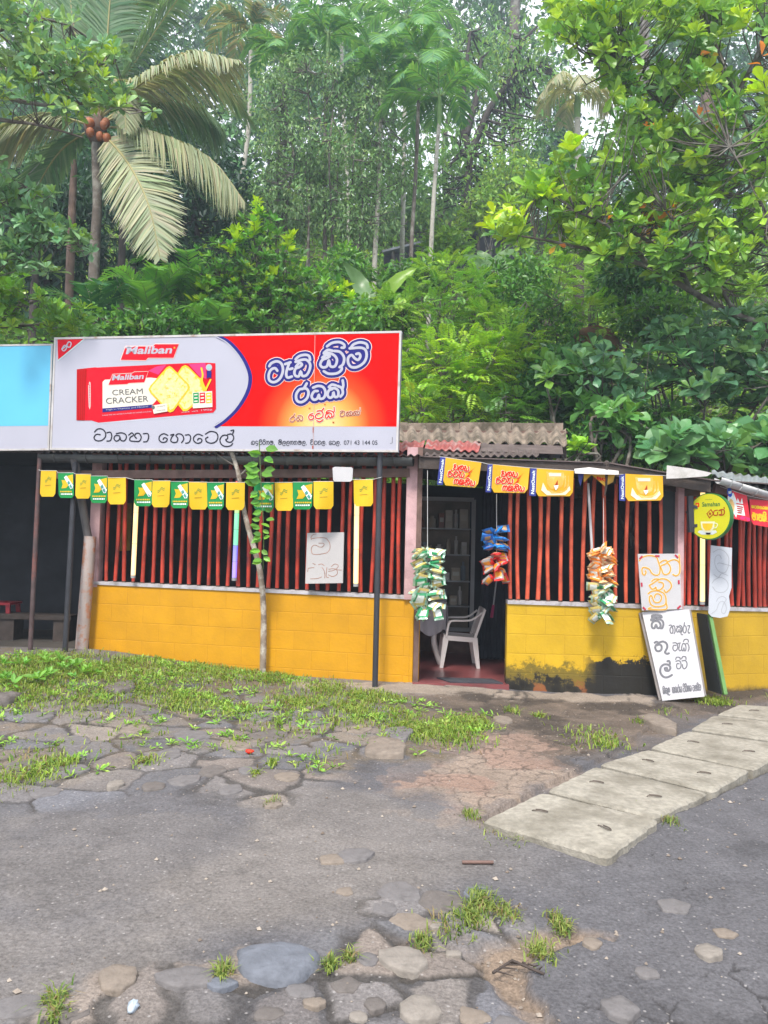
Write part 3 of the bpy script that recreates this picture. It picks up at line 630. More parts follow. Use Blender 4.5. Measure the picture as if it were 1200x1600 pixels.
# ------------------------------------------------------------------ the shop
rng = random.Random(11)
AL = W(143, 908, 8.85); AR = W(641, 931, 8.02); BL = W(793, 938, 8.0); BR = W(1060, 947, 7.97); CR = W(1250, 951.5, 8.45); CR = BR + (CR - BR) * 1.55
UPV = np.array([0, 0, 1.0])
def at_z(p, z): return np.array([p[0], p[1], z])
def painted_block(name, col, mossy=False):
    m, t, b = new_mat(name); L = t.links
    tc = t.nodes.new('ShaderNodeTexCoord'); mp = t.nodes.new('ShaderNodeMapping')
    L.new(tc.outputs['UV'], mp.inputs['Vector'])
    br = t.nodes.new('ShaderNodeTexBrick'); br.inputs['Scale'].default_value = 1.0; br.inputs['Mortar Size'].default_value = 0.006; br.inputs['Mortar Smooth'].default_value = 0.4
    br.inputs['Brick Width'].default_value = 0.40; br.inputs['Row Height'].default_value = 0.2; br.inputs['Color1'].default_value = (1, 1, 1, 1); br.inputs['Color2'].default_value = (0.93, 0.93, 0.93, 1); br.inputs['Mortar'].default_value = (0.90, 0.88, 0.86, 1)
    nd = t.nodes.new('ShaderNodeTexNoise'); nd.inputs['Scale'].default_value = 5; L.new(tc.outputs['UV'], nd.inputs['Vector'])
    wb = t.nodes.new('ShaderNodeVectorMath'); wb.operation = 'SCALE'; wb.inputs['Scale'].default_value = 0.012; L.new(nd.outputs['Color'], wb.inputs[0])
    ws = t.nodes.new('ShaderNodeVectorMath'); ws.operation = 'ADD'; L.new(tc.outputs['UV'], ws.inputs[0]); L.new(wb.outputs['Vector'], ws.inputs[1]); L.new(ws.outputs['Vector'], br.inputs['Vector'])
    n = t.nodes.new('ShaderNodeTexNoise'); n.inputs['Scale'].default_value = 2.2; n.inputs['Detail'].default_value = 7; n.inputs['Roughness'].default_value = 0.65; L.new(tc.outputs['UV'], n.inputs['Vector'])
    mr = t.nodes.new('ShaderNodeMapRange'); mr.inputs['From Min'].default_value = .3; mr.inputs['From Max'].default_value = .7; mr.inputs['To Min'].default_value = .86; mr.inputs['To Max'].default_value = 1.12; L.new(n.outputs['Fac'], mr.inputs['Value'])
    a = t.nodes.new('ShaderNodeVectorMath'); a.operation = 'SCALE'; a.inputs[0].default_value = col; L.new(mr.outputs['Result'], a.inputs['Scale'])
    mu = t.nodes.new('ShaderNodeVectorMath'); mu.operation = 'MULTIPLY'; L.new(a.outputs['Vector'], mu.inputs[0]); L.new(br.outputs['Color'], mu.inputs[1])
    out = mu.outputs['Vector']
    sp = t.nodes.new('ShaderNodeSeparateXYZ'); L.new(tc.outputs['UV'], sp.inputs['Vector'])
    n2 = t.nodes.new('ShaderNodeTexNoise'); n2.inputs['Scale'].default_value = 4.5; n2.inputs['Detail'].default_value = 12; n2.inputs['Roughness'].default_value = 0.80; L.new(tc.outputs['UV'], n2.inputs['Vector'])
    def stain(out, h, soft, c, amp, xlo=None, xhi=None):
        # c where  v + amp*(noise-.5) < h : peeled and mouldy paint along the foot of the wall
        m1 = t.nodes.new('ShaderNodeMath'); m1.operation = 'MULTIPLY_ADD'; L.new(n2.outputs['Fac'], m1.inputs[0]); m1.inputs[1].default_value = amp; L.new(sp.outputs['Y'], m1.inputs[2])
        m2 = t.nodes.new('ShaderNodeMapRange'); L.new(m1.outputs['Value'], m2.inputs['Value']); m2.inputs['From Min'].default_value = h + amp * .5 + soft; m2.inputs['From Max'].default_value = h + amp * .5 - soft
        f = m2.outputs['Result']
        if xlo is not None:
            m4 = t.nodes.new('ShaderNodeMapRange'); L.new(sp.outputs['X'], m4.inputs['Value']); m4.inputs['From Min'].default_value = xlo; m4.inputs['From Max'].default_value = xhi
            m5 = t.nodes.new('ShaderNodeMath'); m5.operation = 'MULTIPLY'; L.new(f, m5.inputs[0]); L.new(m4.outputs['Result'], m5.inputs[1]); f = m5.outputs['Value']
        mx = t.nodes.new('ShaderNodeMix'); mx.data_type = 'RGBA'; L.new(f, mx.inputs['Factor']); L.new(out, mx.inputs['A'])
        if isinstance(c, tuple): mx.inputs['B'].default_value = c4(c)
        else: L.new(c, mx.inputs['B'])
        return mx.outputs['Result']
    if mossy:
        n3 = t.nodes.new('ShaderNodeTexNoise'); n3.inputs['Scale'].default_value = 4.5; n3.inputs['Detail'].default_value = 6; L.new(tc.outputs['UV'], n3.inputs['Vector'])
        r3 = t.nodes.new('ShaderNodeValToRGB'); L.new(n3.outputs['Fac'], r3.inputs['Fac'])
        e = r3.color_ramp.elements; e[0].position = .40; e[0].color = (.010, .009, .007, 1); e[1].position = .52; e[1].color = (.032, .027, .018, 1)
        for p, c in ((.55, (.22, .075, .025, 1)), (.64, (.26, .085, .03, 1)), (.69, (.05, .04, .02, 1))):
            q = e.new(p); q.color = c
        out = stain(out, .27, .03, (.16, .115, .014), .80)
        out = stain(out, .14, .03, r3.outputs['Color'], 1.05)
        out = stain(out, .36, .010, (.016, .014, .011), .80, .78, .93)
    else:
        out = stain(out, .045, .03, (.10, .07, .03), .22)
    L.new(out, b.inputs['Base Color']); b.inputs['Roughness'].default_value = 0.62; b.inputs['Specular IOR Level'].default_value = 0.35
    bp = t.nodes.new('ShaderNodeBump'); bp.inputs['Strength'].default_value = 0.4; bp.inputs['Distance'].default_value = 0.010
    n5 = t.nodes.new('ShaderNodeTexNoise'); n5.inputs['Scale'].default_value = 30; n5.inputs['Detail'].default_value = 5; L.new(tc.outputs['UV'], n5.inputs['Vector'])
    sb = t.nodes.new('ShaderNodeMath'); sb.operation = 'MULTIPLY_ADD'; L.new(br.outputs['Fac'], sb.inputs[0]); sb.inputs[1].default_value = -1.0
    s5 = t.nodes.new('ShaderNodeMath'); s5.operation = 'MULTIPLY'; L.new(n5.outputs['Fac'], s5.inputs[0]); s5.inputs[1].default_value = 0.5
    L.new(s5.outputs['Value'], sb.inputs[2]); L.new(sb.outputs['Value'], bp.inputs['Height']); L.new(bp.outputs['Normal'], b.inputs['Normal'])
    _M[name] = m; return m
M_yA = painted_block('yellow_block_paint', (0.55, 0.265, 0.003)); M_yB = painted_block('lemon_block_paint', (0.54, 0.335, 0.012), True); M_yC = painted_block('ochre_block_paint', (0.49, 0.30, 0.016))
M_cem = mat('sill_cement', (0.42, 0.40, 0.42), 0.85, 0.2, 8, 0.3, dirt=(.2, .19, .18), dscale=9)
M_red = mat('bar_red_paint', (0.42, 0.042, 0.022), 0.5, 0.25, 7, 0.1, dirt=(.18, .03, .02), dscale=5)
M_red2 = mat('bar_faded_red_paint', (0.56, 0.095, 0.045), 0.5, 0.22, 7, 0.1, dirt=(.30, .05, .03), dscale=5)
M_barend = mat('bar_bare_end', (0.10, 0.055, 0.04), 0.8)
M_pink = mat('pink_plaster', (0.52, 0.33, 0.34), 0.85, 0.15, 5, 0.35, 40, dirt=(.33, .20, .19), dscale=4, dlo=.52, dhi=.72)
M_wood = mat('dark_timber', (0.055, 0.042, 0.036), 0.85, 0.3, 9, 0.3)
M_wood2 = mat('brown_timber', (0.14, 0.085, 0.07), 0.8, 0.3, 9, 0.3)
M_dark = mat('dark_plaster', (0.035, 0.036, 0.042), 0.9, 0.25, 3)  # plain dark tone for the rear walls, ceilings and roof gap
M_gut = mat('old_grey_gutter', (0.085, 0.088, 0.085), 0.6, 0.25, 4, 0.1, dirt=(.04, .038, .036), dscale=3, dlo=.45, dhi=.7)
M_gutL = mat('pale_gutter', (0.42, 0.42, 0.42), 0.5, 0.15, 5, 0.1, dirt=(.2, .18, .16), dscale=6, dlo=.55, dhi=.75)
M_asb = mat('asbestos_sheet', (0.215, 0.172, 0.135), 0.95, 0.3, 6, 0.4, 70, dirt=(.085, .07, .05), dscale=5, dlo=.46, dhi=.62)
M_rsh = mat('red_sheet', (0.30, 0.075, 0.07), 0.6, 0.3, 4, 0.2, dirt=(.30, .22, .21), dscale=8, dlo=.5, dhi=.65)
M_gsh = mat('grey_sheet', (0.22, 0.24, 0.25), 0.5, 0.2, 4, 0.1, dirt=(.12, .11, .1), dscale=5)
M_tin = mat('rusty_tin', (0.10, 0.075, 0.07), 0.7, 0.3, 6, 0.2)
M_pvc = mat('painted_pipe', (0.36, 0.30, 0.28), 0.55, 0.15, 5, 0.1, dirt=(.38, .17, .10), dscale=9, dlo=.5, dhi=.62)
M_flr = mat('red_cement_floor', (0.20, 0.060, 0.062), 0.30, 0.2, 3, 0.05, dirt=(.11, .045, .045), dscale=2.5)
M_white = mat('white_board', (0.46, 0.45, 0.46), 0.6, 0.06, 4, 0.05)

shop = thing('roadside_shop', (0.3, 9.5, 0), 'low yellow block shop with red bar grilles, pink pillars and tin roof', 'shop')

def wall_uv(name, pl, pr, z0, z1, th, m, parent, u0=0.0, inward=(0, 1, 0), zref=None, lab=None):
    """block wall with a metric UV: u along the wall, v up from its foot"""
    zl0, zr0 = z0 if isinstance(z0, tuple) else (z0, z0); zl1, zr1 = z1 if isinstance(z1, tuple) else (z1, z1)
    t = nrm((pr - pl) * np.array([1, 1, 0])); inn = np.array([-t[1], t[0], 0]) * th; Lw = np.linalg.norm((pr - pl)[:2])
    f = [at_z(pl, zl0), at_z(pr, zr0), at_z(pr, zr1), at_z(pl, zl1)]; bk = [p + inn for p in f]
    me = bpy.data.meshes.new(name); V = f + bk
    F = [(0, 1, 2, 3), (5, 4, 7, 6), (4, 0, 3, 7), (1, 5, 6, 2), (3, 2, 6, 7), (4, 5, 1, 0)]
    me.from_pydata([tuple(p) for p in V], [], F); me.materials.append(m)
    uvl = me.uv_layers.new(name='UVMap'); zr = zref if zref is not None else min(zl0, zr0)
    for pg in me.polygons:
        for li in pg.loop_indices:
            vi = me.loops[li].vertex_index; p = V[vi]; k = vi % 4
            u = u0 + (Lw if k in (1, 2) else 0) + (th if vi >= 4 else 0)
            uvl.data[li].uv = (u, p[2] - zr)
    o = link_mesh(name, me, parent)
    if lab: o['label'] = lab
    return o
zs = AR[2]
doorL = W(650, 931, 8.02)
wall_uv('low_wall', AL, AR, -0.15, (AL[2] - .035, AR[2] - .035), 0.12, M_yA, shop, 0.13, zref=-0.02 - .1)
wall_uv('low_wall', BL, BR, -0.15, (BL[2] - .035, BR[2] - .035), 0.12, M_yB, shop, 0.0, zref=-0.06, lab='lemon yellow wall with black mould and peeled paint along its foot')
wall_uv('low_wall', BR, CR, -0.15, (BR[2] - .035, CR[2] - .035), 0.12, M_yC, shop, 0.1, zref=-0.05)
# door-side returns of the walls
def sill(pl, pr, parent):
    t = nrm((pr - pl) * np.array([1, 1, 0])); inn = np.array([-t[1], t[0], 0]); mb = MB()
    q = [pl - inn * .015, pr - inn * .015, pr + inn * .135, pl + inn * .135]
    mb.slab([p - UPV * .036 for p in q][::-1], UPV * .036, M_cem); mb.build('sill', parent)
sill(AL, AR, shop); sill(BL, BR - np.array([.0, 0, 0]), shop); sill(BR + nrm(CR - BR) * .004, CR, shop)

EA_L = W(40, 729, 8.6); EA_R = W(652, 734, 7.72)     # bottom of the front gutter, A side
def bars(pl, pr, pxb, zt, m, seed):
    z_a, z_b = zt if isinstance(zt, tuple) else (zt, zt)
    rg = random.Random(seed); n0 = np.cross(nrm(pr - pl), UPV); n0 = n0 if n0[1] > 0 else -n0; off = n0 * 0.05
    for px in pxb:
        p = on_plane(px, 940, pl, n0); p = at_z(p, pl[2] + (pr[2] - pl[2]) * np.clip((p[0] - pl[0]) / (pr[0] - pl[0]), 0, 1)) + off
        zb = p[2] - 0.005; H = z_a + (z_b - z_a) * (px - pxb[0]) / (pxb[-1] - pxb[0]) - zb; bx = rg.uniform(-.022, .022); tx = rg.uniform(-.018, .018); r = rg.uniform(.0200, .0240)
        P = [at_z(p + np.array([tx * s + bx * math.sin(math.pi * s), 0.006 * math.sin(5 * s + px), 0]), zb + H * s) for s in np.linspace(0, 1, 9)]
        mb = MB(); mb.tube(P, [r * rg.uniform(.93, 1.05) for _ in P], m, 8); mb.tube([P[0] - UPV * .001, P[0] + UPV * .022], r * 1.05, M_barend, 8)
        mb.build('window_bar', shop)
bars(AL, AR, [161, 175, 188.5, 203, 218, 234, 249, 263, 276.5, 291, 306.6, 321.6, 336.6, 351.6, 368.5, 384, 399, 415.5, 429.6, 445, 461, 477, 493.5, 509, 526.5, 543, 561, 577.5, 595.5, 608, 621], 2.42, M_red, 3)
bars(BL, BR, [798.5, 810.5, 825, 841.6, 858, 877, 894.8, 911.6, 930, 945, 964, 980.5, 997.7, 1014.5, 1031], (2.30, 2.12), M_red2, 4)
bars(BR, CR, [1072, 1082, 1092, 1102.5, 1115, 1125, 1136, 1149, 1158.7, 1167, 1176, 1185, 1192.4, 1200, 1208, 1217, 1226, 1236, 1246, 1257, 1268, 1280, 1291, 1303, 1315, 1327, 1340], (2.10, 2.02), M_red, 5)

def post(name, px0, px1, pyt, pyb, Y, d, m, z0=None, z1=None):
    a = W(px0, pyb, Y); b = W(px1, pyb, Y); mb = MB(); zt = W(px0, pyt, Y)[2] if z1 is None else z1; zb = a[2] if z0 is None else z0
    mb.hexa([at_z(p, z) for z in (zb, zt) for p in (a, b, b + np.array([0, d, 0]), a + np.array([0, d, 0]))], m)
    mb.build(name, shop); return a, b
# pillars
post('pillar', 631.5, 656, 730, 928, 7.99, .18, M_pink, AR[2] - .036, 2.45)
mb = MB(); a = AR + np.array([0.003, .0, 0]); b = W(645.5, 931, 8.02)
wall_uv('low_wall', AR + np.array([.001, 0, 0]), W(647, 931, 8.0), -0.15, AR[2] - .04, 0.16, M_yA, shop, 0.02, zref=-.12)
post('door_post', 645, 653, 700, 1068, 7.98, .07, M_wood2, -.05, 2.45)
post('pillar', 137, 152, 730, 907, 8.83, .16, M_pink, 0.86, 2.5)
# corner column at the right with a dark board behind it
post('pillar', 1058.5, 1068, 740, 947, 7.95, .14, M_pink, BR[2] - .03, 2.13)
mb = MB()
for (x0, x1, y0, y1, Yd) in ((1037, 1057.5, 757, 946, 8.04),):
    p = [W(x0, y1, Yd), W(x1, y1, Yd), W(x1 + 1.5, y0, Yd), W(x0 - 2, y0, Yd)]; mb.slab(p, (0, .03, 0), mat('slate_board', (0.035, 0.045, 0.05), 0.8, 0.2))
mb.build('corner_board', shop)
# left drain pipe
mb = MB(); mb.tube([W(116, 716, 8.5), W(121, 745, 8.6), W(138, 842, 8.72), W(139, 860, 8.72)], 0.045, mat('dull_pipe', (.11, .10, .10), .6, .2), 10)
mb.tube([W(141, 838, 8.72), W(135, 920, 8.72), W(127, 1018, 8.72)], [.068, .07, .07], M_pvc, 12); mb.build('downpipe', shop)

# rear rooms: walls, partition, floors
z_top = 2.62; yb = 11.0
bl = np.array([-6.6, 9.6, 0]); wl = AL
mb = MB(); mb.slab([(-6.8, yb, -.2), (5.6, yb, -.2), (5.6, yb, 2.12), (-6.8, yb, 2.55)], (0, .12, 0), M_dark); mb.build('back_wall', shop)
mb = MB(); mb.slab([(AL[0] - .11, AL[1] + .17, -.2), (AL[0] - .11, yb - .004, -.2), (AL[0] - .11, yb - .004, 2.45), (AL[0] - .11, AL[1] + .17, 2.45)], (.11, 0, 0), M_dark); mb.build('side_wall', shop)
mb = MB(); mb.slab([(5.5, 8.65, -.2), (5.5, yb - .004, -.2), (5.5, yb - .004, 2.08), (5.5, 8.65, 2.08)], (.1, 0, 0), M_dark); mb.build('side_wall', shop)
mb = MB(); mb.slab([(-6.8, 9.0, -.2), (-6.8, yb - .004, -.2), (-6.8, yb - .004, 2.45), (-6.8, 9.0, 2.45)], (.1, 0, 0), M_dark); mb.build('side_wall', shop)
fl = MB(); fy = 7.93; fl.slab([(doorL[0] - .02, fy, .02), (BL[0] + .02, fy, .02), (BL[0] + .02, 8.15, .02), (5.4, 8.6, .02), (5.4, yb - .004, .02), (AL[0] + .01, yb - .004, .02), (AL[0] + .01, 9.0, .02), (doorL[0] - .02, 8.16, .02)], (0, 0, -.2), M_flr)
o = fl.build('floor'); tag(o, 'polished red cement floor inside the doorway', 'floor', kind='structure')
fl = MB(); fl.slab([(-6.7, 9.1, .10), (AL[0] - .112, 9.05, .10), (AL[0] - .112, yb - .004, .10), (-6.7, yb - .004, .10)], (0, 0, -.2), mat('bay_earth', (.055, .047, .040), .95, .3, 4, .4))
o = fl.build('bay_floor'); tag(o, 'dark earth floor of the open bay at the left', 'floor', kind='structure')
# curtain partition seen through the door
mb = MB(); cx0 = W(752, 900, 9.6); cx1 = W(800, 900, 9.6); n = 26
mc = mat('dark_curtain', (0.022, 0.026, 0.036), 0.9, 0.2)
V = []
for i in range(n + 1):
    p = cx0 + (cx1 - cx0) * i / n; q = 0.03 * math.sin(i * 1.9); V += [at_z(p + np.array([0, q, 0]), .04), at_z(p + np.array([0, q, 0]), 2.2)]
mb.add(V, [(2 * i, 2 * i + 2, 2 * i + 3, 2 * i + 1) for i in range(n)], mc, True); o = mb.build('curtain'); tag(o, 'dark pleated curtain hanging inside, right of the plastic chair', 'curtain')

# ---- roof
def corrugated(name, p00, p10, p11, p01, pitch, amp, m, parent, lab=None, th=0.006):
    """front-left, front-right, back-right, back-left; ridges run front to back"""
    p00, p10, p11, p01 = [np.array(p, float) for p in (p00, p10, p11, p01)]
    Lw = np.linalg.norm(p10 - p00); n = int(Lw / pitch * 8); nn = nrm(np.cross(p10 - p00, p01 - p00)); nn = nn if nn[2] > 0 else -nn
    V = []
    for r_, (a, b) in enumerate(((p00, p10), (p01, p11))):
        for i in range(n + 1):
            h = amp * math.sin(2 * math.pi * i / 8); q = a + (b - a) * i / n
            V += [q + nn * h, q + nn * (h - th)]
    k = 2 * (n + 1); F = []
    for i in range(n):
        a = 2 * i; F += [(a, a + 2, k + a + 2, k + a), (a + 1, k + a + 1, k + a + 3, a + 3), (a, a + 1, a + 3, a + 2), (k + a, k + a + 2, k + a + 3, k + a + 1)]
    F += [(0, k, k + 1, 1), (2 * n, 2 * n + 1, k + 2 * n + 1, k + 2 * n)]
    mb = MB(); mb.add(V, F, m); o = mb.build(name, parent)
    if lab: o['label'] = lab
    return o
RA_L = W(-30, 701, 8.75); RA_R = W(668, 711, 7.72); 
fl_, fr_ = W(-200, 702, 8.9), W(662, 711, 7.74)
corrugated('roof_sheet', fl_, fr_, np.array([fr_[0], 11.2, fr_[2] + .30]), np.array([-7.0, 11.2, fr_[2] + .30]), .076, .011, M_tin, shop)
f2l, f2r, f2e = W(655, 712, 7.76), W(950, 722, 7.72), W(1112, 749, 7.62)
mb = MB()
bk = 11.2
mb.slab([f2l, f2r, np.array([f2r[0], bk, f2r[2] + .14]), np.array([f2l[0], bk, f2l[2] + .22])], (0, 0, -.012), M_tin)
mb.slab([f2r + np.array([.002, 0, 0]), f2e, np.array([5.6, 8.3, f2e[2] - .02]), np.array([5.6, bk, f2r[2] + .1]), np.array([f2r[0] + .002, bk, f2r[2] + .14])], (0, 0, -.012), M_tin)
mb.build('roof_sheet', shop)
mb = MB()   # timber fascia under the sheet, in lengths
for a, b in ((f2l, f2r), (f2r, f2e)):
    d_ = np.array([0, .02, -.0135]); hgt = .115
    mb.slab([a + d_ - UPV * hgt, b + d_ - UPV * hgt, b + d_, a + d_], (0, .035, 0), M_wood)
mb.build('fascia', shop)
mb = MB(); mb.bar(W(60, 742, 8.7), W(640, 739, 7.99) , .06, .09, M_wood2); mb.build('eave_beam', shop)
mb = MB(); mb.bar(np.array([doorL[0], 8.05, 2.40]), np.array([BR[0], 8.05, 2.10]), .06, .1, M_wood); mb.build('eave_beam', shop)
mb = MB(); mb.bar(np.array([BR[0] + .03, 8.02, 2.06]), np.array([CR[0], CR[1] + .03, 2.03]), .06, .1, M_wood); mb.build('eave_beam', shop)
# ceiling boards stop the daylight from coming in
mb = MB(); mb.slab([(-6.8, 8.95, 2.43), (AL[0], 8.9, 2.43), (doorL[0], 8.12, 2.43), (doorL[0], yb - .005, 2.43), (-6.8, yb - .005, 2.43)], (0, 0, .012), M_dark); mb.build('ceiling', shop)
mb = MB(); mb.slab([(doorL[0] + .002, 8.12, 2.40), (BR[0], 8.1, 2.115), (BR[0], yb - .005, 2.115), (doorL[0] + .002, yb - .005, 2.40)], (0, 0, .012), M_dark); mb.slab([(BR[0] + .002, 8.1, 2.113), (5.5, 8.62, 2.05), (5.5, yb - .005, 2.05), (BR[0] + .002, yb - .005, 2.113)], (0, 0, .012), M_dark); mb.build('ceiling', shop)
# gutter along the left eave
def half_gutter(name, a, b, r, m, parent, brackets=0, mb_m=None):
    a = np.array(a, float); b = np.array(b, float); t = nrm(b - a); s_ = nrm(np.cross(t, UPV)); n = 9; V = []
    for p in (a, b):
        for rr in (r, r - .006):
            for i in range(n): th = math.pi * i / (n - 1); V.append(p + s_ * rr * math.cos(th) - UPV * rr * math.sin(th))
    F = []
    for i in range(n - 1):
        F += [(i, i + 1, 2 * n + i + 1, 2 * n + i), (n + i + 1, n + i, 3 * n + i, 3 * n + i + 1), (i, n + i, n + i + 1, i + 1), (2 * n + i, 2 * n + i + 1, 3 * n + i + 1, 3 * n + i)]
    F += [(0, 2 * n, 3 * n, n), (n - 1, 2 * n - 1, 4 * n - 1, 3 * n - 1)]
    mb = MB(); mb.add(V, F, m, True)
    for k in range(brackets):
        p = a + (b - a) * (k + .5) / brackets
        mb.tube([p + s_ * (r + .004) * math.cos(math.pi * i / 8) - UPV * (r + .004) * math.sin(math.pi * i / 8) for i in range(9)], .006, m, 5)
    mb.build(name, parent)
half_gutter('gutter', W(66, 711, 8.62), W(646, 716, 7.86), .085, M_gut, shop, 11)
# red sheets and the small asbestos roof behind
q = [W(596, 704, 8.05), W(748, 705, 8.0), W(752, 691, 8.5), W(590, 690, 8.55)]
corrugated('red_roof_sheet', q[0], W(660, 704, 8.02), W(664, 690, 8.45), q[3], .08, .013, M_rsh, shop)
corrugated('red_roof_sheet', W(663, 702, 8.06), q[1], q[2], W(667, 688, 8.5), .08, .013, M_rsh, shop)
corrugated('torn_roof_sheet', W(664, 712, 7.84), W(842, 712, 7.78), W(842, 704, 8.3), W(664, 703, 8.3), .076, .013, M_tin, shop)
mb = MB(); mb.slab([W(750, 705, 8.15), W(880, 709, 8.1), W(878, 694, 8.8), W(752, 691, 8.85)], (0, 0, -.006), M_tin); mb.build('torn_roof_sheet', shop)
a0, a1 = W(560, 691, 8.75), W(886, 694, 8.66); b0, b1 = W(556, 668, 9.35), W(884, 669, 9.28)
corrugated('asbestos_roof', a0, a1, b1, b0, .148, .031, M_asb, shop, 'weathered corrugated asbestos roof', .009)
mb = MB(); n = 4
for k in range(n):
    s0, s1 = k / n, (k + 1) / n; rb = lambda s_, y, dY=0: W(556 + (880 - 556) * s_, y, 9.33 - .07 * s_ + dY)
    p = [rb(s0 + .002, 673), rb(s1, 673), rb(s1, 660 + k % 2), rb(s0 + .002, 660 + k % 2)]
    mb.slab(p, (0, .02, .004), M_asb)
    mb.slab([p[3] + np.array([0, .021, .003]), p[2] + np.array([0, .021, .003]), p[2] + np.array([0, .3, -.08]), p[3] + np.array([0, .3, -.08])], (0, 0, -.012), M_asb)
mb.bar(W(556, 673.5, 9.28), W(886, 675.5, 9.2), .03, .025, M_wood2); mb.build('roof_ridge', shop)
mb = MB()
for px in (640, 760, 862, 880): mb.bar(W(px, 716, 8.9), W(px, 697, 8.9), .06, .06, M_wood, up=(0, 1, 0))
mb.slab([W(560, 713, 9.1), W(884, 716, 9.05), W(884, 697, 9.05), W(560, 694, 9.1)], (0, .02, 0), M_dark); mb.build('roof_frame', shop)  # dark sheet behind the posts stands in for the shaded gap
# right corner: sheets, pale box gutter
c0, c1, c2, c3 = W(1113, 741, 7.72), W(1240, 778, 7.95), W(1240, 752, 8.9), W(1112, 735, 8.3)
corrugated('roof_sheet', c0, c1, c2, c3, .1, .012, M_gsh, shop, 'grey metal sheet at the right corner')
for s0, s1 in ((0, .26), (.27, .66), (.67, 1)):
    g0, g1 = W(1122, 746.5, 7.6), W(1240, 783, 7.8); half_gutter('corner_gutter', g0 + (g1 - g0) * s0, g0 + (g1 - g0) * s1, .062, M_gutL, shop, 1)
mb = MB(); mb.bar(W(1116, 762, 7.8), W(1240, 792, 8.05), .05, .09, M_wood2); mb.build('eave_beam', shop)
mb = MB(); mb.add([W(x, y, 7.55) for x, y in ((1042, 727), (1080, 732), (1113, 739), (1105, 744), (1067, 747), (1041, 748))] + [W(x, y, 7.57) for x, y in ((1042, 727), (1080, 732), (1113, 739), (1105, 744), (1067, 747), (1041, 748))],
    [(0, 1, 2, 3, 4, 5), (11, 10, 9, 8, 7, 6)] + [(k, k + 6, (k + 1) % 6 + 6, (k + 1) % 6) for k in range(6)], mat('grubby_white_sheet', (.50, .48, .46), .7, .12, 4, .1, dirt=(.3, .28, .25), dscale=4)); mb.build('eave_trim', shop)

# ---- things inside and on the shop
M_pl = mat('white_plastic', (0.62, 0.58, 0.57), 0.4, 0.05)
# plastic chair: side view, front to the left
cpos = W(717, 1035, 9.15); cpos[2] = 0.021
chair = thing('plastic_chair', cpos, 'white plastic armchair standing on the red floor inside the doorway', 'chair')
sx = 1.0
def cpt(x, y, z): return cpos + 0.86 * np.array([x, y, z])
mb = MB(); nse = 7   # seat, slightly dished
V = []
for i in range(nse):
    for j in range(nse):
        u, v = i / (nse - 1), j / (nse - 1)
        V.append(cpt(-.21 + .42 * u, -.22 + .44 * v, .425 - .02 * u - .018 * math.sin(math.pi * v) + (.012 if u == 0 else 0) * -1))
F = [(i * nse + j, (i + 1) * nse + j, (i + 1) * nse + j + 1, i * nse + j + 1) for i in range(nse - 1) for j in range(nse - 1)]
V2 = [p - np.array([0, 0, .02]) for p in V]; k = nse * nse
mb.add(V + V2, F + [tuple(k + q for q in f[::-1]) for f in F], M_pl, True)
for y_ in (-.22, .22): mb.bar(cpt(-.22, y_, .40), cpt(.22, y_, .375), .022, .055, M_pl)
mb.bar(cpt(-.22, -.22, .405), cpt(-.22, .22, .405), .022, .05, M_pl); mb.build('seat', chair)
for y_ in (-.225, .225):
    for x0, x1 in ((-.205, -.26), (.18, .235)):
        m2 = MB(); hw = .03
        m2.hexa([cpt(x1 - hw * .8, y_ * 1.08 - .018, 0), cpt(x1 + hw * .8, y_ * 1.08 - .018, 0), cpt(x1 + hw * .8, y_ * 1.08 + .018, 0), cpt(x1 - hw * .8, y_ * 1.08 + .018, 0),
                 cpt(x0 - hw * 1.3, y_ - .022, .40), cpt(x0 + hw * 1.3, y_ - .022, .40), cpt(x0 + hw * 1.3, y_ + .022, .40), cpt(x0 - hw * 1.3, y_ + .022, .40)], M_pl); m2.build('leg', chair)
    m3 = MB(); pa = [cpt(-.20, y_, .41), cpt(-.175, y_ * 1.05, .58), cpt(-.13, y_ * 1.08, .63), cpt(0, y_ * 1.08, .635), cpt(.14, y_ * 1.06, .65), cpt(.26, y_ * 1.0, .74)]
    pa = catmull(pa, 3)
    for i in range(len(pa) - 1): m3.bar(pa[i], pa[i + 1] + (pa[i + 1] - pa[i]) * .08, .05, .018 if i > 4 else .022, M_pl, up=(0, 0, 1) if i > 4 else (1, 0, 0))
    m3.build('armrest', chair)
mb = MB(); nb = 9
for k in range(7):
    y_ = -.2 + .4 * k / 6
    mb.bar(cpt(.20, y_, .43), cpt(.30, y_, .74), .030, .012, M_pl, up=(1, 0, 0))
mb.bar(cpt(.305, -.235, .765), cpt(.305, .235, .765), .02, .06, M_pl, up=(0, 0, 1))
for y_ in (-.235, .235): mb.bar(cpt(.185, y_, .41), cpt(.312, y_, .79), .03, .03, M_pl, up=(0, 1, 0))
mb.build('backrest', chair)
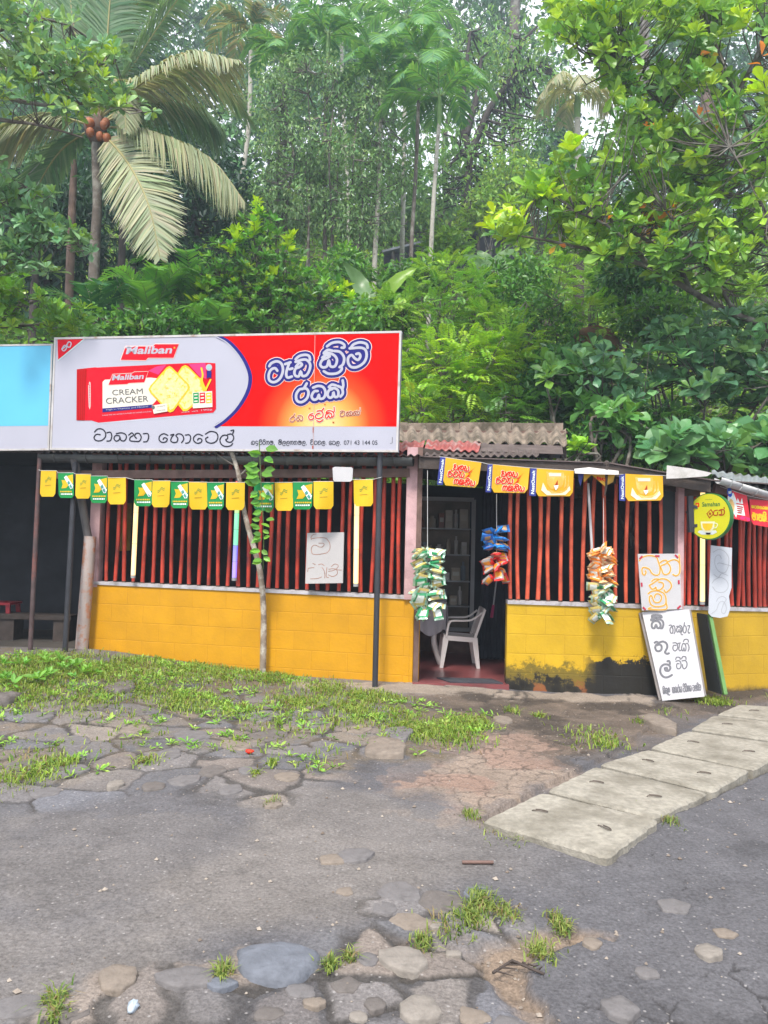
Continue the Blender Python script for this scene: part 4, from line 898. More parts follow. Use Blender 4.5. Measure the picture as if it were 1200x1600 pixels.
# table with a cloth and curved legs, behind the snack packets
tp = W(668, 1028, 9.3); tp[2] = 0.021
tab = thing('cafe_table', tp, 'pale table with curved legs under a grey cloth beside the plastic chair', 'table')
mb = MB(); mb.box(tp + np.array([-.12, .15, .72]), (.62, .62, .03), M_pl); mb.build('tabletop', tab)
for sx_, sy_ in ((-.3, -.1), (.10, -.12), (-.3, .4), (.13, .35)):
    b0_ = tp + np.array([sx_, sy_, 0]); mb = MB(); s_ = 1 if sx_ > 0 else -1
    mb.tube(catmull([b0_ + np.array([s_ * .05, 0, .0]), b0_ + np.array([s_ * .0, 0, .12]), b0_ + np.array([-s_ * .04, 0, .3]), b0_ + np.array([s_ * .0, 0, .55]), b0_ + np.array([s_ * .02, 0, .705])], 3), .034, M_pl, 8); mb.build('leg', tab)
mb = MB(); V = []; n = 20
for k in range(n + 1):
    x_ = -.44 + .64 * k / n; V += [tp + np.array([x_, -.17 + .012 * math.sin(k * 1.7), .742]), tp + np.array([x_, -.185 + .03 * math.sin(k * 1.3), .43 - .09 * abs(math.sin(k * .33))])]
mb.add(V, [(2 * i, 2 * i + 1, 2 * i + 3, 2 * i + 2) for i in range(n)], mat('table_cloth', (.36, .34, .37), .9, .15), True)
V = []
for k in range(n + 1):
    y_ = -.17 + .64 * k / n; V += [tp + np.array([.20 + .012 * math.sin(k * 1.7), y_, .742]), tp + np.array([.215 + .03 * math.sin(k * 1.3), y_, .43 - .09 * abs(math.sin(k * .4))])]
mb.add(V, [(2 * i, 2 * i + 2, 2 * i + 3, 2 * i + 1) for i in range(n)], _M['table_cloth'], True)
mb.slab([tp + np.array([-.44, -.17, .738]), tp + np.array([.2, -.17, .738]), tp + np.array([.2, .47, .738]), tp + np.array([-.44, .47, .738])], (0, 0, .006), _M['table_cloth'])
o = mb.build('tablecloth'); tag(o, 'grey cloth draped over the pale table inside the doorway', 'tablecloth')
# glass fronted cabinet
cl, cr = W(640, 960, 10.2), W(737, 960, 10.2); z0_, z1_ = .30, 2.05
cab = thing('display_cabinet', (cl[0], cl[1], 0.0), 'tall glass fronted cabinet of goods against the back wall', 'cabinet')
M_cab = mat('cabinet_frame', (.30, .31, .32), .4, .1); M_cabin = mat('cabinet_inside', (.20, .17, .14), .8, .2)
mb = MB(); mb.slab([at_z(cl, 0), at_z(cr, 0), at_z(cr, .3), at_z(cl, .3)], (0, .45, 0), M_wood2); mb.slab([at_z(cl, .3) + np.array([0, .42, 0]), at_z(cr, .3) + np.array([0, .42, 0]), at_z(cr, z1_) + np.array([0, .42, 0]), at_z(cl, z1_) + np.array([0, .42, 0])], (0, .03, 0), M_cabin); mb.build('cabinet_body', cab)
mb = MB()
for a, b in ((at_z(cl, .3), at_z(cl, z1_)), (at_z(cr, .3), at_z(cr, z1_))): mb.bar(a, b, .05, .05, M_cab, up=(0, 1, 0))
mb.bar(at_z(cl, z1_), at_z(cr, z1_), .05, .05, M_cab); mb.bar(at_z(cl, .33), at_z(cr, .33), .05, .05, M_cab); mb.build('frame', cab)
goods = [(.30, .26, .20), (.36, .32, .26), (.20, .10, .08), (.14, .17, .20), (.44, .42, .40), (.28, .22, .10)]
for si, z_ in enumerate((.62, .95, 1.3, 1.65)):
    mb = MB(); mb.slab([at_z(cl, z_) + np.array([.03, .03, 0]), at_z(cr, z_) + np.array([-.03, .03, 0]), at_z(cr, z_) + np.array([-.03, .41, 0]), at_z(cl, z_) + np.array([.03, .41, 0])], (0, 0, .015), M_cab); mb.build('shelf', cab)
    x_ = cl[0] + .06
    while x_ < cr[0] - .12:
        w_ = rng.uniform(.05, .13); h_ = rng.uniform(.1, .27); gi = rng.randrange(6); mb = MB(); g_ = mat('goods_%s' % 'cream straw maroon slate white amber'.split()[gi], goods[gi], .5, .2)
        if rng.random() < .5:
            c_ = np.array([x_ + w_ / 2, cl[1] + .2, z_ + .016]); mb.tube([c_, c_ + UPV * h_ * .75, c_ + UPV * h_ * .8, c_ + UPV * h_], [w_ / 2, w_ / 2, w_ / 4, w_ / 4], g_, 10); o = mb.build('jar'); tag(o, 'dim jar standing among the goods in the cabinet', 'jar', 'jars on the cabinet shelves')
        else:
            mb.box((x_ + w_ / 2, cl[1] + .2, z_ + .016 + h_ / 2), (w_, .12, h_), g_); mb.box((x_ + w_ / 2, cl[1] + .137, z_ + .016 + h_ * .55), (w_ * .7, .004, h_ * .3), goods and mat('goods_label', (.4, .38, .33), .6, .1)); o = mb.build('goods_box'); tag(o, 'dim packed carton standing among the goods in the cabinet', 'box', 'cartons on the cabinet shelves')
        x_ += w_ + rng.uniform(.01, .05)
# doormat
q = [W(680, 1064, 8.1), W(773, 1064, 8.1), W(785, 1076, 7.85), W(700, 1075, 7.85)]
q = [at_z(W(x, y, Yd), .021) for x, y, Yd in ((682, 1066, 8.22), (768, 1066, 8.22), (786, 1076, 7.98), (703, 1075, 7.98))]; mb = MB(); mb.slab(q[::-1], (0, 0, .012), mat('rubber_mat', (.045, .045, .055), .9, .2, 20, .4, 120)); o = mb.build('doormat'); tag(o, 'dark grey rubber mat on the doorway threshold', 'doormat')
# broom in the doorway
mb = MB(); p0_, p1_, p2_ = W(776, 905, 9.3), W(771, 945, 9.3), W(768, 965, 9.3); 
br_ = thing('hanging_duster', at_z(p0_, p0_[2]), 'grey handled duster with magenta end hanging beside the curtain', 'duster')
mb.tube([p0_, p1_], .010, M_cab, 6); mb.build('handle', br_); mb = MB(); mb.tube([p1_, p2_], [.016, .02], mat('magenta_plastic', (.30, .03, .10), .5, .1), 8); mb.build('grip', br_)
# poster on the back wall seen through the left grille
pr_ = Print(MB(), (0, 10.2, 0), (0, -1, 0)); pp = pr_.mb
q = [W(x, y, 9.6) for x, y in ((167, 862), (203, 860), (206, 786), (168, 786))]; pp.slab(q, (0, .01, 0), mat('poster_yellow', (.34, .22, .03), .6, .2, 9, dirt=(.2, .05, .03), dscale=6, dlo=.55, dhi=.6))
o = pp.build('poster'); tag(o, 'yellow paper poster hanging inside behind the leftmost bars', 'poster')
# red plastic stool and bench in the dark bay
mb = MB(); M_rp = mat('red_plastic', (.28, .02, .03), .4, .1); p = W(4, 960, 10.0); p[2] = .10
st = thing('plastic_stool', p, 'red plastic stool in the dark open bay', 'stool')
mb.box(p + np.array([0, 0, .45]), (.34, .34, .03), M_rp); mb.build('seat', st)
for a_ in (-.13, .13):
    for b_ in (-.13, .13):
        mb = MB(); mb.bar(p + np.array([a_ * 1.25, b_ * 1.25, 0]), p + np.array([a_, b_, .435]), .05, .03, M_rp, up=(0, 1, 0)); mb.build('leg', st)
p = W(60, 965, 9.9); p[2] = .10; bn = thing('low_bench', p, 'low dark block bench inside the open bay', 'bench'); mb = MB(); mb.box(p + np.array([0, 0, .30]), (.95, .3, .06), M_wood); mb.build('seat', bn)
for a_ in (-.35, .35): mb = MB(); mb.box(p + np.array([a_, 0, .134]), (.2, .26, .268), M_wood); mb.build('leg', bn)
# tube lamps tied to the grilles
def lamp(px0, py0, px1, py1, Y, cols, lab, r=.026):
    a, b = W(px0, py0, Y), W(px1, py1, Y); t = thing('tube_lamp', b, lab, 'tube lamp'); n = len(cols)
    for k, c in enumerate(cols):
        mb = MB(); mb.tube([a + (b - a) * (k / n + .0), a + (b - a) * ((k + 1) / n - .003)], r, mat('glow_' + '_'.join('%d' % int(q * 99) for q in c), (.3, .3, .3), .4, .02, emit=(c, .85)), 8); mb.build('glowing_tube', t)
    d = nrm(b - a); mb = MB(); mb.tube([b - d * .0, b + d * .03], r * 1.05, M_cab, 8); mb.build('end_cap', t); mb = MB(); mb.tube([a - d * .04, a], r * 1.05, M_cab, 8); mb.build('end_cap', t)
lamp(214.5, 752, 208, 899, 8.66, [(1.0, .62, .22)] * 3, 'warm white tube lamp on the left grille near the yellow poster')
lamp(372, 752, 366, 903, 8.42, [(.7, .04, .02), (.25, .5, .12), (.06, .50, .24), (.06, .48, .26), (.07, .06, .62), (.14, .05, .62)], 'red, green and blue tube lamp behind the thin tree')
lamp(558, 752, 556, 912, 8.10, [(1.0, .62, .22)] * 3, 'warm white tube lamp beside the black post at right')
lamp(1098, 770, 1097.5, 940, 7.96, [(1.0, .62, .22)] * 3, 'warm white tube lamp below the round yellow sign')
# a pale pipe and tie hanging at the eave of the right grille
mb = MB(); mb.tube([W(919, 755, 7.9), W(925, 860, 7.9)], .014, M_white, 8); o = mb.build('hanging_pipe'); tag(o, 'thin white pipe hanging above the orange snack packets', 'pipe')
mb = MB(); mb.tube([W(948, 722, 7.66), W(947, 760, 7.66), W(945, 775, 7.66)], [.02, .012, .006], M_wood, 7); mb.ball(W(948, 724, 7.65), .03, M_wood, (1, .5, 1)); o = mb.build('hanging_strap'); tag(o, 'dark strap tied to the eave over the crumpled yellow flag', 'strap')
# ------------------------------------------------------------------ signs, flags, packets
P_white = mat('print_white', (0.385, 0.385, 0.45), 0.5, 0.03, 2); P_red = None
def red_print():
    m, t, b = new_mat('print_red'); L = t.links
    tc = t.nodes.new('ShaderNodeTexCoord'); sub = t.nodes.new('ShaderNodeVectorMath'); sub.operation = 'DISTANCE'
    L.new(tc.outputs['Object'], sub.inputs[0]); sub.inputs[1].default_value = tuple(GLOW)
    r = t.nodes.new('ShaderNodeValToRGB'); mr = t.nodes.new('ShaderNodeMapRange'); mr.inputs['From Max'].default_value = 0.70; L.new(sub.outputs['Value'], mr.inputs['Value']); L.new(mr.outputs['Result'], r.inputs['Fac'])
    e = r.color_ramp.elements; e[0].position = 0.15; e[0].color = (.72, .50, .22, 1); e[1].position = 1; e[1].color = (.66, .003, .003, 1)
    for p, c in ((.42, (.78, .34, .08, 1)), (.72, (.78, .06, .015, 1))): q = e.new(p); q.color = c
    L.new(r.outputs['Color'], b.inputs['Base Color']); b.inputs['Roughness'].default_value = 0.5; b.inputs['Specular IOR Level'].default_value = 0.03; return m
P_navy = mat('print_navy', (0.022, 0.022, 0.16), 0.35, 0.02); P_black = mat('print_black', (0.02, 0.02, 0.03), 0.4, 0.02)
P_crim = mat('print_crimson', (0.55, 0.008, 0.020), 0.35, 0.04); P_dred = mat('print_dark_red', (0.36, 0.008, 0.008), 0.35, 0.05, 30)
P_pinkw = mat('print_pale_outline', (0.80, 0.55, 0.50), 0.35, 0.02); P_cream = mat('print_cream', (0.62, 0.58, 0.50), 0.35, 0.03); P_grey = mat('print_grey', (0.12, 0.12, 0.12), 0.4, 0.02)
P_gold = mat('print_gold', (0.75, 0.45, 0.03), 0.35, 0.1, 20); P_crk = mat('print_cracker', (0.74, 0.60, 0.26), 0.4, 0.25, 28, dirt=(.75, .42, .05), dscale=22, dlo=.52, dhi=.62)
P_green = mat('print_green', (0.0, 0.24, 0.06), 0.35, 0.03); P_yel = mat('print_yellow', (0.80, 0.55, 0.0), 0.35, 0.03); P_brown = mat('print_brown', (0.34, 0.06, 0.015), 0.4, 0.03)
P_mag = mat('print_magenta', (0.62, 0.04, 0.16), 0.35, 0.04); P_blue = mat('print_blue', (0.03, 0.10, 0.50), 0.35, 0.04); P_lred = mat('print_lettering_red', (0.62, 0.02, 0.01), 0.4, 0.03)
for _k, _m in _M.items():
    if _k.startswith('print_'): _m.node_tree.nodes['Principled BSDF'].inputs['Specular IOR Level'].default_value = 0.05
M_steel = mat('black_steel_post', (0.028, 0.029, 0.036), 0.5, 0.2, 8, 0.1); M_alu = mat('aluminium_edge', (0.45, 0.43, 0.42), 0.45, 0.15, 6, dirt=(.28, .2, .15), dscale=7, dlo=.55, dhi=.7)
def panel(mb, px, Ys, th, m):
    """flat board whose front corners are at pixel px with depth Ys; thickness th to the back"""
    P = [W(x, y, Y) for (x, y), Y in zip(px, Ys)]; n = nrm(np.cross(P[1] - P[0], P[3] - P[0])); n = n if n[1] > 0 else -n
    n3 = len(P); p0 = P[0]
    P = [p - n * np.dot(p - p0, n) for p in P]; mb.slab(P, n * th, m); return p0, n, P

# --- the long billboard
bb = thing('billboard', W(350, 706, 8.1), 'long white and red biscuit advertisement board on black posts above the eave', 'billboard')
mb = MB(); Yl, Yr = 8.42, 7.72
p0, nn, BP = panel(mb, [(78, 703), (622, 706.5), (627.5, 517), (85, 527.5)], [Yl, Yr, Yr, Yl], .05, P_white)
GLOW = on_plane(503, 668, p0, nn); P_red = red_print()
pr = Print(mb, p0, nn, 0.0015)
# red field, navy and pale arcs
arcN = [(343, 525.5), (362, 536), (380, 556), (391, 577), (394, 594), (389, 614), (375, 637), (357, 655), (341, 666)]
arc = catmull([(a, b, 0) for a, b in arcN], 4); arc = [(p[0], p[1]) for p in arc]
pr.poly(arc + [(623.5, 666.5), (624.5, 520.5)], P_red, 1)
for wd, m_, ly, dx in ((6.5, P_navy, 2, -3.0), (1.8, P_white, 3, -6.6)): pr.stroke([(a + dx, b) for a, b in arcN], wd, m_, ly, 4)
pr.poly([(90, 530), (131, 529), (91, 562)], P_crim, 1); pr.stroke([(91, 563.5), (132, 530)], 1.6, mat('print_peel', (.45, .55, .55), .4), 2)
pr.crop(80, 520, 4.286)
pr.stroke([(72, 110), (90, 85), (105, 100), (88, 122), (75, 110), (95, 95)], 8, P_white, 3); pr.stroke([(105, 85), (118, 62), (135, 70), (128, 95), (112, 95), (105, 80)], 8, P_white, 3)
def badge(P, m, lay, wd):
    pr.stroke(P + [P[0], P[1]], wd, P_pinkw, lay, 1); pr.poly(P, m, lay + 1)
badge([(467, 182), (500, 92), (682, 92), (697, 77), (855, 77), (820, 168), (650, 168), (635, 184)], P_crim, 2, 9)
pr.text('Maliban', (500, 145), (806, 140), 52, P_white, 4, .28, .03); pr.poly([(822, 96), (832, 96), (832, 106), (822, 106)], P_gold, 4)
pr.poly([(498, 92), (560, 92), (540, 100), (500, 106)], P_white, 4)
# the packet
pr.crop(105, 555, 4.898)
pr.poly([(215, 512), (300, 508), (1120, 440), (1150, 428), (1150, 440), (760, 482), (240, 526)], mat('print_shadow_grey', (.42, .42, .48), .4), 1)
pr.poly([(75, 108), (215, 93), (232, 95), (860, 64), (1062, 58), (1135, 62), (1140, 412), (1118, 440), (750, 471), (240, 517), (190, 500), (72, 499)], P_crim, 2)
pr.poly([(75, 108), (150, 103), (135, 500), (72, 499)], P_dred, 3)
for k in range(4): pr.stroke([(84 + k * 16, 112), (80 + k * 15, 495)], 3, P_crim, 4, 1)
pr.poly([(690, 85), (760, 74), (700, 150), (620, 120)], P_mag, 3); pr.poly([(930, 70), (1060, 60), (1065, 180), (1020, 170)], P_mag, 3)
pr.poly([(272, 205), (290, 188), (640, 172), (690, 178), (640, 240), (690, 340), (655, 378), (272, 408)], P_cream, 3)
pr.poly([(272, 408), (655, 378), (655, 402), (272, 438)], P_navy, 4)
badge([(318, 228), (352, 148), (500, 140), (515, 130), (622, 126), (592, 208), (475, 214), (462, 222)], P_crim, 4, 8)
pr.text('Maliban', (345, 195), (585, 183), 42, P_white, 6, .28, .03)
pr.text('CREAM', (348, 308), (582, 296), 42, P_grey, 5); pr.text('CRACKER', (300, 374), (624, 356), 46, P_grey, 5)
pr.text('High in Vitamins and Mineral', (302, 428), (622, 402), 15, P_white, 6)
pr.text('SUGAR FREE NO ADDED FLAVOURS NO ADDED COLOURS', (272, 466), (648, 436), 9, P_white, 5)
def diamond(P, lay):
    pr.poly(P, P_gold, lay); c = np.mean(P, 0); pr.poly([tuple(c + (np.array(p) - c) * .90) for p in P], P_crk, lay + 1)
diamond([(845, 140), (880, 88), (905, 76), (930, 88), (1035, 195), (1052, 290), (1040, 330), (920, 428), (890, 430), (850, 380)], 5)
diamond([(625, 262), (640, 235), (765, 95), (785, 84), (805, 95), (935, 225), (944, 250), (930, 275), (815, 430), (790, 440), (765, 425), (640, 290)], 7)
rg = random.Random(2)
for k in range(60):
    a, b = rg.uniform(-1, 1), rg.uniform(-1, 1)
    if abs(a) + abs(b) < .8: pr.poly([(785 + a * 150 + dx, 262 + b * 165 + dy) for dx, dy in ((-4, 0), (0, -5), (4, 0), (0, 5))], P_gold if k % 2 else P_cream, 9)
for P in ([(1030, 100), (1040, 150), (1035, 200), (1065, 270)], [(1100, 190), (1080, 230), (1062, 270)], [(1020, 180), (1035, 230), (1055, 270)]): pr.stroke(P, 14, P_gold, 7)
pr.poly([(1088 + 24 * math.cos(a), 95 + 26 * math.sin(a)) for a in np.linspace(0, 6.28, 15)[:-1]], P_white, 7); pr.poly([(1088 + 15 * math.cos(a), 95 + 16 * math.sin(a)) for a in np.linspace(0, 6.28, 15)[:-1]], mat('print_seal', (.25, .42, .38), .4), 8)
pr.poly([(1070, 122), (1108, 122), (1105, 180), (1088, 170), (1072, 182)], P_navy, 7)
pr.poly([(962, 285), (1112, 276), (1115, 398), (965, 408)], P_cream, 7)
for x_, m_ in ((968, P_green), (1017, P_crim), (1066, P_gold)):
    pr.poly([(x_, 290), (x_ + 42, 287), (x_ + 43, 366), (x_ + 1, 369)], m_, 8)
    for yy in (300, 325, 350): pr.poly([(x_ + 8, yy), (x_ + 34, yy - 2), (x_ + 34, yy + 8), (x_ + 8, yy + 10)], P_cream, 9)
pr.poly([(652, 388), (765, 370), (772, 432), (668, 450)], P_cream, 10); pr.poly([(664 + 13 * math.cos(a), 402 + 15 * math.sin(a)) for a in np.linspace(0, 6.28, 13)[:-1]], P_grey, 11)
pr.text('NOW CRUNCHIER', (692, 402), (758, 392), 9, P_grey, 11); pr.text('THAN EVER', (690, 432), (758, 424), 9, P_grey, 11)
pr.text('net wt 190g', (880, 446), (1112, 424), 15, P_white, 4)
pr.stroke([(170, 220), (178, 212), (178, 390), (170, 395), (166, 230)], 5, P_pinkw, 4, 2); pr.text('Maliban', (178, 385), (178, 225), 9, P_white, 5, .2)
# big words: pale outline, navy band, white letters
pr.crop(405, 525, 6.316)
BIG = [[(182, 345), (160, 320), (120, 335), (97, 385), (105, 440), (150, 458), (205, 425), (237, 350), (225, 280), (180, 252), (125, 270), (103, 300)],
       [(258, 280), (312, 262)], [(300, 266), (270, 365), (282, 412), (325, 402)], [(302, 330), (330, 322)],
       [(365, 305), (400, 268), (425, 285), (400, 308), (362, 325), (350, 365), (362, 395), (395, 398), (412, 350), (428, 395), (470, 388), (500, 335), (505, 280), (470, 238), (420, 238), (362, 258)], [(362, 232), (400, 200), (455, 188), (495, 200), (505, 240)],
       [(625, 215), (668, 190), (700, 200), (670, 220), (625, 240), (605, 285), (630, 312), (672, 300), (690, 240), (705, 300), (750, 300), (770, 240), (745, 195), (690, 170), (640, 175)], [(640, 170), (680, 140), (730, 150)], [(745, 150), (800, 160), (840, 215), (830, 280), (795, 310)],
       [(672, 105), (720, 72), (790, 62), (838, 85), (842, 115), (815, 118)], [(640, 350), (690, 375), (770, 370), (815, 335), (812, 300)],
       [(960, 180), (988, 175), (1000, 205), (978, 238), (945, 222), (915, 190), (882, 215), (880, 265), (910, 308), (970, 308), (1035, 265), (1062, 200), (1050, 140), (1000, 118), (895, 125)], [(905, 120), (935, 85), (1000, 65), (1060, 82), (1072, 120)],
       [(472, 470), (440, 520), (400, 530), (368, 580), (375, 638), (420, 655), (472, 620), (490, 560), (470, 522), (440, 520)],
       [(580, 545), (545, 550), (520, 595), (540, 630), (575, 620), (592, 580), (600, 620), (640, 612), (657, 560), (635, 508), (585, 495), (535, 512)],
       [(725, 525), (690, 540), (677, 585), (700, 612), (728, 595), (735, 555), (748, 602), (780, 595), (782, 545), (750, 518), (700, 520)], [(690, 505), (720, 482), (760, 490)], [(775, 495), (815, 515), (828, 565), (805, 600)], [(826, 440), (832, 490), (822, 530)]]
for st in BIG: pr.stroke(st, 88, P_pinkw, 3, 3)
for st in BIG: pr.stroke(st, 74, P_navy, 5, 3)
for st in BIG: pr.stroke(st, 26, P_white, 7, 4)
SM = [[(352, 768), (335, 798), (312, 812), (305, 838), (330, 847), (355, 825), (350, 800), (325, 797)], [(395, 802), (375, 810), (372, 832), (390, 838), (402, 815), (410, 835), (428, 830), (430, 800), (410, 785), (380, 790)],
      [(800, 748), (820, 738), (826, 752), (805, 765), (800, 785), (820, 795), (842, 780), (845, 750), (830, 740)], [(875, 758), (862, 765), (860, 782), (873, 788), (884, 765), (890, 786), (905, 780), (902, 760), (880, 750), (865, 752)], [(895, 743), (918, 752), (922, 775), (908, 786)],
      [(945, 752), (932, 760), (930, 777), (943, 783), (954, 760), (960, 780), (975, 775), (972, 755), (950, 745), (935, 748)], [(965, 738), (985, 745), (992, 768), (980, 780)], [(996, 712), (998, 745)]]
MD = [[(530, 765), (500, 778), (490, 808), (510, 828), (537, 812), (535, 787), (512, 787)], [(600, 762), (572, 770), (555, 798), (572, 815), (600, 812), (628, 795), (630, 760), (610, 738), (572, 742)], [(570, 835), (600, 848), (632, 825)], [(622, 735), (640, 712)],
      [(685, 765), (660, 775), (655, 800), (672, 812), (688, 785), (696, 808), (715, 800), (715, 770), (690, 757), (662, 760), (675, 740), (700, 738)], [(705, 738), (732, 750), (740, 782), (725, 802)], [(740, 702), (743, 745)]]
for st in SM: pr.stroke(st, 16, P_cream, 3, 3)
for st in MD: pr.stroke(st, 24, P_cream, 3, 3)
for st in SM: pr.stroke(st, 8, P_brown, 5, 3)
for st in MD: pr.stroke(st, 11, P_lred, 5, 3)
# name line
pr.crop(135, 660, 4.8)
NM = [[(105, 92), (75, 90), (58, 115), (75, 136), (112, 136), (142, 110), (143, 75), (118, 50), (85, 50), (62, 72)], [(155, 77), (182, 75), (191, 105), (180, 136), (155, 140)],
      [(250, 102), (222, 98), (208, 118), (222, 140), (245, 132), (253, 110), (260, 134), (285, 138), (300, 115), (294, 90), (265, 78), (225, 84)], [(318, 95), (342, 78), (354, 95), (330, 112), (328, 136), (360, 142), (398, 140), (412, 110), (395, 82), (370, 85), (364, 105), (376, 118)], [(428, 85), (460, 84), (468, 112), (455, 142), (430, 146)],
      [(612, 97), (580, 85), (550, 103), (547, 132), (570, 150), (600, 143), (606, 122), (585, 115), (576, 128)], [(632, 95), (658, 90), (640, 112), (634, 138), (655, 151), (680, 145), (686, 118), (672, 100), (692, 85), (720, 95), (731, 125), (715, 151)], [(743, 95), (774, 94), (782, 120), (770, 150), (745, 156)],
      [(872, 100), (838, 88), (808, 108), (806, 136), (830, 156), (860, 149), (866, 128), (845, 120), (834, 133)], [(893, 88), (930, 68), (972, 76), (987, 105), (975, 140), (940, 156), (905, 146), (895, 122), (912, 110)],
      [(1098, 158), (1080, 176), (1040, 180), (1010, 160), (1003, 125), (1025, 98), (1056, 98), (1060, 120), (1045, 130), (1062, 146), (1090, 145), (1106, 115), (1090, 88), (1060, 90)], [(1084, 62), (1106, 58), (1098, 84)]]
for st in NM: pr.stroke(st, 9, P_black, 2, 4)
pr.crop(385, 675, 5)
pr.glyphs(['sa', 'da', 'pi', 'ri', 'ga', 'ma', ','], (38, 98), (222, 98), 28, 4.5, P_black, 2); pr.glyphs(['mi', 'la', 'la', 'ga', 'ha', 'ma', 'la', ','], (250, 98), (472, 98), 28, 4.5, P_black, 2)
pr.glyphs(['pi', 'ta', 'va', 'la', '.'], (500, 98), (626, 98), 28, 4.5, P_black, 2); pr.glyphs(['e', 'ta', 'la', '.'], (646, 99), (738, 99), 28, 4.5, P_black, 2)
pr.text('071 43 144 05', (762, 100), (1024, 100), 34, P_black, 2)
pr.stroke([(1140, 40), (1140, 85), (1125, 90)], 4, P_grey, 2, 1)
pr.T = (0, 0, 1.0)
pr.stroke([(492.5, 521), (489.5, 703)], 0.7, mat('print_seam', (.45, .30, .28), .6), 4.5, 1)
for a, b, w_, h_ in ((489.5, 672, 1.2, 9), (489, 699, 2.0, 5), (508, 632, 2.5, 1.5), (521, 660, 3, 2), (484, 638, 3, 1.4)): pr.poly([(a - w_ / 2, b - h_ / 2), (a + w_ / 2, b - h_ / 2), (a + w_ / 2.5, b + h_ / 2), (a - w_ / 2.5, b + h_ / 2)], P_brown, 5.5)
mb.build('printed_panel', bb)
def frame(P, n, w_, th, m, parent):
    mb = MB(); c = sum(P) / len(P); off = -n * .006
    for k in range(4):
        a, b = P[k], P[(k + 1) % 4]; t = nrm(b - a); i_ = nrm(np.cross(n, t)); i_ = i_ if np.dot(i_, c - a) > 0 else -i_
        e = 0 if k % 2 == 0 else w_; mb.slab([a + off + t * e, b + off - t * e, b + off - t * e + i_ * w_, a + off + t * e + i_ * w_], n * th, m)
    mb.build('frame', parent)
frame(BP, nn, .022, .07, M_alu, bb)
def spost(bot, pxt, Yb, Yt, r, m, parent, dz=.03):
    a = W(bot[0], bot[1], Yb); b = W(pxt[0], pxt[1], Yt); mb = MB(); mb.tube([a - UPV * .1, b], r, m, 10); mb.build('post', parent)
spost((101, 1028), (121, 660), 8.43, 8.52, .030, M_steel, bb); spost((586, 1073), (595, 650), 7.73, 7.84, .030, M_steel, bb)
# --- the light blue board at the left edge
lb = thing('signboard', W(0, 703, 8.5), 'plain light blue board with white lower band left of the billboard', 'signboard')
mb = MB(); p0, nn, LP = panel(mb, [(-190, 706), (77, 703.5), (83.5, 537.5), (-190, 541)], [8.75, 8.46, 8.46, 8.75], .05, P_white)
pr = Print(mb, p0, nn, .0015); pr.poly([(-190, 668), (78.5, 665), (83.2, 538), (-190, 541)], mat('print_sky_blue', (0.10, 0.42, 0.62), .4, .05, 2), 1); mb.build('printed_panel', lb); frame(LP, nn, .02, .07, M_alu, lb)
spost((47, 1020), (65, 660), 8.55, 8.57, .026, mat('rusty_steel_post', (.075, .05, .05), .7, .3, 9, .2, dirt=(.16, .06, .05), dscale=5, dlo=.5, dhi=.65), lb)

# --- flag strings
def fY(px): return 8.50 - (px - 62) / 530 * .72
FL = [(64, 88, 735.5, 776, 'y'), (90.5, 114.5, 739, 778, 'g'), (118.5, 142, 741, 779, 'y'), (141.5, 168, 744, 786, 'g'), (168.5, 196.5, 746.5, 788, 'y'), (210, 238, 750, 791, 'g'), (238.5, 266, 751.5, 792.5, 'y'), (266.5, 294, 752.5, 794, 'g'), (295, 323, 753.5, 796, 'y'),
      (324, 350.5, 754, 796, 'g'), (353.5, 382.5, 754, 797, 'y'), (397, 428, 754, 798, 'g'), (429, 457, 754, 798, 'y'), (458, 489, 753.5, 796, 'g'), (490, 521, 752.5, 795.5, 'y'), (552.5, 582.5, 749.5, 791, 'y')]
LBY = ['curled yellow flag at the far left end of the string by the rusty post', 'narrow green flag just left of the black post', 'folded yellow flag just right of the left black post', 'green flag in front of the leftmost pink pillar', 'yellow flag hanging before the yellow poster',
       'green flag at the top of the warm tube lamp by the poster', 'yellow flag, first right of the lamp topped by a green flag', 'green flag, second right of the lamp near the poster', 'yellow flag, third right of the lamp near the poster', 'green flag, two places left of the thin tree trunk', 'yellow flag over the rainbow tube lamp beside the thin trunk',
       'green flag among the hanging vine leaves', 'yellow flag right of the vine leaves', 'green flag above the small white handwritten board', 'yellow flag left of the white plate', 'yellow flag between the white plate and the black post']
M_fy = mat('flag_yellow', (0.62, 0.39, 0.002), 0.5, 0.05, 4); M_fg = mat('flag_green', (0.0, 0.22, 0.045), 0.5, 0.05, 4)
M_fw = mat('flag_white', (.7, .75, .72), .5); M_ft = mat('flag_teal', (.06, .25, .22), .5); M_fo = mat('flag_olive', (.35, .22, .0), .5)
def flag_pts(x0, x1, yt, yb, rg, nx=6, ny=6):
    a = rg.uniform(.006, .022); ph = rg.uniform(0, 6); sk = rg.uniform(-2.2, 1.2); tw = rg.uniform(-.03, .03)
    def f(u, v):
        px = x0 + (x1 - x0) * u + sk * v; py = yt + (yb - yt) * v; Y = fY(px) + a * math.sin(ph + 3.2 * u + 1.5 * v) * (.25 + v) + tw * (u - .5) * v
        return W(px, py, Y)
    return f
def cloth(mb, f, u0, u1, v0, v1, m, lift=0.0, nx=5, ny=5, corner=0.0):
    V = []
    for j in range(ny + 1):
        for i in range(nx + 1):
            u, v = i / nx, j / ny
            if corner and v > 1 - corner:
                w_ = corner * (1 - math.sqrt(max(0, 1 - ((v - 1 + corner) / corner) ** 2))) * .8; u = w_ + u * (1 - 2 * w_)
            V.append(f(u0 + (u1 - u0) * u, v0 + (v1 - v0) * v) - np.array([0, lift, 0]))
    k = nx + 1; mb.add(V, [(j * k + i, (j + 1) * k + i, (j + 1) * k + i + 1, j * k + i + 1) for j in range(ny) for i in range(nx)], m, True)
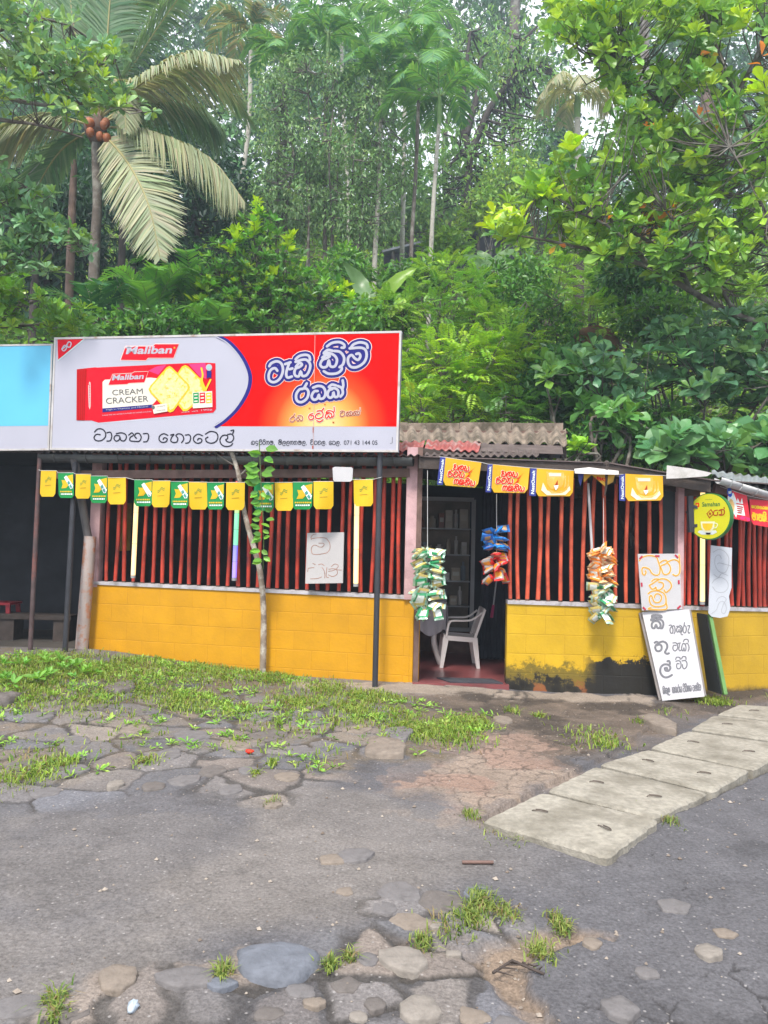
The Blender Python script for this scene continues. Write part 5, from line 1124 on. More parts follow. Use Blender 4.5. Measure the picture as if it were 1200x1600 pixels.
def fpoly(mb, f, P, m, lift): mb.add([f(*p) - np.array([0, lift, 0]) for p in P], [tuple(range(len(P)))], m)
rg = random.Random(8)
for (x0, x1, yt, yb, c), lab in zip(FL, LBY):
    f = flag_pts(x0, x1, yt, yb, rg); mb = MB(); M_ = M_fy if c == 'y' else M_fg
    cloth(mb, f, 0, 1, 0, 1, M_, 0, 6, 8, .16); cloth(mb, f, 0.001, .999, 0.0, .998, M_, -.004, 6, 8, .16)
    if c == 'g':
        for k, P in enumerate(([(.22, .28), (.42, .30), (.62, .12), (.97, .06), (.97, .42), (.70, .45), (.52, .60), (.20, .62), (.30, .45)],)): fpoly(mb, f, P, M_fy, .0025)
        fpoly(mb, f, [(.40, .18), (.55, .10), (.98, .50), (.93, .62), (.80, .64)], M_fw, .005); fpoly(mb, f, [(.60, .38), (.72, .30), (.80, .42), (.66, .48)], M_ft, .0075); fpoly(mb, f, [(.72, .52), (.82, .44), (.92, .56), (.84, .62)], M_ft, .0075)
        for v_, m_, s0, s1 in ((.72, M_fy, .12, .88), (.82, M_fw, .16, .84)):
            u_ = s0
            while u_ < s1:
                w_ = rg.uniform(.05, .10); fpoly(mb, f, [(u_, v_), (u_ + w_, v_), (u_ + w_, v_ + .055), (u_, v_ + .055)], m_, .004); u_ += w_ + .025
    else:
        q = [f(.3 + .42 * s + .0, .36 - .12 * s + .05 * math.sin(9 * s)) - np.array([0, .004, 0]) for s in np.linspace(0, 1, 9)]
        for s in (0, 1):
            for i in range(len(q) - 1): mb.add([q[i], q[i + 1], q[i + 1] + UPV * .006, q[i] + UPV * .006], [(0, 1, 2, 3)], M_fg)
            q = [p - UPV * .018 + np.array([.004 * math.sin(3 * i), -.001, 0]) for i, p in enumerate(q)]
        fpoly(mb, f, [(.3, .56), (.7, .54), (.7, .565), (.3, .585)], M_fo, .004)
    o = mb.build('flag'); tag(o, lab, 'flag', 'yellow and green flags strung along the eave')
P = [W(60, 734, 8.52)]
for x0, x1, yt, yb, c in FL: P += [W(x0, yt - .3, fY(x0)), W(x1, yt - .3, fY(x1))]
P.append(W(596, 745.5, 7.76)); mb = MB(); mb.tube(P, .0025, mat('white_string', (.6, .6, .58), .7), 5); o = mb.build('flag_string'); tag(o, 'thin white string carrying the yellow and green flags between the posts', 'string')
mb = MB(); V = [W(x, y, fY(x) - .01) for x, y in ((519.5, 731), (523, 729.3), (549, 730), (551.5, 732), (550.5, 750), (547, 752.6), (523, 752.3), (520.5, 750))]; mb.slab(V, (0, .012, 0), M_white); o = mb.build('plate'); tag(o, 'blank white plastic plate hung between the last two yellow flags', 'plate')

# yellow drink flags on the right eave
M_ny = mat('flag_golden', (0.62, 0.34, 0.004), 0.45, 0.06, 4); M_nb = mat('flag_blue_edge', (0.025, 0.035, 0.22), 0.45, .05); M_no = mat('flag_cup_orange', (0.78, .36, .05), .45, .1, 14, dirt=(.80, .55, .22), dscale=9); M_nw = mat('flag_splash', (.78, .66, .45), .45)
def drink_flag(q, Y, words, lab, seed):
    """q: TL, yellow TL, TR, BR, yellow BL, BL in photograph pixels"""
    rg = random.Random(seed); q = [np.array(p, float) for p in q]; a, ph = rg.uniform(.004, .012), rg.uniform(0, 6)
    TLy, TR, BR, BLy, TL, BL = q[1], q[2], q[3], q[4], q[0], q[5]
    def f(u, v):
        p = (TLy * (1 - u) + TR * u) * (1 - v) + (BLy * (1 - u) + BR * u) * v if u >= 0 else (TLy * (1 + u / .22) - TL * u / .22) * (1 - v) + (BLy * (1 + u / .22) - BL * u / .22) * v
        return W(p[0], p[1], Y + a * math.sin(ph + 3 * u + 2 * v) * (.3 + v))
    mb = MB(); cloth(mb, f, 0, 1, 0, 1, M_ny, 0, 6, 6, .10); cloth(mb, f, -.22, 0, 0, 1, M_nb, 0, 2, 6); cloth(mb, f, 0.001, .999, 0.001, .999, M_ny, -.004, 6, 6, .10)
    # lettering up the blue edge
    V, F = text_polys('NestOmalt', .02); mb.add([f(-.165 + .11 * (1 - y), .93 - .86 * x) - np.array([0, .003, 0]) for x, y in V], F, M_fw)
    if words:
        for (seq, u0, u1, vb, h) in ((['ba', 'la', 'ya'], .25, .68, .40, .19), (['ja', 'va', 'ya'], .11, .57, .66, .19), (['ga', 'ka', 'thi', 'ya'], .31, .90, .93, .19)):
            adv = [GLY[g][0] for g in seq]; tot = sum(adv) + .2 * (len(seq) - 1)
            for pas, (wd, m_, lf) in enumerate(((.062, M_nw, .003), (.034, P_lred, .0075))):
                x_ = 0
                for g, w_ in zip(seq, adv):
                    for st in GLY[g][1]:
                        Q = catmull([(u0 + (u1 - u0) * (x_ + p[0]) / tot, vb - h * p[1], 0) for p in st], 3)
                        Q = [np.array((p[0], p[1] / 1.35)) for p in Q]; V = []
                        for i in range(len(Q)):
                            t_ = nrm(Q[min(i + 1, len(Q) - 1)] - Q[max(i - 1, 0)]); n_ = np.array([-t_[1], t_[0]])
                            for s_ in (1, -1): c_ = Q[i] + n_ * s_ * wd / 2; V.append(f(c_[0], c_[1] * 1.35) - np.array([0, lf + .0012 * i / len(Q), 0]))
                        lf += .00022
                        mb.add(V, [(2 * i, 2 * i + 1, 2 * i + 3, 2 * i + 2) for i in range(len(Q) - 1)], m_)
                    x_ += w_ + .2
        fpoly(mb, f, [(.86, .20), (.66, .48), (.72, .47), (.58, .72), (.76, .52), (.70, .52), (.80, .30)], P_lred, .0095)
    else:
        fpoly(mb, f, [(.26, .10), (.72, .08), (.76, .30), (.70, .62), (.55, .74), (.40, .72), (.30, .55)], M_no, .003); fpoly(mb, f, [(.32, .14), (.66, .12), (.66, .24), (.34, .26)], M_nw, .0055)
        fpoly(mb, f, [(.18, .50), (.30, .78), (.55, .88), (.78, .82), (.90, .60), (.93, .75), (.80, .95), (.30, .96), (.14, .78)], M_nw, .0045)
        fpoly(mb, f, [(.30, .72), (.5, .84), (.74, .78), (.86, .60), (.84, .74), (.7, .88), (.42, .90)], M_no, .0065)
        for c0 in (.76, .84): fpoly(mb, f, [(c0, .22), (c0 + .03, .2), (c0 + .05, .6), (c0 - .02, .72), (c0 + .01, .5)], M_no, .004)
        fpoly(mb, f, [(.50, .58), (.57, .38), (.58, .56), (.56, .70), (.50, .72)], P_brown, .008); fpoly(mb, f, [(.47, .60), (.60, .58), (.58, .68), (.53, .78)], M_fw, .010)
    o = mb.build('flag'); tag(o, lab, 'flag', 'yellow and blue flags on the right eave'); return f
drink_flag([(688, 714), (696.3, 715), (752.2, 723), (746, 762.3), (691.8, 758), (682.8, 757)], 7.66, True, 'yellow flag with red lettering, first over the doorway', 1)
drink_flag([(762, 725.5), (770, 725.5), (827.5, 731.5), (824, 770.5), (767.5, 769.5), (758.5, 769)], 7.66, True, 'yellow flag with red lettering, at the right side of the doorway', 2)
drink_flag([(829, 732), (838.8, 732), (896.7, 735.7), (894.8, 775.4), (837, 775.5), (826.7, 774)], 7.66, False, 'yellow flag with orange cup picture, left of the crumpled flag', 3)
drink_flag([(967.6, 743), (977, 740.2), (1035.6, 743.7), (1036.6, 782), (977, 783), (967.6, 782)], 7.62, False, 'yellow flag with orange cup picture, nearest the pink corner pillar', 4)
mb = MB(); fp = lambda P, m, d: mb.add([W(x, y, 7.66 + d) for x, y in P], [tuple(range(len(P)))], m)
fp([(903, 738), (913, 739), (909, 752), (907, 760), (904, 750)], M_nb, 0); fp([(912, 739), (926, 741), (918, 748), (912, 754)], M_ny, .01); fp([(922, 740), (961, 742), (955, 750), (945, 760), (936, 752)], M_ny, -.004)
V, F = text_polys('80', .03); mb.add([W(933 + 16 * x - 2 * y, 750 - 6 * y + 3 * x, 7.652) for x, y in V], F, P_lred)
fp([(945, 760), (961, 742), (958, 753)], mat('flag_ochre', (.5, .28, .02), .5), .01); o = mb.build('flag'); tag(o, 'crumpled yellow and blue flag half hidden under the white sheet', 'flag', 'yellow and blue flags on the right eave')
mb = MB(); V = [W(x, y, Y) for x, y, Y in ((897.6, 733, 7.64), (921, 730.6, 7.66), (966.6, 736, 7.64), (966.6, 741.5, 7.58), (930, 741, 7.56), (898.6, 739.5, 7.58))]; mb.slab(V, (0, .01, .004), _M['grubby_white_sheet']); o = mb.build('eave_cover'); tag(o, 'bent white sheet tucked over the crumpled yellow flag', 'sheet')
P = [W(686, 713.5, 7.67), W(752, 722.5, 7.67), W(762, 725, 7.67), W(828, 731, 7.67), W(897, 735.2, 7.67), W(967, 741, 7.65), W(1036, 743, 7.63), W(1066, 746, 7.66)]; mb = MB(); mb.tube(P, .0025, _M['white_string'], 5); o = mb.build('flag_string'); tag(o, 'string carrying the yellow and blue flags under the right eave', 'string')
# red flags at the right edge
def red_flag(q, Y, lab, kind):
    q = [np.array(p, float) for p in q]
    f = lambda u, v: W(*(((q[0] * (1 - u) + q[1] * u) * (1 - v) + (q[3] * (1 - u) + q[2] * u) * v)), Y + .012 * math.sin(4 * u + 2 * v) * (.3 + v))
    mb = MB(); cloth(mb, f, 0, 1, 0, 1, mat('flag_red', (.60, .012, .03), .45, .06), 0, 6, 6, .12); cloth(mb, f, .001, .999, .001, .999, _M['flag_red'], -.004, 6, 6, .12)
    if kind:
        fpoly(mb, f, [(0, .25), (.1, .18), (.3, .05), (.45, .35), (.5, .2), (.6, .38), (.72, .15), (.78, .8), (.4, .82), (.35, .95), (.28, .83), (0, .85)], M_fw, .003); fpoly(mb, f, [(.16 + .15 * math.cos(a), .56 + .26 * math.sin(a)) for a in np.linspace(0, 6.28, 14)[:-1]], mat('flag_biscuit', (.72, .45, .16), .5, .2, 30), .006)
        fpoly(mb, f, [(.1 + .13 * math.cos(a), .08 + .17 * math.sin(a)) for a in np.linspace(0, 6.28, 12)[:-1]], P_blue, .006); fpoly(mb, f, [(.03, .06), (.19, .0), (.18, .1), (.04, .15)], M_fw, .009)
        fpoly(mb, f, [(.4, .4), (.78, .38), (.78, .42), (.4, .44)], P_crim, .006)
        for k in range(4): u_ = .42; fpoly(mb, f, [(u_, .5 + .075 * k), (.72 - .03 * k, .48 + .075 * k), (.72 - .03 * k, .52 + .075 * k), (u_, .54 + .075 * k)], P_dred, .006)
        fpoly(mb, f, [(.5, .92), (.62, .84), (.99, .84), (.99, .97), (.55, .97)], P_mag, .004)
    else:
        for seq, u0, u1, vb, h in ((['ka', 'pa', 'ma', 'na', 'sa', 'ka', 'ri', 'da'], .06, .96, .34, .10), (['ma', 'aa', 'na', 'ki', '.'], .06, .80, .80, .26)):
            adv = [GLY[g][0] for g in seq]; tot = sum(adv) + .2 * len(seq); x_ = 0
            for g, w_ in zip(seq, adv):
                for st in GLY[g][1]:
                    Q = [np.array((p[0], p[1])) for p in catmull([(u0 + (u1 - u0) * (x_ + p[0]) / tot, vb - h * p[1], 0) for p in st], 3)]; V = []
                    for i in range(len(Q)):
                        t_ = nrm(Q[min(i + 1, len(Q) - 1)] - Q[max(i - 1, 0)]); n_ = np.array([-t_[1], t_[0]])
                        for s_ in (1, -1): c_ = Q[i] + n_ * s_ * (.032 if h > .2 else .016); V.append(f(c_[0], c_[1]) - np.array([0, .004 + .0012 * i / len(Q), 0]))
                    mb.add(V, [(2 * i, 2 * i + 1, 2 * i + 3, 2 * i + 2) for i in range(len(Q) - 1)], M_fy)
                x_ += w_ + .2
    o = mb.build('flag'); tag(o, lab, 'flag', 'red flags at the right corner')
red_flag([(1136.5, 765), (1167, 774), (1172.5, 816), (1138, 808.5)], 7.72, 'red and white flag with a biscuit picture below the pale gutter', True)
red_flag([(1171, 780), (1208, 783), (1206, 825), (1174, 819)], 7.74, 'red flag with yellow lettering at the right edge', False)
mb = MB(); mb.tube([W(1125, 760, 7.72), W(1168, 774.5, 7.72), W(1210, 783, 7.74)], .0025, _M['white_string'], 5); o = mb.build('flag_string'); tag(o, 'short string carrying the two red flags', 'string')

# --- round yellow sign
ctr = W(1109.5, 807, 7.62); sn = nrm((-0.72, -0.52, 0.0)); su = UPV; sr = nrm(np.cross(su, -sn)); sr = sr if sr[0] > 0 else -sr
rs_ = thing('round_sign', ctr, 'round yellow green rimmed tea sign on a black bracket', 'sign'); R_ = .232
M_sy = mat('sign_lime_yellow', (.52, .50, .004), .35, .04); M_sg = mat('sign_green', (.02, .14, .03), .4, .05)
def disc(mb, c, r, m, n=40): mb.add([c + r * (math.cos(a) * sr + math.sin(a) * su) for a in np.linspace(0, 2 * math.pi, n + 1)[:-1]], [tuple(range(n))], m)
mb = MB(); mb.tube([ctr + sn * .026, ctr - sn * .026], R_, M_sg, 44); disc(mb, ctr + sn * .0275, R_ * .96, M_sy)
mb.tube([ctr - sn * .027, ctr - sn * .034], R_ * .985, P_white, 44)
def sp(x, y, l=1): return ctr + sn * (.0275 + .0015 * l) + sr * x * R_ + su * y * R_
def stext(s_, x0, x1, y0, h, m, l=1, bold=0): V, F = text_polys(s_, bold); mb.add([sp(x0 + (x1 - x0) * a, y0 + h * b, l) for a, b in V], F, m)
stext('Samahan', -.30, .52, .42, .20, M_sg, 1, .02)
mb.add([sp(-.52 + .09 * a, .50 + .09 * b) for a, b in ((-1, -1), (1, -1), (1, 1), (-1, 1))], [(0, 1, 2, 3)], P_lred); mb.add([sp(-.52 + .035 * a, .50 + .035 * b, 2) for a, b in ((-1, -1), (1, -1), (1, 1), (-1, 1))], [(0, 1, 2, 3)], M_sy)
def sstroke(P, wd, m, l):
    Q = catmull([(a, b, 0) for a, b in P], 4); V = []
    for i in range(len(Q)):
        t_ = nrm(Q[min(i + 1, len(Q) - 1)] - Q[max(i - 1, 0)])
        for s_ in (1, -1): V.append(sp(Q[i][0] - t_[1] * s_ * wd / 2, Q[i][1] + t_[0] * s_ * wd / 2, l + .4 * i / len(Q)))
    mb.add(V, [(2 * i, 2 * i + 1, 2 * i + 3, 2 * i + 2) for i in range(len(Q) - 1)], m)
sstroke([(.42, .26), (.26, .22), (.24, .06), (.40, .05), (.42, .18)], .05, P_brown, 1); sstroke([(.46, .22), (.56, .26), (.60, .10), (.48, .06), (.62, .04), (.72, .12), (.70, .26), (.56, .28)], .05, P_brown, 1.6); sstroke([(.72, .30), (.70, .38)], .05, P_brown, 1)
mb.add([sp(x, y) for x, y in ((-.10, .12), (.12, .32), (.26, .10), (.04, -.10))], [(0, 1, 2, 3)], P_brown); mb.add([sp(x, y, 2) for x, y in ((-.04, .11), (.11, .25), (.20, .10), (.06, -.03))], [(0, 1, 2, 3)], M_sy); mb.add([sp(.08 + .06 * math.cos(a), .11 + .06 * math.sin(a), 3) for a in np.linspace(0, 6.28, 10)[:-1]], [tuple(range(9))], P_brown)
mb.add([sp(x, y) for x, y in ((-.42, -.60), (.34, -.60), (.40, -.68), (.2, -.78), (-.3, -.78), (-.5, -.68))], [(0, 1, 2, 3, 4, 5)], mat('sign_saucer', (.55, .60, .60), .4)); mb.add([sp(x, y, 2) for x, y in ((-.36, -.22), (.30, -.22), (.26, -.50), (.12, -.68), (-.18, -.68), (-.32, -.50))], [(0, 1, 2, 3, 4, 5)], mat('sign_cup', (.62, .62, .40), .4))
mb.add([sp(x, y, 3) for x, y in ((-.28, -.30), (.22, -.30), (.18, -.48), (.08, -.60), (-.14, -.60), (-.24, -.48))], [(0, 1, 2, 3, 4, 5)], P_gold); mb.add([sp(x, y, 3) for x, y in ((-.12, -.70), (.12, -.70), (.08, -.77), (-.08, -.77))], [(0, 1, 2, 3)], P_black)
sstroke([(.28, -.28), (.42, -.34), (.36, -.48), (.24, -.50)], .04, _M['sign_cup'], 2)
stext('Herbal', -.14, .16, .70, .05, M_sg); mb.build('sign_disc', rs_)
mb = MB(); q0, q1 = W(1078, 775, 7.75), W(1080, 832, 7.75); mb.bar(q0, q1, .05, .05, M_steel, up=(0, 1, 0)); mb.bar(W(1079, 790, 7.75), ctr - sn * .035 + su * .05, .03, .03, M_steel); mb.bar(W(1079, 822, 7.75), ctr - sn * .035 - su * .08, .03, .03, M_steel); mb.bar(W(1079, 800, 7.77), W(1074, 800, 8.0), .03, .03, M_steel); mb.build('bracket', rs_)

# --- hand lettered boards
def board(name, px, Ys, th, lab, cat, m=None):
    mb = MB(); p0, n, P = panel(mb, px, Ys, th, m or M_white); return mb, Print(mb, p0, n, .0012), P, n
# small board on the left grille
mb, pr, P, n = board('', [(477, 912), (535.6, 911), (537.5, 831.6), (480, 832.8)], [8.16, 8.08, 8.08, 8.16], .012, '', '', mat('board_greyish', (.42, .40, .40), .6, .06, 3))
pr.crop(470, 825, 16); hw = mat('faded_brown_pen', (.30, .17, .13), .7, .3, 20)
for st in ([(265, 290), (258, 225), (310, 165), (385, 150)], [(280, 265), (420, 245), (600, 248), (680, 310), (728, 400), (725, 530), (660, 612), (590, 635), (440, 660), (300, 650), (265, 570), (275, 480), (330, 430), (400, 440), (450, 470), (530, 475), (580, 430), (565, 385), (450, 378)],
           [(190, 1005), (330, 988)], [(170, 1090), (190, 1005)], [(300, 885), (365, 915)], [(440, 920), (520, 898), (585, 940)], [(530, 985), (580, 1060), (602, 1160), (600, 1250)], [(240, 1272), (420, 1262), (520, 1222)], [(655, 985), (640, 1080), (640, 1220), (695, 1235)], [(700, 1030), (820, 1018), (900, 1050), (908, 1150), (800, 1212), (690, 1170)], [(690, 1082), (820, 1060), (920, 990), (930, 930), (850, 900), (765, 965)], [(900, 1045), (1020, 1052)]): pr.stroke(st, 17, hw, 1, 4)
o = mb.build('notice_board'); tag(o, 'small off-white board with faded brown handwriting on the left grille', 'notice board')
# orange lettered board
mb, pr, P, n = board('', [(1003, 954), (1065.4, 951.7), (1061.5, 865), (996.4, 865.6)], [7.86, 7.83, 7.83, 7.86], .012, '', '')
pr.crop(990, 855, 14.118); o1 = mat('orange_paint_line', (.58, .27, .015), .6, .1, 20); o2 = mat('orange_paint_halo', (.78, .60, .36), .6, .05); tp_ = mat('red_tape', (.42, .02, .05), .5, .1)
OR = [[(130, 300), (170, 235), (300, 188), (420, 192), (510, 230), (550, 340), (582, 460), (572, 570), (530, 615), (450, 608), (390, 560), (350, 490), (280, 455), (210, 450), (183, 500), (200, 590), (240, 610), (272, 560), (262, 520)],
      [(580, 345), (640, 300), (710, 290), (738, 325), (700, 370), (600, 415), (620, 500), (650, 580), (710, 605), (780, 572), (815, 490), (792, 400), (745, 340), (790, 305), (880, 275), (960, 295), (1010, 360), (1020, 480), (1000, 590), (930, 630), (865, 600)], [(1010, 360), (1003, 170)],
      [(400, 752), (460, 705), (545, 700)], [(345, 842), (420, 800), (520, 732), (620, 695), (730, 715), (810, 780), (832, 870), (780, 950), (710, 995), (670, 940)], [(355, 860), (400, 920), (460, 912), (488, 880), (505, 935), (560, 945), (620, 910), (660, 850), (635, 785), (550, 768)],
      [(320, 1025), (400, 972), (520, 960), (640, 1000), (700, 1080), (715, 1200), (688, 1270), (600, 1305), (480, 1310), (390, 1270), (350, 1180), (352, 1095), (385, 1065), (412, 1105), (440, 1185), (500, 1222), (580, 1200), (617, 1110), (580, 1045), (510, 1025), (470, 1060), (460, 1110)], [(712, 1200), (712, 1368), (350, 1368), (345, 1340), (385, 1335)]]
for st in OR: pr.stroke(st, 44, o2, 1, 4)
for st in OR: pr.stroke(st, 24, o1, 2.5, 4)
for cx, cy, an, l_ in ((160, 228, -.85, 45), (520, 195, .02, 50), (945, 200, .8, 48), (176, 825, 1.5, 45), (995, 770, 1.5, 45), (232, 1350, .85, 42), (1000, 1322, -.75, 50)):
    d = np.array([math.cos(an), math.sin(an)]); e = np.array([-d[1], d[0]]); c = np.array([cx, cy]); pr.poly([tuple(c + d * l_ * a + e * 20 * b) for a, b in ((-1, -1), (1, -1), (1, 1), (-1, 1))], tp_, 4)
o = mb.build('notice_board'); tag(o, 'white board with orange hand lettering and red tape on the right grille', 'notice board')
# tall leaning sign
kb = thing('leaning_sign', W(1065, 1090, 7.7), 'tall white sign with grey lettering leaning against the lemon wall', 'sign')
mb = MB(); p0, n, P = panel(mb, [(1035, 1095), (1101, 1088.3), (1077, 952), (1003, 956)], [7.66, 7.60, 7.82, 7.90], .05, mat('sign_vinyl', (.47, .46, .48), .45, .05, 3, .15, 8, dirt=(.5, .48, .46), dscale=3, dlo=.55, dhi=.75))
pr = Print(mb, p0, n, .0012); pr.crop(1000, 945, 10.32); kg = mat('sign_grey_letter', (.13, .13, .145), .6, .25, 60)
KB = [[(265, 262), (225, 268), (190, 310), (198, 370), (235, 375), (258, 320), (280, 372), (315, 370), (332, 330), (305, 275), (235, 255), (178, 250), (195, 225), (240, 220)], [(260, 222), (350, 250), (378, 310), (358, 375), (330, 378)], [(192, 200), (200, 172), (270, 166), (338, 176), (350, 205)], [(195, 203), (345, 205)],
      [(235, 612), (270, 595), (292, 622), (258, 650), (245, 690), (265, 738), (310, 747), (345, 720), (345, 662), (310, 640), (268, 655)], [(300, 612), (370, 592), (425, 622), (440, 680), (420, 730), (402, 765), (430, 790), (465, 782)],
      [(400, 1022), (412, 1058), (460, 1064), (490, 1020), (460, 970), (390, 962), (340, 1002), (325, 1060), (340, 1120), (390, 1166), (450, 1166), (515, 1132)], [(400, 1022), (432, 1018), (440, 1052)], [(442, 910), (472, 908), (482, 950), (470, 968)]]
KS = [[(470, 332), (500, 327), (510, 350), (488, 378), (485, 425), (500, 456), (525, 455), (532, 400), (520, 360), (545, 335), (562, 370), (565, 430), (550, 465)], [(620, 360), (598, 372), (590, 410), (600, 440), (622, 430), (628, 395), (634, 437), (655, 430), (655, 380), (625, 350), (590, 347)], [(640, 330), (670, 350), (680, 410), (660, 450), (670, 482), (687, 482)], [(716, 288), (710, 335), (695, 380), (700, 440), (728, 452), (746, 410), (740, 352), (716, 335)], [(770, 340), (800, 336), (790, 380), (775, 420), (785, 457), (806, 450)],
      [(580, 655), (540, 658), (530, 705), (550, 740), (580, 737), (605, 700), (602, 640), (575, 612), (530, 616)], [(615, 622), (650, 616)], [(640, 620), (635, 660), (625, 710), (640, 742), (662, 730)], [(680, 650), (670, 700), (682, 740), (700, 735), (707, 690), (716, 740), (735, 735), (742, 690)], [(680, 650), (700, 622), (730, 642), (742, 690)], [(735, 632), (762, 620), (786, 660), (790, 710), (775, 747)], [(700, 592), (720, 560), (768, 560), (782, 600)],
      [(630, 952), (598, 950), (590, 1000), (610, 1032), (645, 1022), (662, 975), (650, 918), (620, 902), (580, 910)], [(575, 882), (590, 846), (640, 850), (648, 880)], [(678, 905), (730, 900), (757, 940), (750, 1000), (716, 1032), (690, 1010), (685, 965)], [(670, 872), (690, 836), (735, 840), (742, 880)]]
for st in KB: pr.stroke(st, 35, kg, 1, 4)
for st in KS: pr.stroke(st, 20, kg, 1, 4)
for seq, a, b in ((['ki', 'th', 'la'], (375, 1440), (485, 1425)), (['ha', 'ka', 'ra', 'ya'], (525, 1425), (680, 1408)), (['pi', 'ri', 'ga', 'ya'], (700, 1405), (832, 1392)), (['pa', 'na', 'ki', 'va'], (855, 1392), (985, 1378))): pr.glyphs(seq, a, b, 95, 15, kg, 1, .18)
mb.build('sign_face', kb)
mb = MB(); mb.bar(P[0] + n * .056 + UPV * .01, P[3] + n * .056, .05, .03, mat('grey_timber', (.22, .20, .19), .8, .2), up=tuple(n)); mb.bar(P[1] + n * .056 + UPV * .01, P[2] + n * .056, .05, .03, _M['grey_timber'], up=tuple(n)); mb.build('back_frame', kb)
# green framed board seen edge on
mb = MB(); gb = thing('leaning_board', W(1129, 1085, 7.72), 'narrow green edged blackboard leaning on the wall beside the white sign', 'board')
a, b = W(1129, 1085, 7.62), W(1105, 960, 7.86); wv = nrm((-.35, .93, 0)) * .40
wv = np.array([-.055, .30, 0]); e_ = nrm(np.cross(nrm(b - a), nrm(wv))); M_gr = mat('green_frame_paint', (.10, .22, .06), .6, .15)
mb.slab([a, b, b + wv * .55, a + wv * .75], -e_ * .012 if e_[0] > 0 else e_ * .012, mat('chalk_black', (.015, .017, .018), .8, .1)); mb.build('board_face', gb)
mb = MB(); mb.bar(a + np.array([.02, -.01, 0]), b + np.array([.02, -.01, 0]), .035, .05, M_gr, up=(0, 1, 0)); mb.build('frame', gb)
# narrow pencilled board
mb, pr, P, n = board('', [(1107, 958), (1112, 963.5), (1125, 965.5), (1137, 963), (1141.5, 950), (1139, 932), (1143, 918), (1143, 887), (1144, 856), (1111, 852)], [7.80] * 10, .01, '', '', mat('board_cool', (.46, .48, .52), .6, .05)); pr.crop(1070, 760, 7.27); pc = mat('pencil_line', (.34, .35, .38), .8)
for st in ([(320, 748), (390, 715), (460, 748), (500, 820), (490, 920), (450, 980), (380, 960), (340, 880), (350, 800), (390, 780), (415, 820)], [(370, 882), (400, 870), (530, 905)], [(330, 1000), (380, 1032), (420, 990), (490, 1012)], [(310, 1100), (340, 1060), (410, 1035), (480, 1080), (490, 1150), (440, 1202), (360, 1195), (315, 1140)], [(360, 1305), (380, 1270), (430, 1250), (470, 1282), (440, 1335), (415, 1420), (450, 1442), (472, 1380), (440, 1310), (390, 1322), (360, 1400), (305, 1445)]): pr.stroke(st, 8, pc, 1, 4)
o = mb.build('notice_board'); tag(o, 'narrow white card with pencil outlines and a torn edge on the corner grille', 'notice board')

# --- strips of snack packets
def packet_mesh(cols, seed, L=.135, Wd=.095, T=.042):
    rg = random.Random(seed); mb = MB(); nu, nv = 9, 7; ms = cols
    for side in (1, -1):
        V = []
        for i in range(nu):
            for j in range(nv):
                u, v = i / (nu - 1) * 2 - 1, j / (nv - 1) * 2 - 1
                t = T / 2 * (max(0, 1 - abs(u) ** 2.6)) ** .6 * (max(0, 1 - abs(v) ** 2.4)) ** .6 * (1 + .12 * math.sin(9 * u + seed) * math.cos(7 * v))
                V.append((u * L / 2, v * Wd / 2 * (1 - .10 * (1 - abs(u)) * 0 + .06 * abs(u) ** 4), side * t + .004 * math.sin(5 * v + seed) * abs(u) ** 5))
        for i in range(nu - 1):
            for j in range(nv - 1):
                f = (i * nv + j, (i + 1) * nv + j, (i + 1) * nv + j + 1, i * nv + j + 1); f = f if side > 0 else f[::-1]
                cu, cv = (i + .5) / (nu - 1) * 2 - 1, (j + .5) / (nv - 1) * 2 - 1
                if abs(cu) > .82: c = ms[1]
                elif abs(cu) < .38 and abs(cv) < .55: c = ms[2]
                elif cv > .3 or cu > .45: c = ms[3]
                else: c = ms[0]
                mb.add([V[k] for k in f], [(0, 1, 2, 3)], c, True)
    return mb
def foil(name, c): return mat(name, c, .28, .15, 25, .25, 40, spec=.7)
G_ = [foil('foil_green', (.02, .24, .09)), foil('foil_pale_green', (.40, .58, .45)), foil('foil_white', (.72, .75, .70)), foil('foil_straw', (.48, .38, .12))]
Y_ = [foil('foil_straw', None), foil('foil_pale_green', None), foil('foil_white', None), foil('foil_green', None)]
B_ = [foil('foil_blue', (.012, .20, .58)), foil('foil_blue', None), foil('foil_tan', (.50, .28, .10)), foil('foil_deep_blue', (.01, .10, .38))]
R_f = [foil('foil_scarlet', (.62, .02, .02)), foil('foil_scarlet', None), foil('foil_amber', (.75, .28, .02)), foil('foil_silver_grey', (.30, .27, .26))]
O_ = [foil('foil_orange', (.72, .22, .02)), foil('foil_pale_orange', (.70, .46, .25)), foil('foil_white', None), foil('foil_orange', None)]
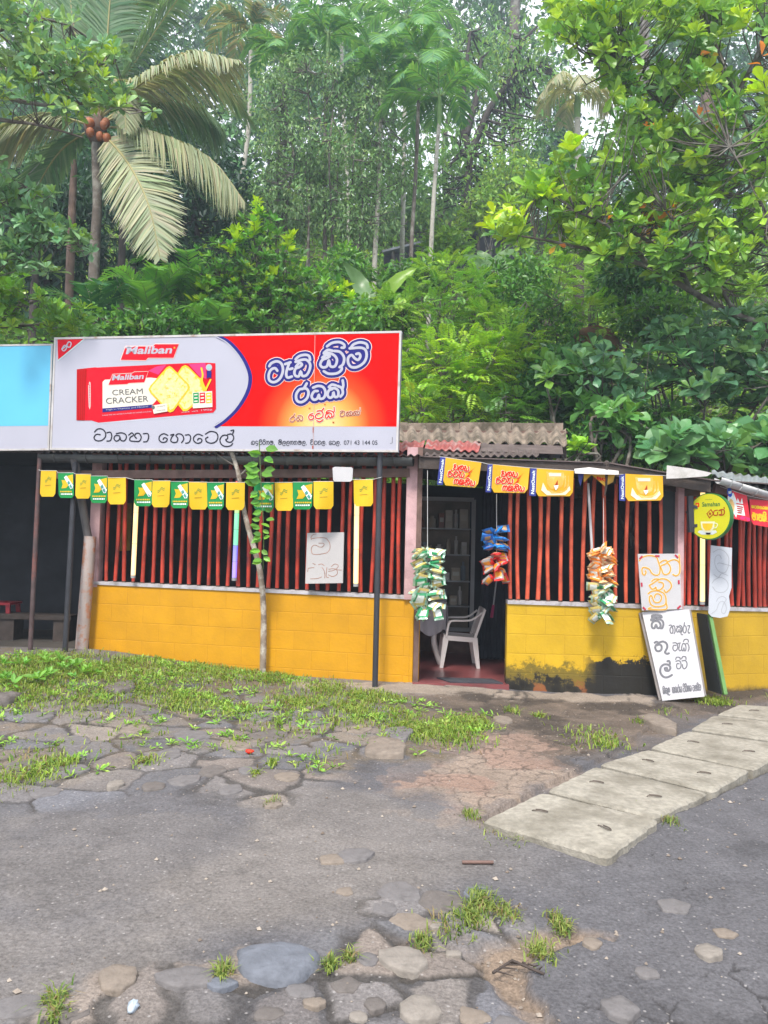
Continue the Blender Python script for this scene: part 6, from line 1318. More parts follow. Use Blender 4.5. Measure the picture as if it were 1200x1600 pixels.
def bunch(cx, levels, Y, lab, grp, top, scale=1.0, per=4, rad=.085):
    """levels: list of (pixel y, colour set); packets radiate from one hanging string"""
    rg = random.Random(int(cx)); protos = {}
    for li, (py, cols) in enumerate(levels):
        for k in range(per):
            key = (id(cols), k % 2)
            if key not in protos: protos[key] = packet_mesh(cols, len(protos) + int(cx)).build('snack_packet'); ob = protos[key]
            else: ob = protos[key].copy(); COL.objects.link(ob)
            az = math.pi * (1.5 + (k - (per - 1) / 2) * .62) + rg.uniform(-.25, .25) + (li % 2) * .3; hang = max(0, li - (len(levels) - 2.2)) * .55
            c = W(cx, py, Y) + np.array([math.cos(az), math.sin(az) * .8, 0]) * rad * rg.uniform(.55, 1.15)
            ob.location = tuple(c + UPV * (rg.uniform(-.030, .030) - hang * .05)); ob.rotation_euler = (rg.uniform(-.7, .7) + .4, rg.uniform(-.25, .5) + hang, az + rg.uniform(-.5, .5)); s_ = scale * rg.uniform(.9, 1.1); ob.scale = (s_, s_, s_)
            tag(ob, lab[id(cols)], 'snack packet', grp[id(cols)])
    a = W(cx, top, Y); b = W(cx, levels[-1][0] + 5, Y); mb = MB(); mb.tube([a, b], .003, _M['white_string'], 5); return mb
lg = {id(G_): 'green snack packet hanging in the bunch by the pink door pillar', id(Y_): 'straw yellow snack packet hanging in the bunch by the pink door pillar'}; gg = {id(G_): 'green packets in the doorway bunch', id(Y_): 'straw packets in the doorway bunch'}
s1 = bunch(668, [(862 + 10 * k, G_ if k % 2 == 0 else Y_) for k in range(10)], 7.78, lg, gg, 735, 1.12, 6, .11)
o = s1.build('hanging_string'); tag(o, 'thin string holding up the green packet bunch in the doorway', 'string')
lg = {id(B_): 'blue snack packet hanging in the upper half of the doorway bunch', id(R_f): 'red and silver snack packet hanging below the blue ones'}; gg = {id(B_): 'blue packets in the doorway', id(R_f): 'red packets in the doorway'}
s1 = bunch(776, [(830, B_), (840, B_), (850, B_), (860, B_), (870, R_f), (879, R_f), (889, R_f), (897, R_f)], 7.9, lg, gg, 772, .98, 5, .09)
o = s1.build('hanging_string'); tag(o, 'thin string holding up the blue and red packets', 'string')
lg = {id(O_): 'orange snack packet hanging in front of the right bars', id(G_): 'green snack packet hanging below the orange ones'}; gg = {id(O_): 'orange packets on the right grille', id(G_): 'green packets below the orange packets'}
s1 = bunch(943, [(857 + 8.6 * k, O_ if k < 7 else G_) for k in range(13)], 7.74, lg, gg, 778, 1.0, 5, .09)
o = s1.build('hanging_string'); tag(o, 'thin string holding up the orange and green packets', 'string')
# litter
mb = MB(); c = G(208, 1578); mb.ball(c + UPV * .01, .035, mat('plastic_scrap', (.45, .52, .60), .4), (.5, 1, .35), 9, 5, .3, random.Random(1)); o = mb.build('plastic_scrap'); tag(o, 'crumpled pale blue plastic scrap at the bottom left', 'litter')
mb = MB(); c = G(740, 1350); mb.tube([G(722, 1350) + UPV * .008, G(771, 1351) + UPV * .01], .008, M_wood2, 6); o = mb.build('stick'); tag(o, 'short straight stick on the asphalt below the front slab', 'stick')
mb = MB(); c = G(390, 1179); mb.ball(c + UPV * .02, .03, mat('red_petal', (.6, .03, .01), .6), (1, .7, .5), 7, 4, .3, random.Random(3)); o = mb.build('fallen_flower'); tag(o, 'small red flower fallen on the cobbles', 'flower')
mb = MB()
for k in range(9):
    t = k / 8; a = G(772 + 70 * t, 1522 - 14 * math.sin(3 * t)) + UPV * .012; mb.tube([a, a + np.array([.06 - .05 * t, -.03 + .01 * k * .3, .012 * math.sin(k)])], [.004, .0015], _M['dark_timber'], 5)
mb.tube([G(770, 1525) + UPV * .01, G(800, 1510) + UPV * .02, G(850, 1528) + UPV * .012], .005, _M['dark_timber'], 6); o = mb.build('dead_twig'); tag(o, 'dry grey feathery twig lying on the soil patch', 'twig')
# ------------------------------------------------------------------ vegetation
rs = np.random.RandomState(21)
LEAF = leaf_mat('leaf'); LEAF_D = leaf_mat('leaf_dull', .30, .6); LEAF_G = leaf_mat('leaf_glossy', .34, .36)
M_bark = mat('bark', (.10, .082, .068), .9, .35, 6, .5, 30, dirt=(.20, .19, .165), dscale=4, dlo=.48, dhi=.62)
M_barkp = mat('pale_bark', (.38, .36, .31), .9, .25, 5, .4, 30, dirt=(.16, .15, .12), dscale=5, dlo=.5, dhi=.65)
M_barkd = mat('dark_bark', (.045, .036, .032), .9, .3, 6, .5, 30)
M_barkr = mat('brown_bark', (.13, .085, .065), .9, .3, 6, .4, 30)
T_OB = (np.array([[0, 0, 0], [.38, 0, -.05], [.75, 0, -.05], [1, 0, -.12], [.32, .26, .03], [.70, .50, .05], [.92, .26, -.03], [.32, -.26, .03], [.70, -.50, .05], [.92, -.26, -.03]]),
        np.array([[0, 1, 4, 4], [1, 2, 5, 4], [2, 3, 6, 5], [1, 0, 7, 7], [2, 1, 7, 8], [3, 2, 8, 9]]))
T_OV = (np.array([[0, 0, 0], [.5, 0, -.06], [1, 0, -.15], [.25, .36, .02], [.65, .40, 0], [.25, -.36, .02], [.65, -.40, 0]]),
        np.array([[0, 1, 3, 3], [1, 2, 4, 3], [1, 0, 5, 5], [2, 1, 5, 6]]))
T_DI = (np.array([[0, 0, 0], [.5, .5, .07], [1, 0, -.1], [.5, -.5, .07]]), np.array([[0, 2, 1, 1], [0, 3, 2, 2]]))
def tri(F):      # quads with a doubled corner become triangles
    o = []
    for f in F:
        o.append([f[0], f[1], f[2]])
        if f[3] != f[2]: o.append([f[0], f[2], f[3]])
    return np.array(o)
for _t in ('T_OB', 'T_OV', 'T_DI'): globals()[_t] = (globals()[_t][0], tri(globals()[_t][1]))
def unit(a): return a / (np.linalg.norm(a, axis=-1, keepdims=True) + 1e-9)
class Leaves:
    def __init__(s): s.V = []; s.F = []; s.C = []; s.n = 0
    def add(s, P, D, N, L, wd, C, T):
        P = np.asarray(P); n = len(P)
        if n == 0: return
        D = unit(D); S = unit(np.cross(N, D)); N = np.cross(D, S); t, f = T; L = np.broadcast_to(L, (n,))[:, None, None]; wd = np.broadcast_to(wd, (n,))[:, None, None]
        V = P[:, None] + L * (t[None, :, 0:1] * D[:, None] + wd * t[None, :, 1:2] * S[:, None] + t[None, :, 2:3] * N[:, None])
        s.V.append(V.reshape(-1, 3)); s.F.append((f[None] + (s.n + np.arange(n) * len(t))[:, None, None]).reshape(-1, 3)); s.C.append(np.repeat(C, len(t), 0)); s.n += n * len(t)
    def build(s, name, parent=None, m=None):
        return build_faces(name, np.vstack(s.V), np.vstack(s.F), np.clip(np.vstack(s.C), 0, 1), m or LEAF, parent)
def palette(n, cols, wts, jit=.18):
    cols = np.array(cols); i = rs.choice(len(cols), n, p=np.array(wts) / sum(wts)); g_ = np.minimum(cols[i][:, 1:2] / .3, 1); return (1.32 + .95 * (1 - g_)) * cols[i] * (1 + rs.uniform(-jit, jit, (n, 1))) * (1 + rs.uniform(-.07, .07, (n, 3)))
def scatter(lv, C0, rad, n, L, wd, cols, wts, T, droop=.25, up=.5, jit=.2):
    """a loose clump: n leaves round each centre"""
    C0 = np.atleast_2d(C0); k = len(C0); O = rs.normal(0, 1, (k, n, 3)); O = O / np.linalg.norm(O, axis=-1, keepdims=True) * rs.uniform(.15, 1, (k, n, 1)) ** .5
    R = np.broadcast_to(rad, (k,))[:, None, None]; P = (C0[:, None] + O * R * np.array([1, 1, .8])).reshape(-1, 3)
    D = unit(O.reshape(-1, 3) + rs.normal(0, .6, (k * n, 3)) - np.array([0, 0, droop])); N = unit(rs.normal(0, .55, (k * n, 3)) + np.array([0, -.15, up + .4]))
    cc = np.repeat(palette(k, cols, wts, jit), n, 0) if k > 6 else palette(k * n, cols, wts, jit)
    cc = cc * (1 + rs.uniform(-.2, .2, (k * n, 1)))
    lv.add(P, D, N, L * rs.uniform(.7, 1.25, k * n), wd, cc, T)
def rosettes(lv, C0, AX, n, L, wd, cols, wts, T, spread=(.35, 1.2), tipcol=None):
    C0 = np.atleast_2d(C0); AX = unit(AX); k = len(C0); a = np.tile(np.arange(n) * 2.4, (k, 1)) + rs.uniform(0, 6, (k, 1)); th = np.linspace(spread[0], spread[1], n)[None] + rs.uniform(-.2, .2, (k, n))
    ref = np.where(np.abs(AX[:, 2:3]) < .9, np.array([[0, 0, 1.0]]), np.array([[1.0, 0, 0]])); U = unit(np.cross(ref, AX)); Vv = np.cross(AX, U)
    rad = np.cos(a)[..., None] * U[:, None] + np.sin(a)[..., None] * Vv[:, None]; D = np.cos(th)[..., None] * AX[:, None] + np.sin(th)[..., None] * rad
    N = AX[:, None] * np.sin(th)[..., None] - rad * np.cos(th)[..., None] + rs.normal(0, .15, (k, n, 3)); D = D + rs.normal(0, .1, D.shape)
    C = np.repeat(palette(k, cols, wts), n, 0).reshape(k, n, 3) * (1 + rs.uniform(-.2, .2, (k, n, 1)))
    if tipcol is not None: w_ = np.linspace(1, 0, n)[None, :, None] * (rs.rand(k, 1, 1) < tipcol[1]); C = C * (1 - w_) + np.array(tipcol[0]) * w_
    ll = L * np.linspace(.6, 1.12, n)[None] * rs.uniform(.65, 1.25, (k, n)) * rs.uniform(.75, 1.2, (k, 1))
    P = C0[:, None] + rad * .008 + AX[:, None] * (.04 * L * (n - np.arange(n)))[None, :, None] * .3
    ok = rs.rand(k * n) < .82; lv.add(P.reshape(-1, 3)[ok], D.reshape(-1, 3)[ok], N.reshape(-1, 3)[ok], ll.reshape(-1)[ok], (wd * rs.uniform(.8, 1.2, k * n))[ok], C.reshape(-1, 3)[ok], T)
def in_px_poly(P, n, Y0, Y1, clump=0.0, cs=40):
    P = np.array(P, float); lo, hi = P.min(0), P.max(0); out = []
    while len(out) < n:
        x, y = rs.uniform(lo[0], hi[0]), rs.uniform(lo[1], hi[1])
        if not inpoly(np.array([x]), np.array([y]), [tuple(p) for p in P])[0]: continue
        if clump and fbm(np.array([x / cs + 7]), np.array([y / cs + 3]), 3)[0] < clump: continue
        out.append(W(x, y, rs.uniform(Y0, Y1)))
    return np.array(out)
def limb(mb, pts, r0, r1, m, n=7):
    P = catmull(pts, 4); mb.tube(P, list(np.linspace(r0, r1, len(P)) * (1 + rs.uniform(-.06, .06, len(P)))), m, n); return P
def twigs(mb, C0, nodes, r, m, frac=1.0, sag=.08):
    nodes = np.array(nodes)
    for c in C0:
        if rs.rand() > frac: continue
        d = np.linalg.norm(nodes - c, axis=1); j = np.argmin(d + rs.uniform(0, .2, len(d))); a = nodes[j]; md = (a + c) / 2 + np.array([0, 0, -sag * d[j]]) + rs.normal(0, .04 * d[j] + 1e-4, 3)
        mb.tube([a, md, c], [r * 1.3, r, r * .5], m, 4, False)

# --- hill vegetation ------------------------------------------------------------
MID = [(.055, .15, .022), (.085, .21, .025), (.035, .10, .025), (.12, .26, .03), (.20, .36, .035)]
def hillp(px, py, Y=None):
    """where the ray through a pixel meets the hillside"""
    d = ray(px, py); Ys = np.linspace(11.2, 60, 500)
    for y_ in Ys:
        p = CPOS + d * (y_ / d[1])
        if p[2] <= hill_z(p[0], p[1]): return p
    return CPOS + d * (34 / d[1])
# ground cover over the whole slope, nobody could count it
lv = Leaves(); n = 9000; Y = 11.9 + 24 * rs.rand(n) ** 1.25; X = (rs.rand(n) * 2 - 1) * (Y * .60 + 2)
P = np.column_stack([X, Y, hill_z(X, Y) + rs.uniform(0, .55, n) * (1 + .5 * (fbm(X * .5, Y * .5, 3)))])
big = rs.rand(n) < .4
scatter(lv, P[~big], .36, 12, .15, .55, [(.05, .12, .02), (.085, .18, .022), (.14, .26, .03), (.20, .33, .035), (.03, .08, .022)], [3, 4, 3, 3, 1], T_DI)
scatter(lv, P[big], .40, 9, .21, .6, [(.05, .12, .022), (.08, .18, .027), (.13, .25, .03), (.20, .33, .04)], [2, 3, 3, 2], T_OV)
o = lv.build('undergrowth', None, LEAF); tag(o, 'dense low undergrowth covering the steep slope', 'undergrowth', kind='stuff')

def tree(name, label, cat, trunk, rad, bark, blobs, nl, L, wd, cols, wts, T=None, group=None, lm=None, droop=.3, twig=.35, clump_r=.55, extra=(), fill=1.0):
    """trunk: world points; blobs: (centre, radii, clumps)"""
    t = thing(name, trunk[0], label, cat, group); mb = MB(); nodes = list(limb(mb, trunk, rad, rad * .45, bark, 9))
    for e in extra: nodes += list(limb(mb, e, rad * .6, rad * .16, bark, 7))
    lv = Leaves(); allc = []
    for c, r, k in blobs:
        q = rs.normal(0, 1, (k, 3)); q = q / np.linalg.norm(q, axis=1, keepdims=True) * rs.uniform(.25, 1, (k, 1)) ** .5; C0 = np.array(c) + q * np.array(r); allc.append(C0)
        scatter(lv, C0, clump_r * rs.uniform(.6, 1.25, k), nl, L, wd, cols, wts, T or T_DI, droop)
    twigs(mb, np.vstack(allc), nodes, rad * .10 + .006, bark, twig)
    mb.build('trunk', t); lv.build('crown', t, lm or LEAF); return t
def up_from(px, py, Y, top, n=5, wob=.15):
    """trunk points from the hillside under (px) at depth Y up to pixel row top"""
    a = W(px, py, Y); b = W(px + (top[0] - px), top[1], Y); a = np.array([a[0], Y, float(hill_z(a[0], Y)) - .3]) if Y > 11 else a
    return [a + (b - a) * s + rs.normal(0, wob, 3) * (0 < s < 1) * np.array([1, .5, .2]) for s in np.linspace(0, 1, n)]

# far trees along the crest, each its own tree
FAR = [(-60, 150, 37, 170, 150), (40, 90, 38, 150, 150), (120, 40, 40, 120, 120), (230, 60, 36, 150, 160), (330, 120, 38, 110, 150), (450, 60, 37, 130, 130), (520, 150, 33, 100, 150), (610, 120, 36, 90, 140), (700, 40, 38, 120, 110), (790, 60, 37, 110, 150), (1010, 30, 39, 110, 110), (1080, 130, 36, 110, 160), (1180, 90, 36, 120, 170), (1000, 250, 31, 90, 90), (860, 300, 30, 120, 80), (420, 240, 31, 120, 120), (560, 300, 29, 120, 100), (180, 230, 30, 150, 140), (20, 270, 28, 130, 140), (700, 290, 30, 90, 80), (1130, 300, 30, 130, 120)]
for i, (px, py, Y, rx, ry) in enumerate(FAR):
    s_ = Y / FPX; c = W(px, py, Y); dark = i % 3
    cols = [[(.030, .075, .040), (.045, .11, .045), (.06, .14, .05)], [(.06, .13, .04), (.09, .19, .05), (.13, .24, .06)], [(.04, .095, .06), (.07, .14, .075), (.10, .18, .085)]][dark]
    tree('forest_tree', 'tall hazy tree rising along the top of the jungle slope', 'tree', up_from(px, py, Y, (px, py + 10)), .16, M_barkd if dark == 0 else M_bark, [(c, (rx * s_, 2.2, ry * s_), int(rx * ry / 105))], 17, .36, .5, cols, [3, 3, 1], T_DI, 'tall trees along the crest of the slope', LEAF_D, .5, .25, .75)

# dark broad evergreen behind the palm
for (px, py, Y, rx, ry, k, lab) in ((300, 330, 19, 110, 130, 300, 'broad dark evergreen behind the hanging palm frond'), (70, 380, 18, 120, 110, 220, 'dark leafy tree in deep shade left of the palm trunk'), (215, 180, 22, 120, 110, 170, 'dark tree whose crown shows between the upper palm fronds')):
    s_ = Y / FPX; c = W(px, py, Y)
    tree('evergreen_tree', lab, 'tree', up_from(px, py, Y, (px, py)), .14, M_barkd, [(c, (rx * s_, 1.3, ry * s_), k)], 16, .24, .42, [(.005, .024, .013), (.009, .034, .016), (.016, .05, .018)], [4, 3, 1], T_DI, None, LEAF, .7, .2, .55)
# shaded thin trunks left
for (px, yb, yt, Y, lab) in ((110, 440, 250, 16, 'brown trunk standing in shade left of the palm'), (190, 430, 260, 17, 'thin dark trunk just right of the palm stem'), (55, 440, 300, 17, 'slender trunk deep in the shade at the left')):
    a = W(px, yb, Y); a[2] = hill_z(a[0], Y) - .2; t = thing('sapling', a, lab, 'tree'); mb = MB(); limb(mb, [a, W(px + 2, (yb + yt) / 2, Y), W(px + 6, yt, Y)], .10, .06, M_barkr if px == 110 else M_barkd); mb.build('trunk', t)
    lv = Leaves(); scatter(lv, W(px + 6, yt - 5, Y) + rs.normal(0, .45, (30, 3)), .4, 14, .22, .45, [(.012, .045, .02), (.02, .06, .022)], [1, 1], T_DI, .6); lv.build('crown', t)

# airy grey-green multi-stemmed tree in the centre
Y = 19.; s_ = Y / FPX
st = [(455, 420, 440, 130), (490, 430, 480, 110), (520, 420, 525, 120), (550, 410, 560, 150), (475, 425, 510, 160), (540, 430, 600, 190), (505, 430, 545, 230)]
ex = [[np.array([W(a, 430, Y + rs.uniform(-.6, .6))[0], Y, hill_z(W(a, 430, Y)[0], Y) - .2]), W(a + (c - a) * .3 + rs.uniform(-8, 8), 340, Y + rs.uniform(-.6, .6)), W((a + c) / 2 + rs.uniform(-14, 14), 250, Y + rs.uniform(-.8, .8)), W(c, d, Y + rs.uniform(-.8, .8))] for a, b, c, d in st]
bl = [(W(x, y, Y), (rx * s_, .9, ry * s_), k) for x, y, rx, ry, k in ((430, 160, 45, 60, 60), (500, 130, 60, 45, 80), (570, 170, 55, 60, 80), (460, 240, 60, 60, 90), (540, 260, 70, 60, 110), (610, 260, 40, 60, 50), (480, 330, 70, 45, 90), (570, 340, 55, 45, 70), (420, 300, 35, 50, 40))]
tree('bushy_tree', 'airy grey green many stemmed tree in the middle of the slope', 'tree', ex[0], .06, M_bark, bl, 19, .13, .42, [(.085, .16, .06), (.12, .21, .075), (.16, .25, .095), (.06, .12, .045)], [3, 3, 2, 2], T_DI, None, LEAF, .9, .8, .34, ex[1:])
# tall airy tree with a black forked trunk
Y = 26.; s_ = Y / FPX
tk = up_from(735, 365, Y, (735, 240), 4, .05); fk = tk[-1]
bl = [(W(x, y, Y + dy), (rx * s_, 1.2, ry * s_), k) for x, y, rx, ry, k, dy in ((690, 120, 50, 50, 40, 0), (750, 80, 60, 50, 50, 1), (820, 90, 50, 50, 40, 0), (860, 150, 40, 40, 26, 0), (780, 170, 60, 50, 46, 1), (820, 230, 45, 45, 34, 0), (770, 270, 50, 45, 40, 0), (700, 230, 40, 60, 26, 0), (690, 310, 40, 40, 26, 1), (800, 310, 40, 30, 24, 1))]
tree('forked_tree', 'tall tree with a black forked trunk and thin light green crown', 'tree', tk, .24, M_barkd, bl, 18, .22, .40, [(.09, .19, .05), (.13, .25, .06), (.06, .14, .05), (.17, .28, .05)], [3, 2, 2, 1], T_DI, None, LEAF, .7, .5, .75,
     [[fk, W(722, 190, Y), W(728, 110, Y), W(735, 50, Y)], [fk, W(765, 170, Y), W(800, 120, Y), W(815, 70, Y), W(840, 40, Y)], [W(790, 135, Y), W(815, 110, Y), W(850, 95, Y)], [fk, W(725, 240, Y), W(712, 215, Y)], [W(728, 210, Y), W(745, 150, Y), W(752, 90, Y)]])
Y = 31.; s_ = Y / FPX
tree('conifer_tree', 'dark blue green conical tree right of the forked trunk', 'tree', up_from(872, 300, Y, (872, 160)), .2, M_barkd, [(W(872, 235 - 0, Y), (36 * s_, 1, 34 * s_), 70), (W(875, 190, Y), (24 * s_, .8, 30 * s_), 40), (W(870, 265, Y), (42 * s_, 1, 18 * s_), 40)], 18, .24, .35, [(.012, .04, .035), (.02, .06, .045)], [2, 1], T_DI, None, LEAF_D, .9, .3, .6)
Y = 24.; s_ = Y / FPX
tree('yellow_shrub', 'yellow green small tree below the black forked trunk', 'shrub', up_from(790, 330, Y, (790, 300), 3), .07, M_bark, [(W(800, 280, Y), (45 * s_, .8, 28 * s_), 60), (W(770, 320, Y), (40 * s_, .8, 20 * s_), 40)], 16, .20, .45, [(.22, .34, .04), (.14, .26, .04), (.09, .18, .04)], [2, 2, 1], T_DI)

# --- palms ------------------------------------------------------------
def frond(lv, mb, P, leafL, n, cols, wts, m, r=.02, hang=.55, wd=.05, side=None, ang=.9):
    """rachis through world points P, strap leaflets both sides"""
    Q = np.array(catmull(P, 8)); seg = np.linalg.norm(np.diff(Q, axis=0), axis=1); cum = np.concatenate([[0], np.cumsum(seg)]); mb.tube([Q[i] for i in range(0, len(Q), 2)], list(np.linspace(r, r * .25, len(Q[::2]))), m, 5)
    s0 = np.linspace(.10, 1, n) * cum[-1]; pts = np.stack([np.interp(s0, cum, Q[:, k]) for k in range(3)], -1); T_ = unit(np.gradient(pts, axis=0))
    sd = unit(np.cross(T_, np.array([0, 0, 1.0]) if side is None else side)); nn = np.cross(sd, T_)
    for sgn in (1, -1):
        prof = np.clip(np.sin(np.pi * np.clip(np.linspace(.08, 1.02, n), 0, 1)) ** .55, .2, 1)
        L_ = leafL * prof * rs.uniform(.85, 1.1, n); D = unit(sd * sgn * ang + T_ * (.75) + nn * .10 + rs.normal(0, .06, (n, 3))); dn = np.array([0, 0, -1.0])
        wv = unit(np.cross(D, nn)) ; C = palette(n, cols, wts, .12); V = []
        for k, (u, dr, w_) in enumerate(((0, 0, .5), (.33, .08, 1), (.66, .32, .8), (1, .72, .08))):
            c = pts + D * (L_ * u)[:, None] + dn * (L_ * dr * hang)[:, None]; V += [c + wv * (wd * w_ * .5), c - wv * (wd * w_ * .5)]
        V = np.stack(V, 1).reshape(-1, 3); b = (np.arange(n) * 8)[:, None]
        F = np.vstack([b + np.array([[2 * k, 2 * k + 1, 2 * k + 3]]) for k in range(3)] + [b + np.array([[2 * k, 2 * k + 3, 2 * k + 2]]) for k in range(3)])
        lv.V.append(V); lv.F.append(F + lv.n); lv.C.append(np.repeat(C, 8, 0)); lv.n += len(V)
Y = 13.2
cb = W(150, 440, Y); cb[2] = hill_z(cb[0], Y) - .2
palm = thing('coconut_palm', cb, 'coconut palm with drooping pale fronds and a bunch of orange nuts', 'palm tree'); mb = MB(); top = W(150, 205, Y)
limb(mb, [cb, W(147, 420, Y), W(152, 320, Y), W(150, 250, Y), top], .092, .07, M_bark, 10); mb.ball(top + UPV * .05, .2, M_barkr, (1, 1, 1.5), 10, 6, .1, random.Random(4)); mb.build('trunk', palm)
PG = [(.17, .20, .115), (.21, .235, .14), (.27, .265, .165)]; PD = [(.07, .135, .065), (.10, .165, .085), (.13, .19, .105)]
FR = [([(152, 190, 0), (215, 135, -.3), (300, 90, -.6), (372, 95, -.9)], .95, PG, 1.2), ([(155, 195, 0), (235, 160, .3), (300, 165, .5), (350, 205, .7)], .8, PD, 1.2), ([(158, 198, 0), (235, 205, -.3), (325, 245, -.6), (382, 315, -.8)], .95, PG, 1.3),
      ([(158, 205, 0), (200, 255, -.7), (232, 320, -1.0), (250, 402, -1.1)], .80, PG, .15), ([(152, 185, 0), (172, 100, .4), (205, 20, .5), (255, -40, .3)], .95, PD, .4), ([(148, 182, 0), (128, 100, .3), (112, 20, .5), (108, -60, .6)], .9, PD, .4), ([(140, 195, 0), (70, 180, -.3), (0, 205, -.5), (-60, 260, -.6)], .85, PG, 1.3),
      ([(152, 180, 0), (165, 90, -.2), (172, 0, -.3), (180, -60, -.4)], .9, PD, .4), ([(155, 188, 0), (175, 125, -.5), (192, 150, -.8), (197, 205, -.9)], .42, PG, .4), ([(154, 186, 0), (215, 90, .2), (262, 20, .3), (300, -30, .3)], .9, PD, .4), ([(142, 190, 0), (75, 120, .4), (20, 90, .6), (-40, 110, .7)], .8, PD, .6), ([(145, 200, 0), (95, 235, .3), (60, 290, .5), (45, 350, .5)], .6, PD, .4), ([(160, 192, 0), (260, 120, .8), (350, 140, 1.2), (400, 200, 1.3)], .7, PD, .5)]
for P, ll, cols, hang in FR:
    lv = Leaves(); m2 = MB(); side = np.array([0, -1.0, .15]) if P[-1][:2] == (250, 402) else None
    frond(lv, m2, [W(a, b, Y + c) for a, b, c in P], ll, 150, cols, [1, 1, 1], mat('palm_rib', (.28, .25, .10), .6), .024, hang, .038, side, .8)
    fo = m2.build('frond', palm); lf = lv.build('leaflets', fo, LEAF_D)
rg = random.Random(4)
for k in range(9):
    mb = MB(); c = W(150 + rg.uniform(-17, 20), 200 + rg.uniform(-11, 22), Y - .28 + rg.uniform(-.05, .08)); mb.ball(c, .072, mat('coconut_husk', (.24, .075, .025), .6, .2, 8), (1, 1, 1.2), 10, 7); mb.build('coconut', palm)

def small_palm(name, lab, base, top, r, bark, crown, nfr, fl, cols, leafL, Y, wts=(1, 1, 1), hang=.5, wd=.05, n=34, group=None):
    a = W(base[0], base[1], Y); a[2] = min(a[2], float(hill_z(a[0], Y)) + .1); t = thing(name, a, lab, 'palm tree', group); mb = MB(); tp = W(top[0], top[1], Y)
    limb(mb, [a, a + (tp - a) * .33 + rs.normal(0, .05, 3), a + (tp - a) * .66 + rs.normal(0, .05, 3), tp], r, r * .75, bark, 8)
    mb.tube([tp - UPV * .1, tp + UPV * .35, tp + UPV * .7], [r * .8, r * 1.0, r * .5], mat('crown_shaft', (.12, .22, .06), .5), 8); mb.build('trunk', t)
    for k in range(nfr):
        az = k * 2 * math.pi / nfr + rs.uniform(-.3, .3); e = rs.uniform(.2, 1.0); d = np.array([math.cos(az), math.sin(az), 0]); L = fl * rs.uniform(.8, 1.15)
        P = [tp + UPV * .6, tp + UPV * (.6 + L * .3 * e) + d * L * .3, tp + UPV * (.6 + L * .35 * e) + d * L * .65, tp + UPV * (.6 + L * (.35 * e - .35)) + d * L * .95]
        lv = Leaves(); m2 = MB(); frond(lv, m2, P, leafL, n, cols, wts, M_['rib'], .014, hang, wd); fo = m2.build('frond', t); lv.build('leaflets', fo)
    return t
M_ = {'rib': mat('palm_rib_green', (.14, .22, .06), .6)}
AG = [(.06, .16, .04), (.10, .22, .05), (.04, .12, .045)]
small_palm('areca_palm', 'slender areca palm whose pale trunk rises behind the green banana leaf', (583, 466), (596, 150), .070, M_barkp, None, 8, 1.3, AG, .42, 18.9)
small_palm('areca_palm', 'tall pale trunked areca palm with wide fronds left of the black forked tree', (671, 408), (686, 190), .060, M_barkp, None, 8, 1.45, AG, .5, 18.0)
small_palm('areca_palm', 'grey trunked areca palm close beside the tall pale one', (647, 412), (655, 130), .058, M_bark, None, 8, 1.4, AG, .45, 18.6)
small_palm('areca_palm', 'leaning areca palm with a shaggy brown head above the big palm frond', (368, 250), (392, 75), .08, M_barkp, None, 9, 1.5, [(.10, .13, .06), (.16, .15, .07), (.05, .10, .05)], .55, 22)
small_palm('areca_palm', 'areca palm with short stiff fronds above the grey green tree', (438, 380), (440, 125), .06, M_bark, None, 8, 1.2, AG, .4, 19.6)
small_palm('areca_palm', 'tall areca palm whose head reaches the sky near the top centre', (548, 300), (533, 40), .07, M_barkp, None, 9, 1.6, AG, .55, 24)
small_palm('areca_palm', 'thin areca palm with its head at the very top left of the tall centre one', (503, 430), (512, 90), .06, M_bark, None, 8, 1.2, AG, .4, 19.4)
small_palm('areca_palm', 'areca palm with bright upright fronds just right of the top centre', (628, 380), (634, 60), .07, M_barkp, None, 9, 1.7, [(.08, .20, .06), (.12, .26, .08), (.05, .14, .05)], .5, 21)
small_palm('fan_palm', 'pale trunked palm with a dead thatch skirt behind the almond tree', (905, 420), (902, 180), .12, M_barkp, None, 8, 1.5, [(.20, .20, .11), (.26, .25, .15), (.15, .18, .09)], .6, 24, hang=1.2)
a = W(905, 455, 17.5); t = thing('bare_trunk', a, 'bare dark trunk standing in the scrub below the almond tree', 'tree'); mb = MB(); limb(mb, [a - UPV * .8, W(904, 420, 17.5), W(906, 380, 17.5), W(903, 300, 17.5)], .14, .11, M_barkd, 8); mb.build('trunk', t)
for px, Y, lab in ((1008, 30, 'straight grey trunk seen through the almond tree'), (805, 33, 'thin straight trunk at the top right of centre'), (1105, 30, 'brown straight trunk at the top right')):
    a = W(px, 300, Y); a[2] = hill_z(a[0], Y) - .3; t = thing('tall_trunk', a, lab, 'tree'); mb = MB(); limb(mb, [a, W(px, 200, Y), W(px - 3, 100, Y), W(px + 3, -60, Y)], .28, .2, M_barkr if px > 1050 else M_bark, 8); mb.build('trunk', t)
    lv = Leaves(); scatter(lv, W(px, -60, Y) + rs.normal(0, 1.3, (40, 3)), .7, 14, .34, .5, [(.04, .10, .04), (.07, .14, .05)], [1, 1], T_DI, .5); lv.build('crown', t)
